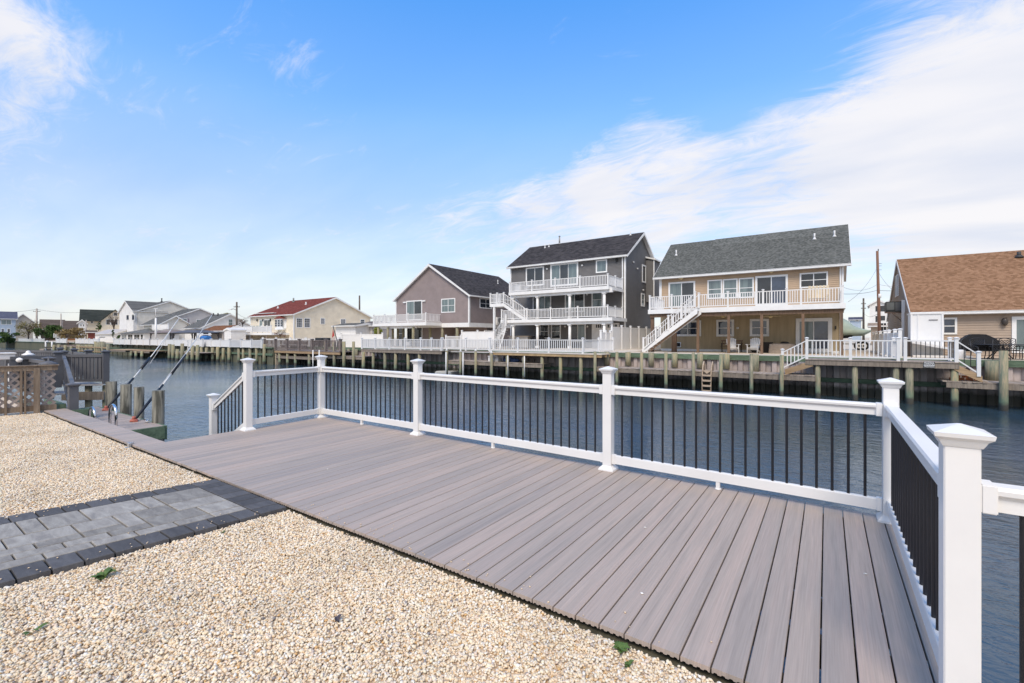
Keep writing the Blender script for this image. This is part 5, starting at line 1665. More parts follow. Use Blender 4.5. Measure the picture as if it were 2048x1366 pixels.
# lower flight from lower balcony down-left to patio
fx1, fx0 = Xat(1010, D2 + 1.0), Xat(980, D2 - .6)
for yy in (D2 - 1.2, D2 - .15):
    railing(stq, (Xat(1012, yy), yy, ZD1 - .55), (Xat(979 if yy > D2 - 1 else 999, yy), yy, FG), h=.9, sp=.17, bw=.04, zb=.1)
    MB().vbar((Xat(1012, yy), yy, ZD1 - .85), (Xat(979 if yy > D2 - 1 else 999, yy), yy, FG - .2), .05, .3).build('stringer', TRIM, stq)
for k in range(10):
    f0 = (k + .5) / 10; X = Xat(1011, D2 - .7) + (Xat(984, D2 - .7) - Xat(1011, D2 - .7)) * f0; Z = ZD1 - .6 + (FG - ZD1 + .6) * f0
    MB().box(X - .15, X + .15, D2 - 1.15, D2 - .2, Z - .04, Z).build('tread', SOF, stq)
# patio items under the balcony
o = thing('patio_island', 'beige outdoor counter with a dark covered grill under the grey house balconies', 'counter', yp(1040, 680, D2 + 1.6)); q = origin(o); 
MB().box(q.x - 1.0, q.x + 1.1, q.y - .4, q.y + .4, .6, 1.62).build('cabinet', M('island_grey', (.42, .41, .40), .7, .1), o); MB().box(q.x - 1.1, q.x + 1.2, q.y - .5, q.y + .5, 1.621, 1.68).build('counter_top', M('island_top', (.5, .42, .33), .5, .1), o)
me = blobmesh(.85, .4, .55, 5); me.materials.append(M('black_cover', (.02, .02, .022), .55, .2, 4, bump=.02, bscale=5)); link('grill_cover', me, o, (q.x + 2.0, q.y, 1.15))
# ---------------- privacy fence between the two houses
def privacy(name, label, pts, ztop, zb=FG, pitch=1.9, ph=.12, mat=VIN):
    f = thing(name, label, 'fence', (pts[0][0], pts[0][1], zb))
    for a, b in zip(pts[:-1], pts[1:]):
        A, B = Vector((a[0], a[1], zb)), Vector((b[0], b[1], zb))
        n = max(1, round((B - A).length / pitch)); ang = math.atan2(B.y - A.y, B.x - A.x)
        for i in range(n + 1):
            p = A.lerp(B, i / n); link('fence_post', post_mesh(.13, ztop - zb + ph, mat), f, p, (0, 0, ang))
            if i < n:
                q = A.lerp(B, (i + 1) / n)
                MB().vbar(p + Vector((0, 0, .08)), q + Vector((0, 0, .08)), .035, ztop - zb - .08).build('fence_panel', mat, f)
                MB().vbar(p + Vector((0, 0, ztop - zb - .09)), q + Vector((0, 0, ztop - zb - .09)), .06, .09).build('top_rail', mat, f)
    return f
privacy('privacy_fence', 'tall white vinyl privacy fence between the three-storey house and tan house', [(-12.9, 31.5), (-12.9, 45)], 2.32)
privacy('privacy_fence', 'short lower run of white vinyl fence stepping up beside the privacy fence', [(Xat(1203, 29.4), 29.3), (-12.95, 31.3)], 1.9, pitch=1.3)
privacy('privacy_fence', 'white vinyl fence between the gabled house and the three-storey house', [(Xat(924, 33), 33), (Xat(988, 33), 33)], 1.53 + .55, pitch=2.2)
pf = thing('patio_railing', 'short white picket railing left of the fence between the two grey houses', 'railing', (Xat(894, 31), 31, FG))
railing(pf, (Xat(892, 31), 31, FG), (Xat(922, 31), 31, FG), h=1.15, sp=.14, bw=.05)
# ---------------- gabled grey house
def gable_y(par, x0, x1, y0, y1, ze, zr, roof, sid, over=.3, th=.16, z0=FG, e=.11, fascia=TRIM, xr_=None, gut=True):
    xr_ = (x0 + x1) / 2 if xr_ is None else xr_
    sl = (zr - ze) / (x1 - xr_)
    m = MB()
    m.lap((x0, y0, z0), (x1, y0, z0), (x0, y0, ze), (x1, y0, ze), (0, -1, 0), e).lap((x0, y0, ze), (x1, y0, ze), (xr_, y0, zr), (xr_, y0, zr), (0, -1, 0), e)
    m.lap((x1, y0, z0), (x1, y1, z0), (x1, y0, ze), (x1, y1, ze), (1, 0, 0), e)
    m.quad((x0, y1, z0), (x0, y0, z0), (x0, y0, ze), (x0, y1, ze)); m.quad((x1, y1, z0), (x0, y1, z0), (x0, y1, ze), (x1, y1, ze)); m.add([(x1, y1, ze), (x0, y1, ze), (xr_, y1, zr)], [(0, 1, 2)])
    m.build('wall', sid, par)
    r = MB(); ya, yb = y0 - over, y1 + over
    xa, xb = x0 - over, x1 + over
    za = ze - over * (zr - ze) / (xr_ - x0); zb = ze - over * sl
    nr = Vector((sl, 0, 1)).normalized(); nl = Vector((-(zr - ze) / (xr_ - x0), 0, 1)).normalized()
    r.lap((xb, ya, zb + th), (xb, yb, zb + th), (xr_, ya, zr + th), (xr_, yb, zr + th), nr, .16, .014)
    r.lap((xa, yb, za + th), (xa, ya, za + th), (xr_, yb, zr + th), (xr_, ya, zr + th), nl, .16, .014)
    ro = r.build('roof', roof, par)
    f = MB()
    for Y, q in ((ya, -.025), (yb, .025)):
        f.prism([(xa, Y, za + th - .004), (xr_, Y, zr + th - .004), (xr_, Y, zr - .12), (xa, Y, za - .05)], (0, q, 0))
        f.prism([(xb, Y, zb + th - .004), (xr_, Y, zr + th - .004), (xr_, Y, zr - .12), (xb, Y, zb - .05)], (0, q, 0))
    f.build('rake_board', fascia, ro)
    f = MB()
    f.prism([(xa, ya, za - .012), (xr_, ya, zr - .02), (xr_, ya, zr + th - .03), (xa, ya, za + th - .03)], (0, yb - ya, 0))
    f.prism([(xb, ya, zb - .012), (xr_, ya, zr - .02), (xr_, ya, zr + th - .03), (xb, ya, zb + th - .03)], (0, yb - ya, 0))
    f.build('soffit', SOF, ro)
    if gut: MB().box(xb + .004, xb + .11, ya, yb, zb + th - .14, zb + th - .01).build('gutter', fascia, ro)
    return Wall((0, y0, 0), (1, 0, 0), (0, -1, 0)), Wall((x1, 0, 0), (0, 1, 0), (1, 0, 0))
h1 = thing('gabled_house', 'taupe grey house with a big front gable, charcoal roof and side balcony', 'house', (-35.8, 36, FG))
K0, K1, F1 = -41.3, -30.25, 36.0
w1_, w1r = gable_y(h1, K0, K1, F1, 48.3, 5.92, 9.45, ROOF1, SID1, z0=3.02)
R3 = lambda x0, y0, x1, y1: (740 + x0 / 5.693, 500 + y0 / 5.693, 740 + x1 / 5.693, 500 + y1 / 5.693)
MB().box(K0 - .06, K1 + .06, F1 - .08, F1 + .02, 2.62, 3.06).box(K1 + .02, K1 + .08, F1 + .02, 48.3, 2.62, 3.06).build('band_board', TRIM, h1)
corner_trim(h1, K0, F1, 3.06, 5.8, .14); corner_trim(h1, K1, F1, 3.06, 5.8, .16)
lw = MB(); lw.lap((K0 + 1.2, F1 + 1.0, FG), (K0 + 6.5, F1 + 1.0, FG), (K0 + 1.2, F1 + 1.0, 2.62), (K0 + 6.5, F1 + 1.0, 2.62), (0, -1, 0)).lap((K0 + 6.5, F1 + 3, FG), (K1, F1 + 3, FG), (K0 + 6.5, F1 + 3, 2.62), (K1, F1 + 3, 2.62), (0, -1, 0)).quad((K0 + 6.5, F1 + 1, FG), (K0 + 6.5, F1 + 3, FG), (K0 + 6.5, F1 + 3, 2.62), (K0 + 6.5, F1 + 1, 2.62)).lap((K1 - .3, F1 + 3, FG), (K1 - .3, 48, FG), (K1 - .3, F1 + 3, 2.62), (K1 - .3, 48, 2.62), (1, 0, 0))
lw.build('lower_wall', SID1, h1)
MB().quad((K0, F1, 2.62), (K1, F1, 2.62), (K1, 48, 2.62), (K0, 48, 2.62)).build('underside', SOF, h1)
win(h1, w1_, R3(417, 575, 597, 800), 2, 1, .12, [GLASSG, GLASS], 'sliding_door')
win(h1, w1_, R3(815, 552, 973, 713), 2, 2, .10, GLASSG)
win(h1, w1r, R3(1245, 553, 1385, 668), 2, 2, .10, GLASS)
wl = Wall((0, F1 + 1, 0), (1, 0, 0), (0, -1, 0)); wl2 = Wall((0, F1 + 3, 0), (1, 0, 0), (0, -1, 0))
win(h1, wl, R3(330, 875, 395, 1030), 1, 2, .09, GLASS); win(h1, wl, R3(425, 875, 600, 1050), 2, 1, .1, GLASS, 'sliding_door')
win(h1, wl2, R3(888, 865, 975, 990), 1, 2, .1, GLASS)
win(h1, w1r, (38.5, 40.8, .9, 2.3), 2, 1, .08, GLASS, px=False)
for px, py in ((810.5, 605), (849, 602), (811, 654.5), (846.5, 654.5)):
    w = w1_ if py < 620 else wl
    u, z = w.at(px, py); p = w.p(u, z, .02); MB().box(p.x - .22 if py < 620 else p.x - .06, p.x + .22 if py < 620 else p.x + .06, p.y - .14, p.y, z - .07, z + .08).build('wall_lamp', TRIM if py < 620 else LAMPM, h1)
pr = Vector((K1 - 2.4, 46.0, 0)); vent(h1, Vector((-33.6, 45.5, 8.2)), .5)
for px in (757, 775.5, 786, 795.5, 806.5, 826, 860, 885, 914.5):
    yy = F1 - 2.2 if px in (757, 775.5, 826) else F1 + .15
    if px in (786,): yy = F1 - .4
    X = Xat(px, yy)
    piling(h1, X, yy, 2.65, .13 if px < 850 else .15, FG, name='support_post')
B1Y = 33.6; B1Z = 3.12
ax0, ax1 = Xat(745.5, B1Y), Xat(852, B1Y)
bb = MB().box(ax0, ax1, B1Y, F1 - .1, B1Z - .12, B1Z - .02).build('balcony', SOF, h1)
MB().box(ax0, ax1, B1Y - .03, B1Y - .002, B1Z - .33, B1Z + .01).box(ax1 + .002, ax1 + .03, B1Y, F1 - .1, B1Z - .33, B1Z + .01).build('fascia_board', TRIM, bb)
MB().box(ax0 + .6, Xat(826, B1Y), B1Y + .35, B1Y + .5, B1Z - .6, B1Z - .121).build('beam', TRIM, bb)
xs_ = [Xat(p, B1Y) for p in (746.5, 768.5, 791.5, 815.5, 851)]
for i in range(4):
    railing(bb, (xs_[i], B1Y + .06, B1Z), (xs_[i + 1], B1Y + .06, B1Z), h=.9, posts='both' if i == 0 else 'end', sp=.15, bw=.045)
railing(bb, (ax1 - .06, B1Y + .06, B1Z), (ax1 - .06, F1 - .15, B1Z), h=.9, posts='none', sp=.2, bw=.045)
railing(bb, (ax0 + .06, B1Y + .06, B1Z), (ax0 + .06, F1 + 1, B1Z), h=.9, posts='end', sp=.16, bw=.045)
ac_ = thing('wall_ac_unit', 'white air conditioner unit on brackets at the gabled house side', 'air conditioner', (K1 + .1, 41, 2.2))
uu, zz_ = w1r.at(992, 641)
MB().box(K1 + .1, K1 + .5, uu - .45, uu + .45, zz_ - .4, zz_ + .35).build('casing', VIN2, ac_, bevel=.02)
fg2 = MB(); fg2.cyl((K1 + .5, uu, zz_), (K1 + .53, uu, zz_), .28, n=18); fg2.build('fan_grille', M('ac_grille', (.2, .2, .2), .5), ac_)
MB().vbar((K1 + .02, uu - .4, zz_ - .5), (K1 + .55, uu - .4, zz_ - .5), .05, .05).vbar((K1 + .02, uu + .4, zz_ - .5), (K1 + .55, uu + .4, zz_ - .5), .05, .05).build('bracket', TRIM, ac_)
# ---------------- brown-roof house at right
h4 = thing('brown_roof_house', 'beige house with a broad tan-brown shingle roof at the right edge', 'house', (6, 33, FG))
F4 = 33.0
J0 = Xat(1822, F4); J1 = 16.0
ze4 = yp(1822, 626, F4).z; sl4_top = yp(1800, 521, F4)
ky = 38.6
zr4 = yp(1797, 520.5, ky).z - .1
w4, w4r = gable_x(h4, J0, J1, F4, 2 * ky - F4, ze4 + .05, zr4, ROOF4, SID4, over=.30, ox=.06, e=.125, right=False)
w4l = Wall((J0, 0, 0), (0, 1, 0), (-1, 0, 0))
corner_trim(h4, J0, F4, FG, ze4, .12)
downspout(h4, J0 + .0, F4 + .1, FG, ze4)
R6 = lambda x0, y0, x1, y1: (1680 + x0 / 4.554, 480 + y0 / 4.554, 1680 + x1 / 4.554, 480 + y1 / 4.554)
win(h4, w4, R6(925, 707, 1065, 860), 1, 2, .09, [GLASSB], )
win(h4, w4, R6(1562, 695, 1900, 1030), 2, 1, .16, [GLASSG, GLASSG], 'sliding_door')
win(h4, w4l, (38.0, 38.6, 4.2, 5.6), 1, 2, .08, GLASSG, px=False); win(h4, w4l, (38.9, 39.5, 4.2, 5.6), 1, 2, .08, GLASSG, px=False)
MB().box(J0 - .05, J0 - .01, F4 + 1.2, F4 + 3.2, FG, 3.0).build('side_panel', SID4, h4)
cy_ = xp(1806, 640, J0 - .1).y
MB().box(J0 - .16, J0 - .02, cy_ - .1, cy_ + .1, FG, xp(1806, 600, J0 - .1).z).build('conduit', VIN2, h4)
u, z = w4.at(2008, 644); p = w4.p(u, z, .02)
MB().lathe(p.x, p.y - .12, [(.04, z - .2), (.11, z - .1), (.12, z + .08), (.06, z + .2)], 12).build('wall_lamp', M('bronze_lamp', (.06, .05, .045), .4), h4)
sl4 = (zr4 - ze4 - .05) / (ky - F4)
p = roof_pt(2038, 514, F4, ze4 + .05, ky, zr4); vent(h4, p, .3, VENTD, .09)
# white outdoor shower enclosure
ea, eb = Xat(1822, F4 - 1.15), Xat(1886, F4 - 1.15)
ztp = yp(1860, 625, F4 - 1.15).z
sh = thing('shower_enclosure', 'tall white outdoor shower cabin against the beige house', 'shower', ((ea + eb) / 2, F4 - .6, FG))
MB().box(ea, eb, F4 - 1.15, F4 - .03, FG + .05, ztp - .08).build('body', VIN, sh)
MB().box(ea - .04, eb + .04, F4 - 1.2, F4 - .02, ztp - .08, ztp).build('top_trim', VIN, sh)
MB().box(ea + .25, ea + .32, F4 - 1.18, F4 - 1.151, FG + .05, ztp - .08).box(ea - .02, ea + .06, F4 - 1.19, F4 - 1.151, FG, ztp - .08).box(eb - .06, eb + .02, F4 - 1.19, F4 - 1.151, FG, ztp - .08).build('frame', VIN, sh)
MB().box(ea + .7, eb - .2, F4 - 1.175, F4 - 1.151, ztp - .42, ztp - .36).build('slot', M('grey_slot', (.25, .24, .24), .6), sh)
# AC condenser on a wall bracket
ax, ay = J0 - .02, xp(1804, 615, J0 - .1).y
ux0 = yp(1771.5, 620, ay).x
ac = thing('ac_condenser', 'large dark grey air conditioning condenser on a wall bracket of the beige house', 'air conditioner', (ux0 + .4, ay, 3.5))
z1_ = yp(1790, 603, ay).z; z0_ = yp(1790, 623.5, ay).z
DG = M('dark_condenser', (.028, .029, .028), .5, .1, 3)
MB().box(ux0, J0 - .1, ay - .0, ay + .8, z0_, z1_).build('casing', DG, ac, bevel=.02)
for k in range(10):
    X = ux0 + .45 + k * ((J0 - .1 - ux0 - .5) / 10)
    MB().box(X, X + .03, ay - .02, ay - .002, z0_ + .06, z1_ - .05).build('fin', M('condenser_fin', (.12, .12, .12), .5), ac)
MB().box(ux0 + .03, ux0 + .4, ay - .03, ay - .001, z0_ + .12, z1_ - .05).build('service_panel', M('condenser_panel', (.11, .115, .11), .5), ac)
MB().box(ux0 - .05, J0, ay, ay + .06, z0_ - .08, z0_ - .01).bar((ux0 + .3, ay + .03, z0_ - .08), (J0, ay + .03, z0_ - .7), .05, .05).build('bracket', M('rust_brown', (.12, .08, .06), .7), ac)
# stairs/white furniture below shower
me = MB().prism([(ea - .35, F4 - 2.0, FG + .95), (ea + 1.75, F4 - 2.0, FG + .42), (ea + 1.75, F4 - 2.0, FG + .34), (ea - .35, F4 - 2.0, FG + .80)], (0, .8, 0)).box(ea + 1.6, ea + 1.72, F4 - 2.0, F4 - 1.9, FG, FG + 1.0)
me.prism([(ea + 1.4, F4 - 2.02, FG), (ea + 1.65, F4 - 2.02, FG + .8), (ea + 1.85, F4 - 2.02, FG + .8), (ea + 1.6, F4 - 2.02, FG)], (0, .06, 0)).box(ea + .0, ea + 2.2, F4 - 1.9, F4 - 1.3, FG, FG + .12)
tagobj(me.build('folding_table', VIN, None, base=(ea + .7, F4 - 1.7, FG)), 'white slanted folding table leaning below the shower cabin', 'table')
o = MB().box(Xat(1812, F4 - 3), Xat(1822, F4 - 3), F4 - 3, F4 - 2.5, FG, FG + .95).build('rubbish_bin', DBX, None, bevel=.03, base=(Xat(1817, F4 - 3), F4 - 3, FG)); tagobj(o, 'dark brown bin beside the white railing corner near the shower cabin', 'bin')
# long white side fence between tan and brown houses
sf = thing('side_fence', 'white vinyl fence running back between the tan house and beige house', 'fence', (Xat(1803, 26.2), 26.2, FG))
fa = Vector((Xat(1800, 26.3), 26.3, FG)); fb = xp(1738, 690, fa.x + .0)
n = 9
fdir = [(1800, 26.3), (1790, 27.9), (1778, 30.2), (1770, 32.4), (1761, 35.5), (1753, 39), (1747, 43)]
pts = [Vector((Xat(a, y), y, FG)) for a, y in fdir]
for i, p in enumerate(pts):
    link('fence_post', post_mesh(.13, 1.4, VIN), sf, p)
    if i:
        MB().vbar(pts[i - 1] + Vector((0, 0, .1)), p + Vector((0, 0, .1)), .03, 1.08).build('fence_panel', VIN, sf)
        MB().vbar(pts[i - 1] + Vector((0, 0, 1.18)), p + Vector((0, 0, 1.18)), .07, .08).build('top_rail', VIN, sf)
# grill and iron furniture
GY = 29.6
q = yp(1955, 704, GY); 
BC = M('black_grill_cover', (.012, .012, .014), .6, .3, 3, bump=.02, bscale=4)
g0, g1_ = Xat(1923, GY), Xat(1996, GY)
gh = yp(1950, 668, GY).z
m = MB()
prof = [(g0, 0), (g0 - .02, .62), (g0 + .25, .85), (g0 + .62, gh - FG), (g0 + .62 + .95, gh - FG - .02), (g1_ - .45, .78), (g1_ - .05, .7), (g1_ - .1, .1), (g1_ - .3, 0)]
prof = [yp(a, b, GY) for a, b in ((1923, 703), (1922, 683), (1928, 677), (1941, 668.3), (1957, 668), (1973, 668.6), (1988, 675), (1998, 680), (2001, 688), (2000, 703))]
m.prism([(p_.x, GY, max(FG, p_.z)) for p_ in prof], (0, .7, 0))
o = m.build('covered_grill', BC, None, bevel=.05, base=(q.x, GY, FG)); tagobj(o, 'barbecue grill under a black fabric cover in front of the beige house', 'grill')
IRON = M('black_wrought_iron', (.018, .018, .02), .45, .1, 6, spec=.5)
def iron_chair(px, Y, yaw, label):
    p = Vector((Xat(px, Y), Y, FG + .0))
    o = thing('iron_chair', label, 'chair', p, 'black iron patio chairs')
    R = Matrix.Rotation(yaw, 3, 'Z'); T = lambda v: p + R @ Vector(v)
    m = MB()
    for sx in (-.26, .26):
        m.tube([T((sx, -.25, 0)), T((sx * 1.02, -.23, .22)), T((sx, -.24, .44)), T((sx * 1.05, -.2, .62)), T((sx * 1.1, .0, .66)), T((sx, .2, .64))], .016, 6)
        m.tube([T((sx, .32, 0)), T((sx, .22, .3)), T((sx, .22, .5)), T((sx, .30, .95))], .016, 6)
    m.tube([T((-.26, .30, .95)), T((-.12, .31, 1.0)), T((.12, .31, 1.0)), T((.26, .30, .95))], .016, 6)
    m.build('frame', IRON, o)
    m = MB(); m.add([T((-.25, -.25, .44)), T((.25, -.25, .44)), T((.25, .22, .44)), T((-.25, .22, .44)), T((-.25, -.25, .47)), T((.25, -.25, .47)), T((.25, .22, .47)), T((-.25, .22, .47))], BOXF); m.build('seat', IRON, o)
    m = MB()
    for k in range(-4, 5):
        for s_ in (-1, 1):
            a0 = (k * .085, .235, .52); a1 = (k * .085 + s_ * .36, .29, .92)
            c0 = max(-.25, min(.25, a0[0])); 
            t0 = 0; t1 = 1
            d = a1[0] - a0[0]
            lo, hi = 0, 1
            for lim in (-.25, .25):
                t_ = (lim - a0[0]) / d
                if (lim < 0) == (d < 0): hi = min(hi, t_)
                else: lo = max(lo, t_)
            if hi - lo > .05:
                L_ = lambda t_: T(tuple(a0[i] + (a1[i] - a0[i]) * t_ for i in range(3)))
                m.bar(L_(lo), L_(hi), .018, .012)
    m.tube([T((-.25, .24, .52)), T((.25, .24, .52))], .014, 6)
    m.build('back_lattice', IRON, o)
iron_chair(1964, 28.3, .35, 'black iron chair nearest the covered grill, seen at an angle')
iron_chair(1999, 27.9, 3.14, 'black iron chair facing away, right of the tall green piling')
iron_chair(2019, 29.6, 0.0, 'black iron chair behind the round iron table')
iron_chair(2050, 28.5, -1.3, 'black iron chair cut off by the right edge of the view')
o = thing('iron_table', 'round black iron patio table among the iron chairs', 'table', (Xat(2000, 28.9), 28.9, FG)); q = origin(o)
m = MB().cyl((q.x, q.y, FG + .70), (q.x, q.y, FG + .73), 1.0, n=28); m.build('tabletop', IRON, o)
for k in range(4):
    a = k * math.pi / 2 + .4
    MB().tube([(q.x + .12 * math.cos(a), q.y + .12 * math.sin(a), FG + .7), (q.x + .2 * math.cos(a), q.y + .2 * math.sin(a), FG + .4), (q.x + .55 * math.cos(a), q.y + .55 * math.sin(a), FG + .02)], .02, 6).build('leg', IRON, o)
o = MB().lathe(Xat(1920.5, GY - .4), GY - .4, [(.16, FG), (.19, FG + .05), (.19, FG + .38), (.16, FG + .44), (.08, FG + .47)], 16).build('gas_bottle', VIN2, None, base=(Xat(1920.5, GY - .4), GY - .4, FG)); tagobj(o, 'pale propane bottle on the ground left of the covered grill', 'gas bottle')
# ---------------- boat on trailer and things between the houses
BT = M('pale_green_boat_cover', (.36, .43, .36), .8, .08, 2, (.28, .34, .29), bump=.015, bscale=3)
Yb = 47.0
xa, xb = Xat(1660, Yb), Xat(1742, Yb)
bo = thing('covered_boat', 'boat under a pale green fabric cover on a twin axle trailer between the houses', 'boat', ((xa + xb) / 2, Yb, FG))
zt = lambda py, px: yp(px, py, Yb).z
ns, nr_ = 14, 9
m = MB()
for i in range(ns + 1):
    s = i / ns; X = xa + (xb - xa) * s
    px = 1660 + 82 * s
    top = np.interp(s, [0, .25, .42, .6, .8, 1.0], [zt(655, px), zt(634, px), zt(640, px), zt(652, px), zt(657.5, px), zt(661, px)])
    gun = zt(np.interp(s, [0, 1], [662, 660]), px); bot = np.interp(s, [0, .8, 1], [zt(674, px), zt(672, px), zt(664, px)])
    hw = np.interp(s, [0, .6, .85, 1], [1.15, 1.15, .8, .12])
    for j in range(nr_):
        t_ = j / (nr_ - 1)
        pr_ = [(-.35, bot), (-1, bot + .15), (-1.02, gun), (-.55, gun + (top - gun) * .6), (0, top), (.55, gun + (top - gun) * .6), (1.02, gun), (1, bot + .15), (.35, bot)][j]
        m.v.append((X, Yb + pr_[0] * hw, pr_[1]))
for i in range(ns):
    for j in range(nr_ - 1):
        a = i * nr_ + j; m.f.append((a, a + nr_, a + nr_ + 1, a + 1)); m.sm.append(True)
m.f.append(tuple(range(nr_))); m.sm.append(False); m.f.append(tuple(ns * nr_ + j for j in range(nr_))[::-1]); m.sm.append(False)
m.build('cover', BT, bo)
MB().prism([(xa, Yb - .9, zt(674, 1660)), (xb - 1.2, Yb - .9, zt(672, 1735)), (xb - 1.4, Yb - .9, zt(676, 1735)), (xa, Yb - .9, zt(679, 1660))], (0, 1.8, 0)).build('hull', M('navy_hull', (.02, .02, .03), .4), bo)
MB().box(xa, xb, Yb - .8, Yb - .72, FG + .45, FG + .55).box(xa, xb, Yb + .72, Yb + .8, FG + .45, FG + .55).build('trailer_frame', M('galv', (.5, .5, .5), .4, .1, metal=.5), bo)
TY = M('tyre_rubber', (.02, .02, .02), .85)
for px in (1718, 1727.5):
    X = Xat(px, Yb - .95); zc_ = FG + .36
    wo_ = MB().cyl((X, Yb - 1.05, zc_), (X, Yb - .85, zc_), .35, n=20).build('wheel', TY, bo)
    MB().cyl((X, Yb - 1.07, zc_), (X, Yb - 1.04, zc_), .2, n=14).build('rim', VENT, wo_)
    MB().cyl((X, Yb - 1.09, zc_), (X, Yb - 1.06, zc_), .07, n=10).build('hub', VENTD, wo_)
    MB().box(X - .42, X + .42, Yb - 1.1, Yb - .8, zc_ + .38, zc_ + .43).build('mudguard', VIN2, wo_)
# rear white three-storey house
def far_house(name, label, px0, px1, pyeave, pytop, d, dep, wallm, roofm, wins=(), gable='x', z0=FG, over=.4, e=.16, glass=GLASS, cat='house', yaw=None, shut=None, fasc=TRIM, gp_=None):
    """house facing the camera at depth d; placed by the picture columns of its front"""
    c = dp((px0 + px1) / 2, HZ, d)
    off = math.atan(((px0 + px1) / 2 - PCX) / FOC)
    yawr = TH - off if yaw is None else yaw
    o = thing(name, label, cat, (c.x, c.y, z0))
    W_ = (px1 - px0) * d / FOC * math.cos(off)
    ze = CAMZ + (HZ - pyeave) * d / FOC; zr = CAMZ + (HZ - pytop) * d / FOC
    # build in world-aligned coords at origin then rotate about c
    hold = len(bpy.data.objects)
    before = set(bpy.data.objects)
    WO[o.name] = Vector((0, 0, z0))
    if gable == 'x':
        wf, wr = gable_x(o, -W_ / 2, W_ / 2, 0, dep, ze, zr, roofm, wallm, over=over, e=e, z0=z0, fascia=fasc)
    else:
        wf, wr = gable_y(o, -W_ / 2, W_ / 2, 0, dep, ze, zr, roofm, wallm, over=over, e=e, z0=z0, fascia=fasc)
    for w_ in wins:
        a, b, c_, d_, cols, rows = w_[:6]
        u0 = (a - (px0 + px1) / 2) * d / FOC * math.cos(off); u1 = (c_ - (px0 + px1) / 2) * d / FOC * math.cos(off)
        z1 = CAMZ + (HZ - b) * d / FOC; z0w = CAMZ + (HZ - d_) * d / FOC
        win(o, wf, (u0, u1, z0w, z1), cols, rows, .10, w_[6] if len(w_) > 6 else glass, px=False, mat=w_[7] if len(w_) > 7 else TRIM, shutters=shut)
    o.rotation_euler = (0, 0, yawr)
    return o
# ================================================================== background beyond the right houses
WS = lapmat('white_siding', (.76, .75, .73)); GS = lapmat('pale_grey_siding', (.50, .475, .465)); BS = lapmat('blue_siding', (.42, .50, .60)); CS = lapmat('cream_siding', (.76, .68, .54))
CW = lapmat('offwhite_siding', (.76, .72, .64)); WHS = lapmat('clean_white_siding', (.76, .75, .73))
RG = shingle('mid_grey_shingle', (.08, .085, .08), (.13, .13, .125), (.18, .18, .175)); RB = shingle('blue_grey_shingle', (.07, .075, .11), (.10, .105, .15), (.13, .14, .19))
RBR = shingle('brown_shingle', (.08, .06, .05), (.115, .09, .075), (.15, .12, .10)); RDG = shingle('dark_green_shingle', (.02, .025, .02), (.04, .045, .038), (.06, .065, .055))
RRED = shingle('red_brown_shingle', (.14, .036, .028), (.19, .052, .04), (.24, .072, .055)); RORG = shingle('rust_shingle', (.13, .06, .03), (.2, .09, .045), (.25, .12, .06))
BLKF = M('black_frame', (.03, .03, .035), .5)
far_house('white_modern_house', 'white three-storey house with dark windows behind the utility pole', 1739, 1774, 609, 600, 95, 10, WHS, ROOF1,
          [(1751, 612, 1760, 623, 1, 2, GLASS, BLKF), (1761, 612, 1770, 623, 1, 2, GLASS, BLKF), (1751, 632, 1760, 644, 1, 2, GLASS, BLKF), (1761, 632, 1770, 641, 1, 2, GLASS, BLKF)], gable='y')
far_house('small_blue_house', 'small pale blue house low behind the covered boat', 1700, 1722, 640, 634, 120, 10, BS, RB, [(1710, 639, 1718, 643, 2, 1)])
far_house('low_neighbour_garage', 'low beige garage behind the white side fence', 1742, 1775, 653, 647, 62, 6, SID4, SID4, [(1760, 645, 1774, 672, 2, 1)])
far_house('grey_peaked_house', 'white house with dark peak just above the air conditioner', 1776, 1800, 603, 597, 100, 9, WHS, ROOF1, [], gable='y')
# utility poles
PW = M('utility_pole_wood', (.23, .11, .07), .85, .2, 2, (.16, .09, .06), (6, 6, .5)); PG = M('grey_pole_wood', (.12, .10, .085), .85, .2, 2); PL = M('pale_pole_wood', (.42, .37, .33), .85, .15, 2)
WIRE = M('black_wire', (.02, .02, .02), .6)
def upole(px, pyt, d, r, label, mat=PW, arms=(), lean=0.0, base=FG):
    t_ = dp(px, pyt, d); b = Vector((t_.x + lean, t_.y, base))
    o = thing('utility_pole', label, 'utility pole', b)
    MB().cyl(b, t_, r * 1.15, r * .8, 12).build('shaft', mat, o)
    for dz, w in arms:
        z = t_.z - dz
        MB().bar((t_.x - w * CT, t_.y - w * ST, z), (t_.x + w * CT, t_.y + w * ST, z), .09, .11).build('cross_arm', PG, o)
        for s_ in (-.9, -.4, .4, .9):
            MB().cyl((t_.x + s_ * w * CT, t_.y + s_ * w * ST, z + .05), (t_.x + s_ * w * CT, t_.y + s_ * w * ST, z + .2), .04, .03, 8).build('insulator', VENTD, o)
    return o, t_
u1o, u1 = upole(1754.5, 502, 58, .17, 'tall brown utility pole rising between the tan and beige houses', arms=(), lean=.25)
for z, s_ in ((1.6, 1), (1.9, 1), (2.4, 1)):
    MB().bar((u1.x, u1.y, u1.z - z), (u1.x + .55 * CT, u1.y + .55 * ST, u1.z - z), .04, .04).build('bracket', VENTD, u1o)
MB().cyl((u1.x + .1, u1.y, u1.z), (u1.x + .1, u1.y, u1.z + .25), .05).build('cap', VENTD, u1o)
MB().cyl((u1.x + .2, u1.y, CAMZ + (HZ - 596) * 58 / FOC), (u1.x + .22, u1.y, CAMZ + (HZ - 588) * 58 / FOC), .2, n=12).build('band', VENT, u1o)
u2o, u2 = upole(1727, 596.5, 98, .2, 'dark distant utility pole behind the covered boat', mat=PG, arms=((1.2, .5), (2.2, .5)))
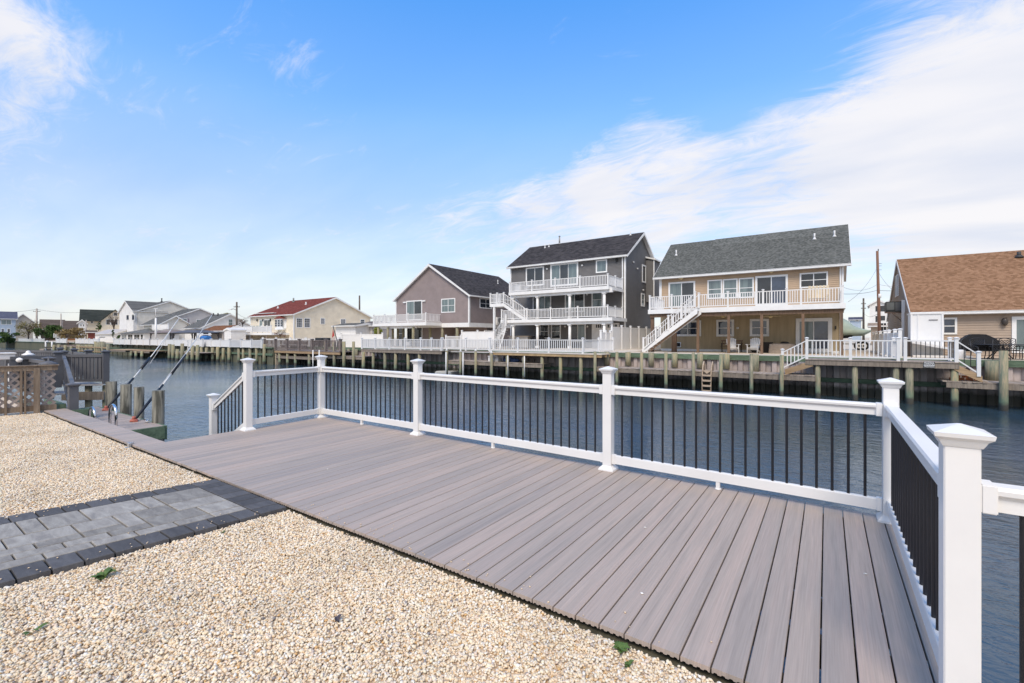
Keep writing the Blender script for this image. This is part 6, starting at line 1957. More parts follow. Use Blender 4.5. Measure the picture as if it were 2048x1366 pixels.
def wire(a, b, sag, label, r=.02, n=14):
    a, b = Vector(a), Vector(b)
    pts = [a.lerp(b, i / n) + Vector((0, 0, -sag * 4 * (i / n) * (1 - i / n))) for i in range(n + 1)]
    o = MB().tube(pts, r, 5).build('overhead_wire', WIRE, None, base=a)
    tagobj(o, label, 'wire')
W1 = lambda py: dp(1754.5, py, 58)
wire(W1(580.5), dp(1688, 588, 45), .15, 'thick cable running from the brown pole to the tan house')
wire(W1(580.5), dp(1812, 580, 70), .1, 'thick cable running from the brown pole behind the beige roof', .025)
wire(W1(569), dp(1688, 575, 48), .5, 'upper sagging wire between the brown pole and tan house', .014)
wire(W1(568), dp(1815, 569, 70), .3, 'upper thin wire right of the brown pole', .014)
wire(W1(535), dp(1696, 604, 40), .5, 'thin service wire dropping left from the pole to the tan house', .012)
wire(W1(540), dp(1800, 590, 40), .4, 'thin service wire dropping right towards the air conditioner', .012)
wire(dp(1727, 625, 98), W1(628), .6, 'low distant wire behind the boat and the poles', .02)
# ================================================================== cream house with red roof
hc = thing('cream_house', 'cream house with dark red roof, bow window and a small white balcony', 'house', (-71, 37, FG))
C0, C1, FC, ZEC, YRC, ZRC = -77.6, -64.8, 37.0, 4.95, 43.9, 7.85
wc, wcr = gable_x(hc, C0, C1, FC, 50.7, ZEC, ZRC, RRED, CS, over=.35, e=.2, z0=1.4)
MB().box(C0 + .05, C1 - .05, FC + .05, 50.6, FG - .2, 1.42).build('foundation', M('tan_foundation', (.42, .35, .26), .9, .05), hc)
MB().box(C0, C1, FC - .02, FC, 1.36, 1.46).box(C1, C1 + .025, FC, 50.7, 1.36, 1.46).build('base_trim', TRIM, hc)
corner_trim(hc, C1, FC, FG, ZEC - .1, .14); corner_trim(hc, C0, FC, FG, ZEC - .1, .14)
downspout(hc, C1 + .1, FC - .05, FG, ZEC)
R2 = lambda x0, y0, x1, y1: (400 + x0 / 4.876, 560 + y0 / 4.876, 400 + x1 / 4.876, 560 + y1 / 4.876)
win(hc, wcr, R2(937, 370, 998, 466), 1, 2, .1, GLASSB, bars=(3, 4)); win(hc, wcr, R2(1012, 370, 1074, 466), 1, 2, .1, GLASSB, bars=(3, 4))
win(hc, wcr, R2(1172, 370, 1218, 432), 1, 2, .1, GLASSB, bars=(3, 4)); win(hc, wcr, R2(1368, 378, 1420, 440), 1, 2, .1, GLASSB, bars=(3, 4)); win(hc, wcr, R2(1560, 382, 1606, 432), 1, 2, .1, GLASSB)
win(hc, wc, R2(582, 388, 614, 450), 1, 1, .1, GLASSG); win(hc, wc, R2(625, 385, 692, 480), 2, 1, .1, GLASS, 'sliding_door')
# bow window
u0, u1_, z0, z1 = wc.rect(*R2(758, 378, 845, 468))
m = MB().prism([(u0, FC, z0), (u0 + .5, FC - .5, z0), (u1_ - .5, FC - .5, z0), (u1_, FC, z0)], (0, 0, z1 - z0)).box(u0 + .1, u1_ - .1, FC - .5, FC, z0 - .25, z0 - .002)
bw_ = m.build('bow_window', TRIM, hc)
for a, b in ((.06, .3), (.36, .62), (.68, .94)):
    for k in range(2):
        X0 = u0 + (u1_ - u0) * (a + (b - a) * k / 2) + .03; X1 = u0 + (u1_ - u0) * (a + (b - a) * (k + 1) / 2) - .03
        for r_ in range(3):
            Z0 = z0 + .2 + (z1 - z0 - .35) * r_ / 3 + .03; Z1 = z0 + .2 + (z1 - z0 - .35) * (r_ + 1) / 3 - .03
            MB().box(X0, X1, FC - .53, FC - .502, Z0, Z1).build('pane', GLASSB, bw_)
MB().prism([(u0 - .1, FC - .6, z1), (u1_ + .1, FC - .6, z1), ((u0 + u1_) / 2, FC - .6, z1 + .38)], (0, .58, 0)).build('bow_roof', RRED, bw_)
for px in (505, 556 - 41, 541.5, 543): pass
for px, py in ((515.5, 640.5), (527, 640.5), (542, 640)):
    u, z = wc.at(px, py); MB().lathe(u, FC - .12, [(.05, z - .2), (.12, z - .05), (.1, z + .1), (.03, z + .2)], 8).build('wall_lamp', LAMPM, hc)
vent(hc, roof_pt(587, 604, FC, ZEC, YRC, ZRC), .7, M('grey_flue2', (.25, .27, .25), .5), .13)
vent(hc, roof_pt(612, 609, FC, ZEC, YRC, ZRC), .4, VENT, .1); vent(hc, roof_pt(556, 616.5, FC, ZEC, YRC, ZRC), .3, VENT, .1)
a, b = roof_pt(512, 629, FC, ZEC, YRC, ZRC), roof_pt(550, 627, FC, ZEC, YRC, ZRC)
MB().vbar(a + Vector((0, 0, .05)), b + Vector((0, 0, .05)), .5, .1).build('roof_ladder', VENT, hc)
# balcony on posts
Yc = 34.3; zb_ = yp(500, 665.5, Yc).z
q0, q1 = Xat(465, Yc), Xat(543, Yc)
bc_ = MB().box(q0, q1, Yc, FC, zb_ - .35, zb_ - .02).build('balcony', TRIM, hc)
pp = [Xat(p, Yc) for p in (466, 488, 503.5, 533, 541)]
for i in range(4):
    railing(bc_, (pp[i], Yc + .06, zb_), (pp[i + 1], Yc + .06, zb_), h=.95, sp=.2, bw=.07, posts='both' if i == 0 else 'end', solid=(i < 2), pw=.16)
for px in (470, 486, 503, 534): pbox('support_post', bc_, WOODG, Xat(px, Yc + .3), Yc + .3, FG - .1, .25, .25, zb_ - .35 - FG + .1)
o = thing('patio_umbrella_set', 'green patio table set on the cream house balcony', 'table', (Xat(520, Yc + 1), Yc + 1, zb_)); q = origin(o)
GF = M('dull_green_fabric', (.2, .28, .22), .8, .1)
MB().box(q.x - .9, q.x + .9, q.y - .4, q.y + .4, zb_ + .68, zb_ + .74).build('tabletop', GF, o)
for s_ in (-1.3, -.5, .5, 1.3): MB().box(q.x + s_ - .25, q.x + s_ + .25, q.y - .7, q.y - .64, zb_ + .35, zb_ + 1.05).box(q.x + s_ - .25, q.x + s_ + .25, q.y - .7, q.y - .3, zb_ + .38, zb_ + .42).build('chair_back', GF, o)
for s_ in (-.8, .8): pbox('leg', o, GF, q.x + s_, q.y, zb_, .05, .05, .68)
# ================================================================== small houses left of it
def far_gable_x(name, label, X0, X1, Y0, Y1, ze, zr, roof, wall, wf=(), wr=(), z0=FG, e=.2, **kw):
    o = thing(name, label, 'house', ((X0 + X1) / 2, Y0, z0))
    a, b = gable_x(o, X0, X1, Y0, Y1, ze, zr, roof, wall, e=e, z0=z0, **kw)
    for w_ in wf: win(o, a, w_[0], w_[1], w_[2], .1, w_[3] if len(w_) > 3 else GLASSG, shutters=w_[4] if len(w_) > 4 else None)
    for w_ in wr: win(o, b, w_[0], w_[1], w_[2], .1, w_[3] if len(w_) > 3 else GLASSG, shutters=w_[4] if len(w_) > 4 else None)
    return o, a, b
hw, a, b = far_gable_x('white_gable_house', 'small white house with grey roof and one gable window', -106.5, -99.1, 38, 48.2, 3.4, 6.2, RG, WHS, wr=[((456, 638, 465.5, 652), 1, 2, GLASSG)])
for px in (427, 436): vent(hw, roof_pt(px, 631, 38, 3.4, 43.1, 6.2), .5, VENTD, .12)
hg, a, b = far_gable_x('lavender_grey_house', 'pale grey two-storey house with mauve shutters behind the gazebos', -127, -118, 41, 49, 6.35, 8.1, RG, GS,
                       wf=[((329.5, 640, 335, 655), 2, 1, GLASS), ((341, 639, 347, 656), 2, 1, GLASS)],
                       wr=[((364, 637, 374.5, 652), 1, 2, GLASSG, M('mauve_shutter', (.26, .22, .25), .7)), ((392, 639, 402, 652), 1, 2, GLASSG)])
R22 = lambda x0, y0, x1, y1: (200 + x0 / 9.752, 590 + y0 / 9.752, 200 + x1 / 9.752, 590 + y1 / 9.752)
# lower wing with sloping side
Xw0, Xw1 = -134, -118.6
hw2, a, b = far_gable_x('low_wing_house', 'low grey-roofed wing with cream side wall in front of the big white house', Xat(288, 36), Xat(322, 36), 36, 41, 4.4, 6.0, RG, CW, over=.5)
MB().box(Xat(305, 35), Xat(352, 35), 35, 36, 3.0, 3.15).build('balcony_floor', TRIM, hg)
railing(hg, (Xat(304, 35), 35.1, 3.15), (Xat(335, 35), 35.1, 3.15), h=1.0, sp=.3, bw=.1, pw=.2, mids=1, solid=True)
hb, a, b = far_gable_x('big_white_house', 'large two-storey white house with grey roof and front gable at left', -140, -130, 37, 49.4, 7.6, 10.2, RG, CW)
q = gable_y(hb, -139.8, -130.1, 36.3, 42.5, 7.6, 10.0, RG, WHS, z0=FG, e=.2)
win(hb, q[0], (252.8, 629, 258.5, 641), 1, 1, .1, GLASS) if False else None
win(hb, q[0], (253, 629, 258.6, 641), 1, 1, .14, GLASS); win(hb, q[0], (264, 628, 269.8, 641), 1, 1, .14, GLASS)
p_ = dp(323.5, 603, 112); vent(hb, p_, .7, VENTD, .12, .2)
# conservatory
hs = thing('sunroom', 'white glazed sunroom with low grey hipped roof behind the white fence', 'sunroom', (Xat(265, 33), 33, FG))
s0, s1 = Xat(241, 33), Xat(288, 33)
zt_ = yp(265, 667, 33).z; zp = yp(270, 657.5, 36).z
MB().box(s0, s1, 33, 39, FG - .2, zt_).build('wall', WHS, hs)
MB().add([(s0 - .4, 32.6, zt_), (s1 + .4, 32.6, zt_), (s1 + .4, 39, zt_), (s0 - .4, 39, zt_), ((s0 + s1) / 2 - .3, 36, zp), ((s0 + s1) / 2 + .3, 36, zp)], [(0, 1, 5, 4), (1, 2, 5), (2, 3, 4, 5), (3, 0, 4), (3, 2, 1, 0)]).build('roof', RG, hs)
wS = Wall((0, 33, 0), (1, 0, 0), (0, -1, 0))
for a, b in ((243.5, 254), (256, 266), (268.5, 280), (281.5, 287)): win(hs, wS, (a, 668, b, 681), 2 if b - a > 6 else 1, 2, .12, GLASS)
# gazebos
GZM = M('gazebo_bronze', (.06, .055, .06), .6); GZR = M('gazebo_roof_grey', (.10, .10, .115), .7, .1)
def gazebo(px0, px1, pye, pyt, Y, label, roofm=GZR):
    x0, x1 = Xat(px0, Y), Xat(px1, Y); cx = (x0 + x1) / 2; hwid = (x1 - x0) / 2
    ze = yp((px0 + px1) / 2, pye, Y).z; zt = yp((px0 + px1) / 2, pyt, Y).z
    o = thing('gazebo', label, 'gazebo', (cx, Y + hwid * .5, FG))
    y0, y1 = Y - .2, Y + 3.4; cyy = (y0 + y1) / 2
    k = .35; zm = ze + (zt - ze) * .62
    MB().add([(x0, y0, ze), (x1, y0, ze), (x1, y1, ze), (x0, y1, ze)] + [(cx + sx * hwid * k, cyy + sy * 1.8 * k, zm) for sx, sy in ((-1, -1), (1, -1), (1, 1), (-1, 1))], [(0, 1, 5, 4), (1, 2, 6, 5), (2, 3, 7, 6), (3, 0, 4, 7), (4, 5, 6, 7)]).build('lower_roof', roofm, o)
    MB().add([(cx + sx * hwid * (k + .06), cyy + sy * 1.9 * k, zm + .12) for sx, sy in ((-1, -1), (1, -1), (1, 1), (-1, 1))] + [(cx, cyy, zt)], [(0, 1, 4), (1, 2, 4), (2, 3, 4), (3, 0, 4), (3, 2, 1, 0)]).build('top_roof', roofm, o)
    for sx in (x0 + .5, x1 - .5):
        for sy in (y0 + .3, y1 - .3):
            pbox('post', o, GZM, sx, sy, FG, .16, .16, ze - FG)
            s_ = 1 if sx < cx else -1
            MB().bar((sx, sy, ze - .8), (sx + s_ * .7, sy, ze - .05), .06, .06).build('brace', GZM, o)
    MB().box(x0 + .3, x1 - .3, y0 + .2, y0 + .3, ze - .15, ze).box(x0 + .3, x1 - .3, y1 - .3, y1 - .2, ze - .15, ze).build('beam', GZM, o)
gazebo(343, 395, 665.5, 656, 29.5, 'dark grey two-tier gazebo in front of the mauve-shuttered house')
gazebo(298, 345, 665.5, 657, 30.5, 'brownish two-tier gazebo left of the dark grey gazebo', M('gazebo_roof_brown', (.22, .17, .15), .7, .1))
# sheds
o, a, b = far_gable_x('boat_shed', 'grey shed with rust-brown roof and small cupola', Xat(404, 33), Xat(447, 33), 33, 37, yp(425, 662.5, 33).z, yp(425, 656, 33).z + .3, RORG, GS, over=.2)
MB().box(Xat(418, 35) - .4, Xat(418, 35) + .4, 34.8, 35.4, yp(418, 658, 35).z - .3, yp(418, 654.5, 35).z).build('cupola', GS, o)
hs_ = thing('white_shed', 'narrow white garden shed with peaked roof beside the boat shed', 'shed', (Xat(456, 31.5), 31.5, FG))
gable_y(hs_, Xat(449, 31.5), Xat(463, 31.5), 31.5, 33.5, yp(456, 661.5, 31.5).z, yp(456, 657.5, 31.5).z, WHS, WHS, over=.12, e=.3, gut=False)
o = thing('white_garage', 'low white garage with a grey roof left of the sunroom', 'garage', (Xat(210, 34), 34, FG))
ga, gb = gable_x(o, Xat(189, 34), Xat(228, 34), 34, 39, yp(208, 668, 34).z, yp(208, 662, 34).z + .3, GS, WHS, over=.25, e=.3)
win(o, ga, (199, 673, 211, 675.5), 4, 1, .05, GLASS)
o, a, b = far_gable_x('grey_lean_to', 'grey-roofed low building with timber side behind the brown railed deck', Xat(720, 37.5), Xat(745, 37.5), 37.5, 41, yp(735, 652, 37.5).z, yp(735, 644, 37.5).z, M('grey_plank_roof', (.14, .12, .115), .9, .1, 3), GS, over=.3)
o, a, b = far_gable_x('pale_side_building', 'pale low building half hidden behind the white privacy fence', Xat(672, 35.5), Xat(712, 35.5), 35.5, 38.5, yp(690, 652.5, 35.5).z, yp(690, 648, 35.5).z, RG, WHS, over=.35)
# far end houses
far_house('blue_house', 'pale blue two-storey house with slate blue roof at the left edge', -14, 31.5, 637.5, 622.5, 118, 12, BS, RB, [(1.5, 639, 23.5, 649.5, 2, 1, GLASSG), (2, 657, 9, 667, 1, 1, GLASSB), (14, 657, 21, 666, 1, 1, GLASSB)])
far_house('beige_gable_house', 'beige house gable behind the pale blue house', 26, 66, 642, 628, 135, 12, lapmat('dull_beige_siding', (.36, .34, .31)), RBR, [], gable='y')
far_house('brown_roof_bungalow', 'low house with wide brown shingle roof behind the dark green tree', 82, 128, 658, 639, 150, 12, RBR, RBR, [])
far_house('brown_roof_annex', 'slightly lower brown shingle roof joined right of the bungalow', 128.5, 159, 658, 641.5, 152, 12, RBR, RBR, [])
far_house('dark_green_roof_house', 'cream house with dark green roof at left, its broad front slope', 168, 222, 640, 618.5, 140, 14, CS, RDG, [(181, 640, 187, 647, 1, 1)], over=1.0, fasc=RDG)
far_house('cream_gable_wing', 'cream gable wing with a row of dark windows beside the dark green roof', 203, 258, 642, 620, 134, 8, CS, RDG, [(226.5, 625, 235, 632, 1, 1), (212, 639, 221, 650, 1, 1), (221.5, 639, 236, 650, 2, 1), (237, 639, 247, 650, 1, 1)], gable='y', over=.8, fasc=RDG)
far_house('small_white_cottage', 'tiny white cottage front beside the dark green roof house', 157, 171, 645, 640, 128, 6, WHS, RDG, [(160, 648, 164, 653, 1, 1), (165, 648, 169, 653, 1, 1)], gable='y')
far_house('red_shed', 'dull red shed half hidden behind brown shrubs', 176, 190, 665, 662, 92, 4, M('dull_red_board', (.25, .07, .05), .8), RBR, [])
# ================================================================== far left fences, decks, bulkhead
FY = 23.6
def seg_fence(label, runs, Y=FY, zb=.42, zt=1.27):
    f = thing('canal_fence', label, 'fence', (Xat(runs[0][0], Y), Y, zb))
    for a, b, solid in runs:
        xa, xb = Xat(a, Y), Xat(b, Y)
        n = max(1, round((xb - xa) / 2.6))
        for i in range(n):
            p, q = Vector((xa + (xb - xa) * i / n, Y, zb)), Vector((xa + (xb - xa) * (i + 1) / n, Y, zb))
            railing(f, p, q, h=zt - zb, sp=.26, bw=.09, pw=.18, solid=solid, posts='start' if i < n - 1 else 'both', zb=.05)
    return f
seg_fence('white vinyl canal fence far left below the blue house', [(38, 88, False)], 24.4, .4, 1.2)
seg_fence('short white solid fence panel behind the far left docks', [(112.5, 133, True)], 23.4)
seg_fence('white solid fence right of the rusty bench at far left', [(152, 198, True)], 23.2)
seg_fence('long white solid canal fence in front of the sunroom and gazebos', [(228, 262, True), (262, 300, True), (300, 405, True)], 23.4)
seg_fence('white canal fence with two open picket bays below the cream house balcony', [(405, 460, True), (460, 483, False), (483, 503, True), (503, 524, False)], 23.8)
pk = thing('picket_fence', 'low white picket fence inside the yard of the cream house', 'fence', (Xat(600, 30), 30, FG))
xa, xb = Xat(525, 29), Xat(716, 29); n = int((xb - xa) / .3)
for i in range(7): pbox('fence_post', pk, VIN, xa + (xb - xa) * i / 6, 29.05, FG - .1, .16, .16, 1.15)
MB().box(xa, xb, 29.04, 29.07, FG + .15, FG + .25).box(xa, xb, 29.04, 29.07, FG + .7, FG + .8).build('rail', VIN, pk)
pm = MB()
for i in range(n): 
    X = xa + (i + .5) * (xb - xa) / n; pm.box(X - .06, X + .06, 29, 29.03, FG, FG + .92)
pk2 = pm.build('pickets', VIN, pk); pk2['kind'] = 'stuff'
# brown railed deck
bd = thing('brown_canal_deck', 'weathered brown timber canal deck with baluster railing before the cream house', 'canal deck', (Xat(600, 24.4), 24.4, .3))
e0, e1 = Xat(529, 24.3), Xat(681, 24.3)
GWD = M('grey_brown_timber', (.22, .18, .165), .85, .2, 3, orand=.1)
MB().box(e0 + 1.5, e1, 24.2, YB + 1, .22, .30).build('decking', GWD, bd); MB().box(e0 + 1.5, e1, 24.22, 24.3, .0, .219).build('rim_beam', WOODN, bd)
railing(bd, (e0, 24.3, .3), (e1, 24.3, .3), h=.98, mat=GWD, sp=.19, bw=.055, mids=5, pw=.2)
for px in (544, 559.7, 575.6, 591, 619): piling(bd, Xat(px, 24.4), 24.4, .21, .14)
bb_ = thing('grey_bench_seat', 'grey double bench on the brown timber canal deck', 'bench', (Xat(583, 25.4), 25.4, .3)); q = origin(bb_)
MB().box(q.x - 2.2, q.x + 2.2, q.y, q.y + .4, .65, .75).build('seat', GWD, bb_); MB().box(q.x - 2.2, q.x + 2.2, q.y + .4, q.y + .48, .8, 1.15).build('backrest', GWD, bb_); MB().box(q.x - 2, q.x - 1.8, q.y, q.y + .4, .3, .65).box(q.x + 1.8, q.x + 2, q.y, q.y + .4, .3, .65).build('leg', GWD, bb_)
# loungers with dark cushions
for px, nm in ((633, 'left'), (648, 'right')):
    o = thing('patio_sofa', 'black cushioned patio sofa behind the brown railing, %s one' % nm, 'sofa', (Xat(px, 27.5), 27.5, FG)); q = origin(o)
    MB().box(q.x - .6, q.x + .6, q.y - .3, q.y + .3, FG + .2, FG + .5).build('seat', BLK, o); MB().box(q.x - .6, q.x + .6, q.y + .22, q.y + .36, FG + .5, FG + 1.0).build('backrest', BLK, o)
    MB().box(q.x - .7, q.x - .6, q.y - .3, q.y + .3, FG, FG + .68).box(q.x + .6, q.x + .7, q.y - .3, q.y + .3, FG, FG + .68).build('arm', BLK, o)
privacy('privacy_fence', 'white vinyl privacy fence right of the brown railed canal deck', [(Xat(682.5, 27), 27), (Xat(722, 28.5), 28.5), (Xat(765, 29.5), 29.5)], 1.85, pitch=3)
# windsurf-like banner pole
o = thing('beach_banner', 'leaning red and white feather banner on a curved pole by the cream house', 'banner', (Xat(668, 28), 28, FG)); q = origin(o)
top = yp(666, 652, 28)
MB().tube([(q.x + .6, 28, FG), (q.x + .55, 28, FG + .7), (q.x + .1, 28, FG + 1.6), (top.x, 28, top.z)], .04, 6).build('pole', BLK, o)
MB().prism([(q.x - .35, 28, FG + .1), (q.x + .35, 28, FG + .3), (q.x + .05, 28, FG + 1.2), (q.x - .35, 28, FG + 1.0)], (0, .02, 0)).build('cloth', M('banner_white', (.6, .5, .45), .8), o)
MB().prism([(q.x - .35, 28, FG + 1.0), (q.x + .05, 28, FG + 1.2), (q.x - .2, 28, FG + 1.9)], (0, .021, 0)).build('red_cloth', M('banner_red', (.45, .05, .04), .8), o)
# low landing under the fence at 460-620
low_dock('low_dock', 'grey low dock among leaning pilings under the brown railed deck', 540, 640, Y0=24.3, Y1=25.9, z=-.3, boards=False, pil=(), blk=WOODG)
low_dock('low_dock', 'small boarded dock with steps near the long white fence', 250, 298, Y0=21.8, Y1=24, z=-.25, boards=False, pil=(262, 272, 284), tops=(703, 703, 702), blk=WOODN, r=.16)
low_dock('low_dock', 'narrow landing stage with white rails under the far white fence', 338, 398, Y0=22.0, Y1=24, z=-.2, boards=False, pil=(339, 346, 355, 364.5, 375, 385, 395), tops=(688, 689, 698, 687, 700, 691, 690), r=.17, blk=WOODH)
low_dock('low_dock', 'long dark low dock left of the leaning mooring poles', 212, 250, Y0=21.0, Y1=24, z=-.2, boards=False, pil=(216,), tops=(688,), r=.2, blk=WOODN)
low_dock('low_dock', 'low brown boat dock below the rusty bench at far left', 105, 152, Y0=21.5, Y1=24, z=.1, boards=False, pil=(108, 118, 131, 143), tops=(690, 689, 690, 692), r=.22, blk=WOODB)
pf_ = thing('piling_row', 'close row of tan pilings with cross planks at the far left bank', 'pilings', (Xat(180, 21.5), 21.5, -1.2))
for k in range(15):
    px = 155 + k * 3.85 + random.uniform(-.4, .4); q = yp(px, 689 if k < 9 else 683 + (k % 2) * 1.5, 21.5)
    piling(pf_, q.x, 21.5 + random.uniform(-.2, .2), q.z, .2)
MB().box(Xat(154, 21.3), Xat(214, 21.3), 21.2, 21.3, -.1, .1).box(Xat(154, 21.3), Xat(214, 21.3), 21.2, 21.3, -.75, -.6).build('cross_plank', WOODN, pf_)
for px, pyt, Y, r in ((395, 691, 23.4, .16), (403, 694, 23.4, .15), (413, 695, 23.5, .15), (425, 695, 23.5, .16), (435.6, 694, 23.6, .17), (446.6, 696, 23.7, .15), (458.3, 695, 23.8, .17), (478, 697, 24, .15), (487, 696, 24, .15), (500.5, 697, 24, .16), (513.6, 686, 24, .16), (529, 688, 24, .17)):
    q = yp(px, pyt, Y); o = piling(None, q.x, Y, q.z, r)
    PN_ = globals().get('PN_', 0) + 1
    tagobj(o, 'timber piling in the row under the far white canal fence, %s from the left' % ('first', 'second', 'third', 'fourth', 'fifth', 'sixth', 'seventh', 'eighth', 'ninth', 'tenth', 'taller eleventh', 'taller twelfth')[PN_ - 1], 'piling', 'pilings under the far white fence')
# timber bulkheads
TB = M('green_brown_sheeting', (.16, .15, .10), .9, .25, 1.5, (.07, .08, .055), (3, 3, .3))
lb = thing('timber_bulkhead', 'mossy green-brown timber bulkhead along the far left bank', 'bulkhead', (-90, 24, 0))
X = -46.0; k = 0
while X > -112:
    MB().box(X - 1.18, X, 24.1 + (k % 2) * .1, 24.4, -2, .42).build('sheet_panel', TB, lb); X -= 1.2; k += 1
MB().box(-112, -46, 23.98, 24.08, -.3, -.1).box(-200, -46, 23.95, 24.5, .425, .52).build('cap_timber', GREENW, lb)
MB().box(-260, -112, 24.1, 24.5, -2, .42).build('sheet_wall', TB, lb)
tagobj(MB().box(-600, -45.9, 24.3, 26.4, -2, .5).build('left_bank', SAND), None, None, None, 'structure')
# boat lift and small items far left
o = thing('boat_lift', 'white posted boat lift with dark cradle on the far left bank', 'boat lift', dp(97, 697, 95)); q = origin(o)
for px in (91.5, 104): p = dp(px, 690, 95); MB().cyl((p.x, p.y, -1.6), (p.x, p.y, .7), .14, n=8).build('post', VIN2, o)
p0, p1_ = dp(91, 695, 95), dp(105, 695, 95); MB().bar(p0, p1_, .3, .25).build('cradle', M('dark_cradle', (.08, .07, .06), .7), o)
p = dp(94.5, 683, 95); MB().lathe(p.x, p.y, [(.2, p.z - .2), (.25, p.z), (.1, p.z + .2)], 10).build('motor', VENT, o)
o = thing('barge', 'low pale wooden barge floating behind the grey railings', 'barge', gp(95, 700.5, WATERZ)); q = origin(o)
MB().prism([(q.x - 1.8, q.y - .9, WATERZ - .1), (q.x + 1.8, q.y - .9, WATERZ - .1), (q.x + 2.1, q.y - .9, WATERZ + .3), (q.x - 2.1, q.y - .9, WATERZ + .3)], (0, 1.8, 0)).build('hull', WOODH, o, bevel=.03)
o = thing('rusty_bench', 'orange-brown bench on the far left dock between white fence panels', 'bench', dp(143, 684, 88)); q = origin(o)
MB().bar(q + Vector((-.75 * CT, -.75 * ST, .1)), q + Vector((.75 * CT, .75 * ST, .1)), .4, .06).build('seat', RORG, o); MB().bar(q + Vector((-.75 * CT, -.75 * ST, .45)), q + Vector((.75 * CT, .75 * ST, .45)), .05, .35).build('backrest', RORG, o)
for s_ in (-.65, .65): MB().bar(q + Vector((s_ * CT, s_ * ST, -.45)), q + Vector((s_ * CT, s_ * ST, .1)), .3, .06).build('leg', RORG, o)
o = thing('trellis', 'small white lattice trellis beside the dark green tree', 'trellis', dp(114, 680, 98)); q = origin(o)
for i in range(5):
    a, b = dp(107.5 + i * 3.2, 667, 98), dp(107.5 + i * 3.2, 675, 98); MB().bar(a, b, .1, .1).build('upright', VIN, o)
for i in range(4):
    a, b = dp(107, 667.3 + i * 2.4, 98), dp(121, 667.3 + i * 2.4, 98); MB().bar(a, b, .1, .1).build('slat', VIN, o)
# swimming platform frames on fence: white pergola with blue bundle
o = thing('white_pergola', 'white post and beam frame with a blue bundle beside the gazebos', 'pergola', (Xat(408, 25.5), 25.5, FG)); 
for px in (396, 404, 419.5): pbox('post', o, VIN, Xat(px, 25.5), 25.5, FG, .2, .2, yp(px, 666, 25.5).z - FG)
MB().box(Xat(395, 25.5), Xat(423, 25.5), 25.45, 25.55, yp(405, 669, 25.5).z - .05, yp(405, 669, 25.5).z + .05).build('beam', VIN, o)
me = MB().cyl((Xat(405, 25.3), 25.3, 0), (Xat(417.5, 25.3), 25.3, 0), .33, n=12).mesh('roll', M('bright_blue_fabric', (.03, .16, .45), .7, .15, 4)); ob = link('blue_bundle', me, None, (0, 0, yp(411, 676.5, 25.3).z)); tagobj(ob, 'bright blue rolled bundle hanging in the white pergola frame', 'fabric roll')
o = thing('step_ladder', 'white dock ladder standing above the landing stage', 'ladder', (Xat(379, 22.3), 22.3, -.2))
la2, lb2 = Xat(375, 22.3), Xat(382, 22.3)
for X in (la2, lb2): MB().box(X - .05, X + .05, 22.3, 22.38, -.6, 1.25).build('side_rail', VIN, o)
for k in range(6): MB().box(la2, lb2, 22.3, 22.38, -.4 + k * .28, -.33 + k * .28).build('rung', VIN, o)
fl = thing('flagpole', 'slim white flagpole with a cross-shaped antenna near the sunroom', 'flagpole', (Xat(311.5, 27), 27, FG)); pt = yp(311.5, 617, 27)
MB().cyl((pt.x, 27, FG), (pt.x, 27, yp(311.5, 636, 27).z), .16, .12, 10).build('lower_pole', VIN, fl); MB().cyl((pt.x, 27, yp(311.5, 636, 27).z), (pt.x, 27, pt.z), .05, .04, 8).build('mast', VIN2, fl)
MB().box(pt.x - .9, pt.x + .9, 26.97, 27.03, pt.z - .06, pt.z + .02).build('spreader', VIN2, fl)
# poles and wires, far left
o1, t1 = upole(73.5, 617, 125, .22, 'pale utility pole with dark top at the far left', mat=PL, arms=((.8, 1.0),))
o2, t2 = upole(122, 627, 118, .13, 'slim leaning pole left of the dark green roof house', mat=PL)
o3, t3 = upole(172.5, 640, 112, .13, 'slim short pale pole before the dark green roof house', mat=PL)
o4, t4 = upole(473.5, 604, 92, .19, 'dark utility pole with a street lamp left of the cream house', mat=PG, arms=((1.0, .6),))
MB().tube([t4 + Vector((0, 0, -1.7)), t4 + Vector((-.6 * CT, -.6 * ST, -1.4)), t4 + Vector((-1.1 * CT, -1.1 * ST, -1.45))], .05, 6).build('lamp_arm', PG, o4)
MB().bar(t4 + Vector((-1.05 * CT, -1.05 * ST, -1.5)), t4 + Vector((-1.6 * CT, -1.6 * ST, -1.55)), .2, .14).build('lamp_head', VENT, o4)
o5, t5 = upole(719, 591, 85, .17, 'slim dark utility pole right of the cream house gable', mat=PG)
wire(t1 + Vector((0, 0, -.2)), dp(-30, 621, 130), .6, 'thin wire running left from the pale utility pole', .03)
wire(t1 + Vector((0, 0, -.2)), dp(172, 624, 130), .5, 'thin wire running right from the pale utility pole to the green roof', .03)
wire(t4 + Vector((0, 0, -2.2)), dp(505, 636, 80), .4, 'thin wire dropping from the lamp pole to the cream house', .02)
wire(t4 + Vector((0, 0, -3.4)), dp(500, 634, 90), .2, 'lower wire from the lamp pole towards the cream house', .02)
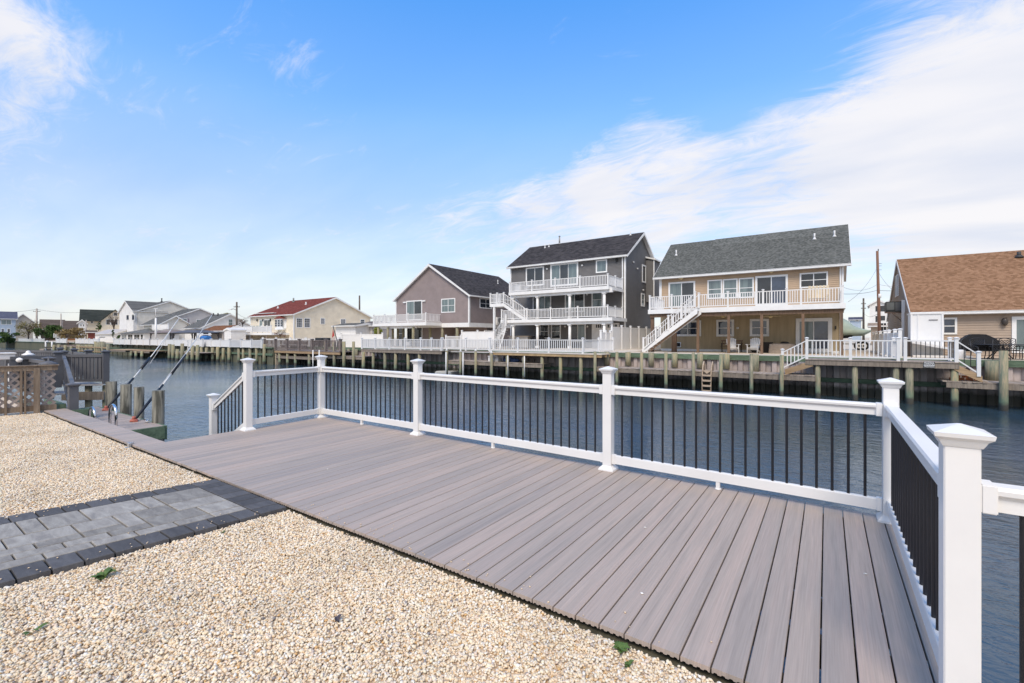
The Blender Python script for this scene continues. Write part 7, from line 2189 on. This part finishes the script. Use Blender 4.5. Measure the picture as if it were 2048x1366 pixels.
# ================================================================== trees and shrubs
BARK = M('bark', (.12, .09, .07), .9, .2, 6)
def foliage_mat(name, a, b, c):
    m = bpy.data.materials.new(name); m.use_nodes = True; t = m.node_tree
    p = t.nodes['Principled BSDF']; p.inputs['Roughness'].default_value = .8; p.inputs['Specular IOR Level'].default_value = .2
    g = N(t, 'ShaderNodeNewGeometry')
    L(t, ramp(t, noise(t, g.outputs['Position'], 2.2, 4, .7), [(.35, a), (.5, b), (.68, c)]), p.inputs['Base Color'])
    return m
FGR = foliage_mat('dark_green_leaves', (.030, .060, .020), (.055, .10, .03), (.10, .15, .04)); FOL = foliage_mat('olive_leaves', (.11, .10, .04), (.19, .17, .07), (.27, .235, .10))
FBR = foliage_mat('budding_brown_leaves', (.17, .125, .055), (.27, .20, .095), (.36, .275, .14)); FPK = foliage_mat('pale_twigs', (.16, .12, .10), (.22, .17, .14), (.3, .24, .2)); FYL = foliage_mat('yellow_green_leaves', (.15, .17, .03), (.22, .25, .05), (.3, .33, .08))
def tree(name, label, px, pyb, pyt, wpx, d, fm, n=900, leaf=.16, open_=0.0, cat='tree', trunk=True, twigs=0, seed=0, base=None):
    rg = random.Random(seed or int(px * 7 + pyb))
    b = dp(px, pyb, d); t_ = dp(px, pyt, d)
    if base is not None: b.z = base
    o = thing(name, label, cat, b)
    H = t_.z - b.z; Wd = wpx * d / FOC / 2
    if trunk or twigs:
        m = MB()
        m.tube([b, b + Vector((rg.uniform(-.1, .1), 0, H * .3)), b + Vector((rg.uniform(-.2, .2), 0, H * .55))], [.035 * H, .028 * H, .018 * H], 7)
        for k in range(8 + twigs):
            a = rg.uniform(0, 6.28); s = b + Vector((0, 0, H * rg.uniform(.15, .5)))
            e = b + Vector((math.cos(a) * Wd * rg.uniform(.4, .95), math.sin(a) * Wd * rg.uniform(.4, .95), H * rg.uniform(.55, .97)))
            mid = s.lerp(e, .5) + Vector((rg.uniform(-.1, .1) * Wd, rg.uniform(-.1, .1) * Wd, .06 * H))
            m.tube([s, mid, e], [.012 * H, .008 * H, .003 * H], 5)
            for q_ in range(3 if twigs else 0):
                e2 = e + Vector((rg.uniform(-.3, .3) * Wd, rg.uniform(-.3, .3) * Wd, rg.uniform(-.05, .25) * H * .5)); m.tube([mid.lerp(e, rg.uniform(.2, .9)), e2], [.005 * H, .002 * H], 4)
        m.build('trunk', BARK, o)
    # leaf clumps
    m = MB()
    cl = []
    nc = 16
    for k in range(nc):
        a = rg.uniform(0, 6.28); r = math.sqrt(rg.random()) * .75; z = rg.uniform(.22, .88)
        k2 = math.sqrt(max(.05, 1 - ((z - .5) / .52) ** 2))
        cl.append((Vector((math.cos(a) * r * Wd * k2, math.sin(a) * r * Wd * k2, z * H)), rg.uniform(.22, .42)))
    for i in range(n):
        c, rr = cl[rg.randrange(nc)]
        v = Vector((rg.gauss(0, 1), rg.gauss(0, 1), rg.gauss(0, 1))).normalized() * (rg.random() ** .5)
        p = b + c + Vector((v.x * rr * Wd, v.y * rr * Wd, v.z * rr * min(H * .5, Wd)))
        if p.z < b.z + .02: p.z = b.z + .05
        if p.z > t_.z: p.z = t_.z - rg.random() * .1 * H
        u = Vector((rg.gauss(0, 1), rg.gauss(0, 1), rg.gauss(0, 1))).normalized(); w_ = u.orthogonal().normalized()
        l = leaf * rg.uniform(.6, 1.3)
        m.add([p - u * l, p + w_ * l * .45, p + u * l, p - w_ * l * .45], [(0, 1, 2, 3)])
    m.build('crown', fm, o)
tree('round_shrub', 'dark green rounded tree over the bulkhead at the far left edge', 16, 688, 663.5, 46, 95, FGR, 2400, .17, seed=3)
tree('evergreen_tree', 'dense dark green tree before the brown shingle roofs', 98.5, 680, 650, 46, 100, FGR, 2600, .2, seed=5)
tree('bare_tree', 'olive budding tree with visible dark branches left of the pale pole', 57, 678, 640, 50, 108, FOL, 900, .15, twigs=10, seed=8)
tree('bare_tree', 'sparse brown tree between the pale pole and dark green tree', 74, 676, 645, 22, 112, FBR, 350, .14, twigs=6, seed=9)
tree('brown_shrub', 'rounded brown budding shrub right of the trellis', 132, 681, 657, 34, 98, FBR, 1100, .16, twigs=6, seed=11)
tree('brown_shrub', 'wide brown budding shrub left of the red shed', 160, 680, 655, 40, 100, FBR, 1300, .16, twigs=6, seed=12)
tree('small_evergreen', 'dark small tree against the cream gable wing', 197, 662, 645, 10, 125, FGR, 400, .16, seed=13)
tree('bare_tree', 'bare pinkish tree in front of the cream gable wing', 228, 665, 628, 26, 118, FPK, 140, .1, twigs=16, seed=14)
tree('topiary_shrub', 'dark upright shrub beside the white garage', 226, 676, 658, 5, 88, FGR, 260, .13, seed=15, cat='shrub')
tree('conifer', 'small cone-shaped evergreen in front of the sunroom', 237, 680, 669, 7, 82, FGR, 350, .12, seed=16, cat='shrub')
tree('bare_tree', 'brown bare bush right of the mauve-shuttered house', 384, 667, 644, 26, 95, FPK, 260, .11, twigs=14, seed=17)
tree('bare_bush', 'leafless grey bush between the white house and cream house', 485, 655, 637, 24, 82, FPK, 160, .09, twigs=18, seed=18)
tree('bare_bush', 'leafless reddish bush below the bow window', 560, 677, 661, 30, 62, M('red_twigs', (.2, .11, .08), .9), 160, .07, twigs=22, seed=19)
tree('yellow_shrub', 'yellow-green shrub showing behind the gabled house balcony', 756, 670, 653, 20, 56, FYL, 900, .10, seed=20, cat='shrub')
tree('distant_tree', 'faint tree tops behind the white gable house', 452, 640, 625, 26, 140, FOL, 500, .2, seed=21)
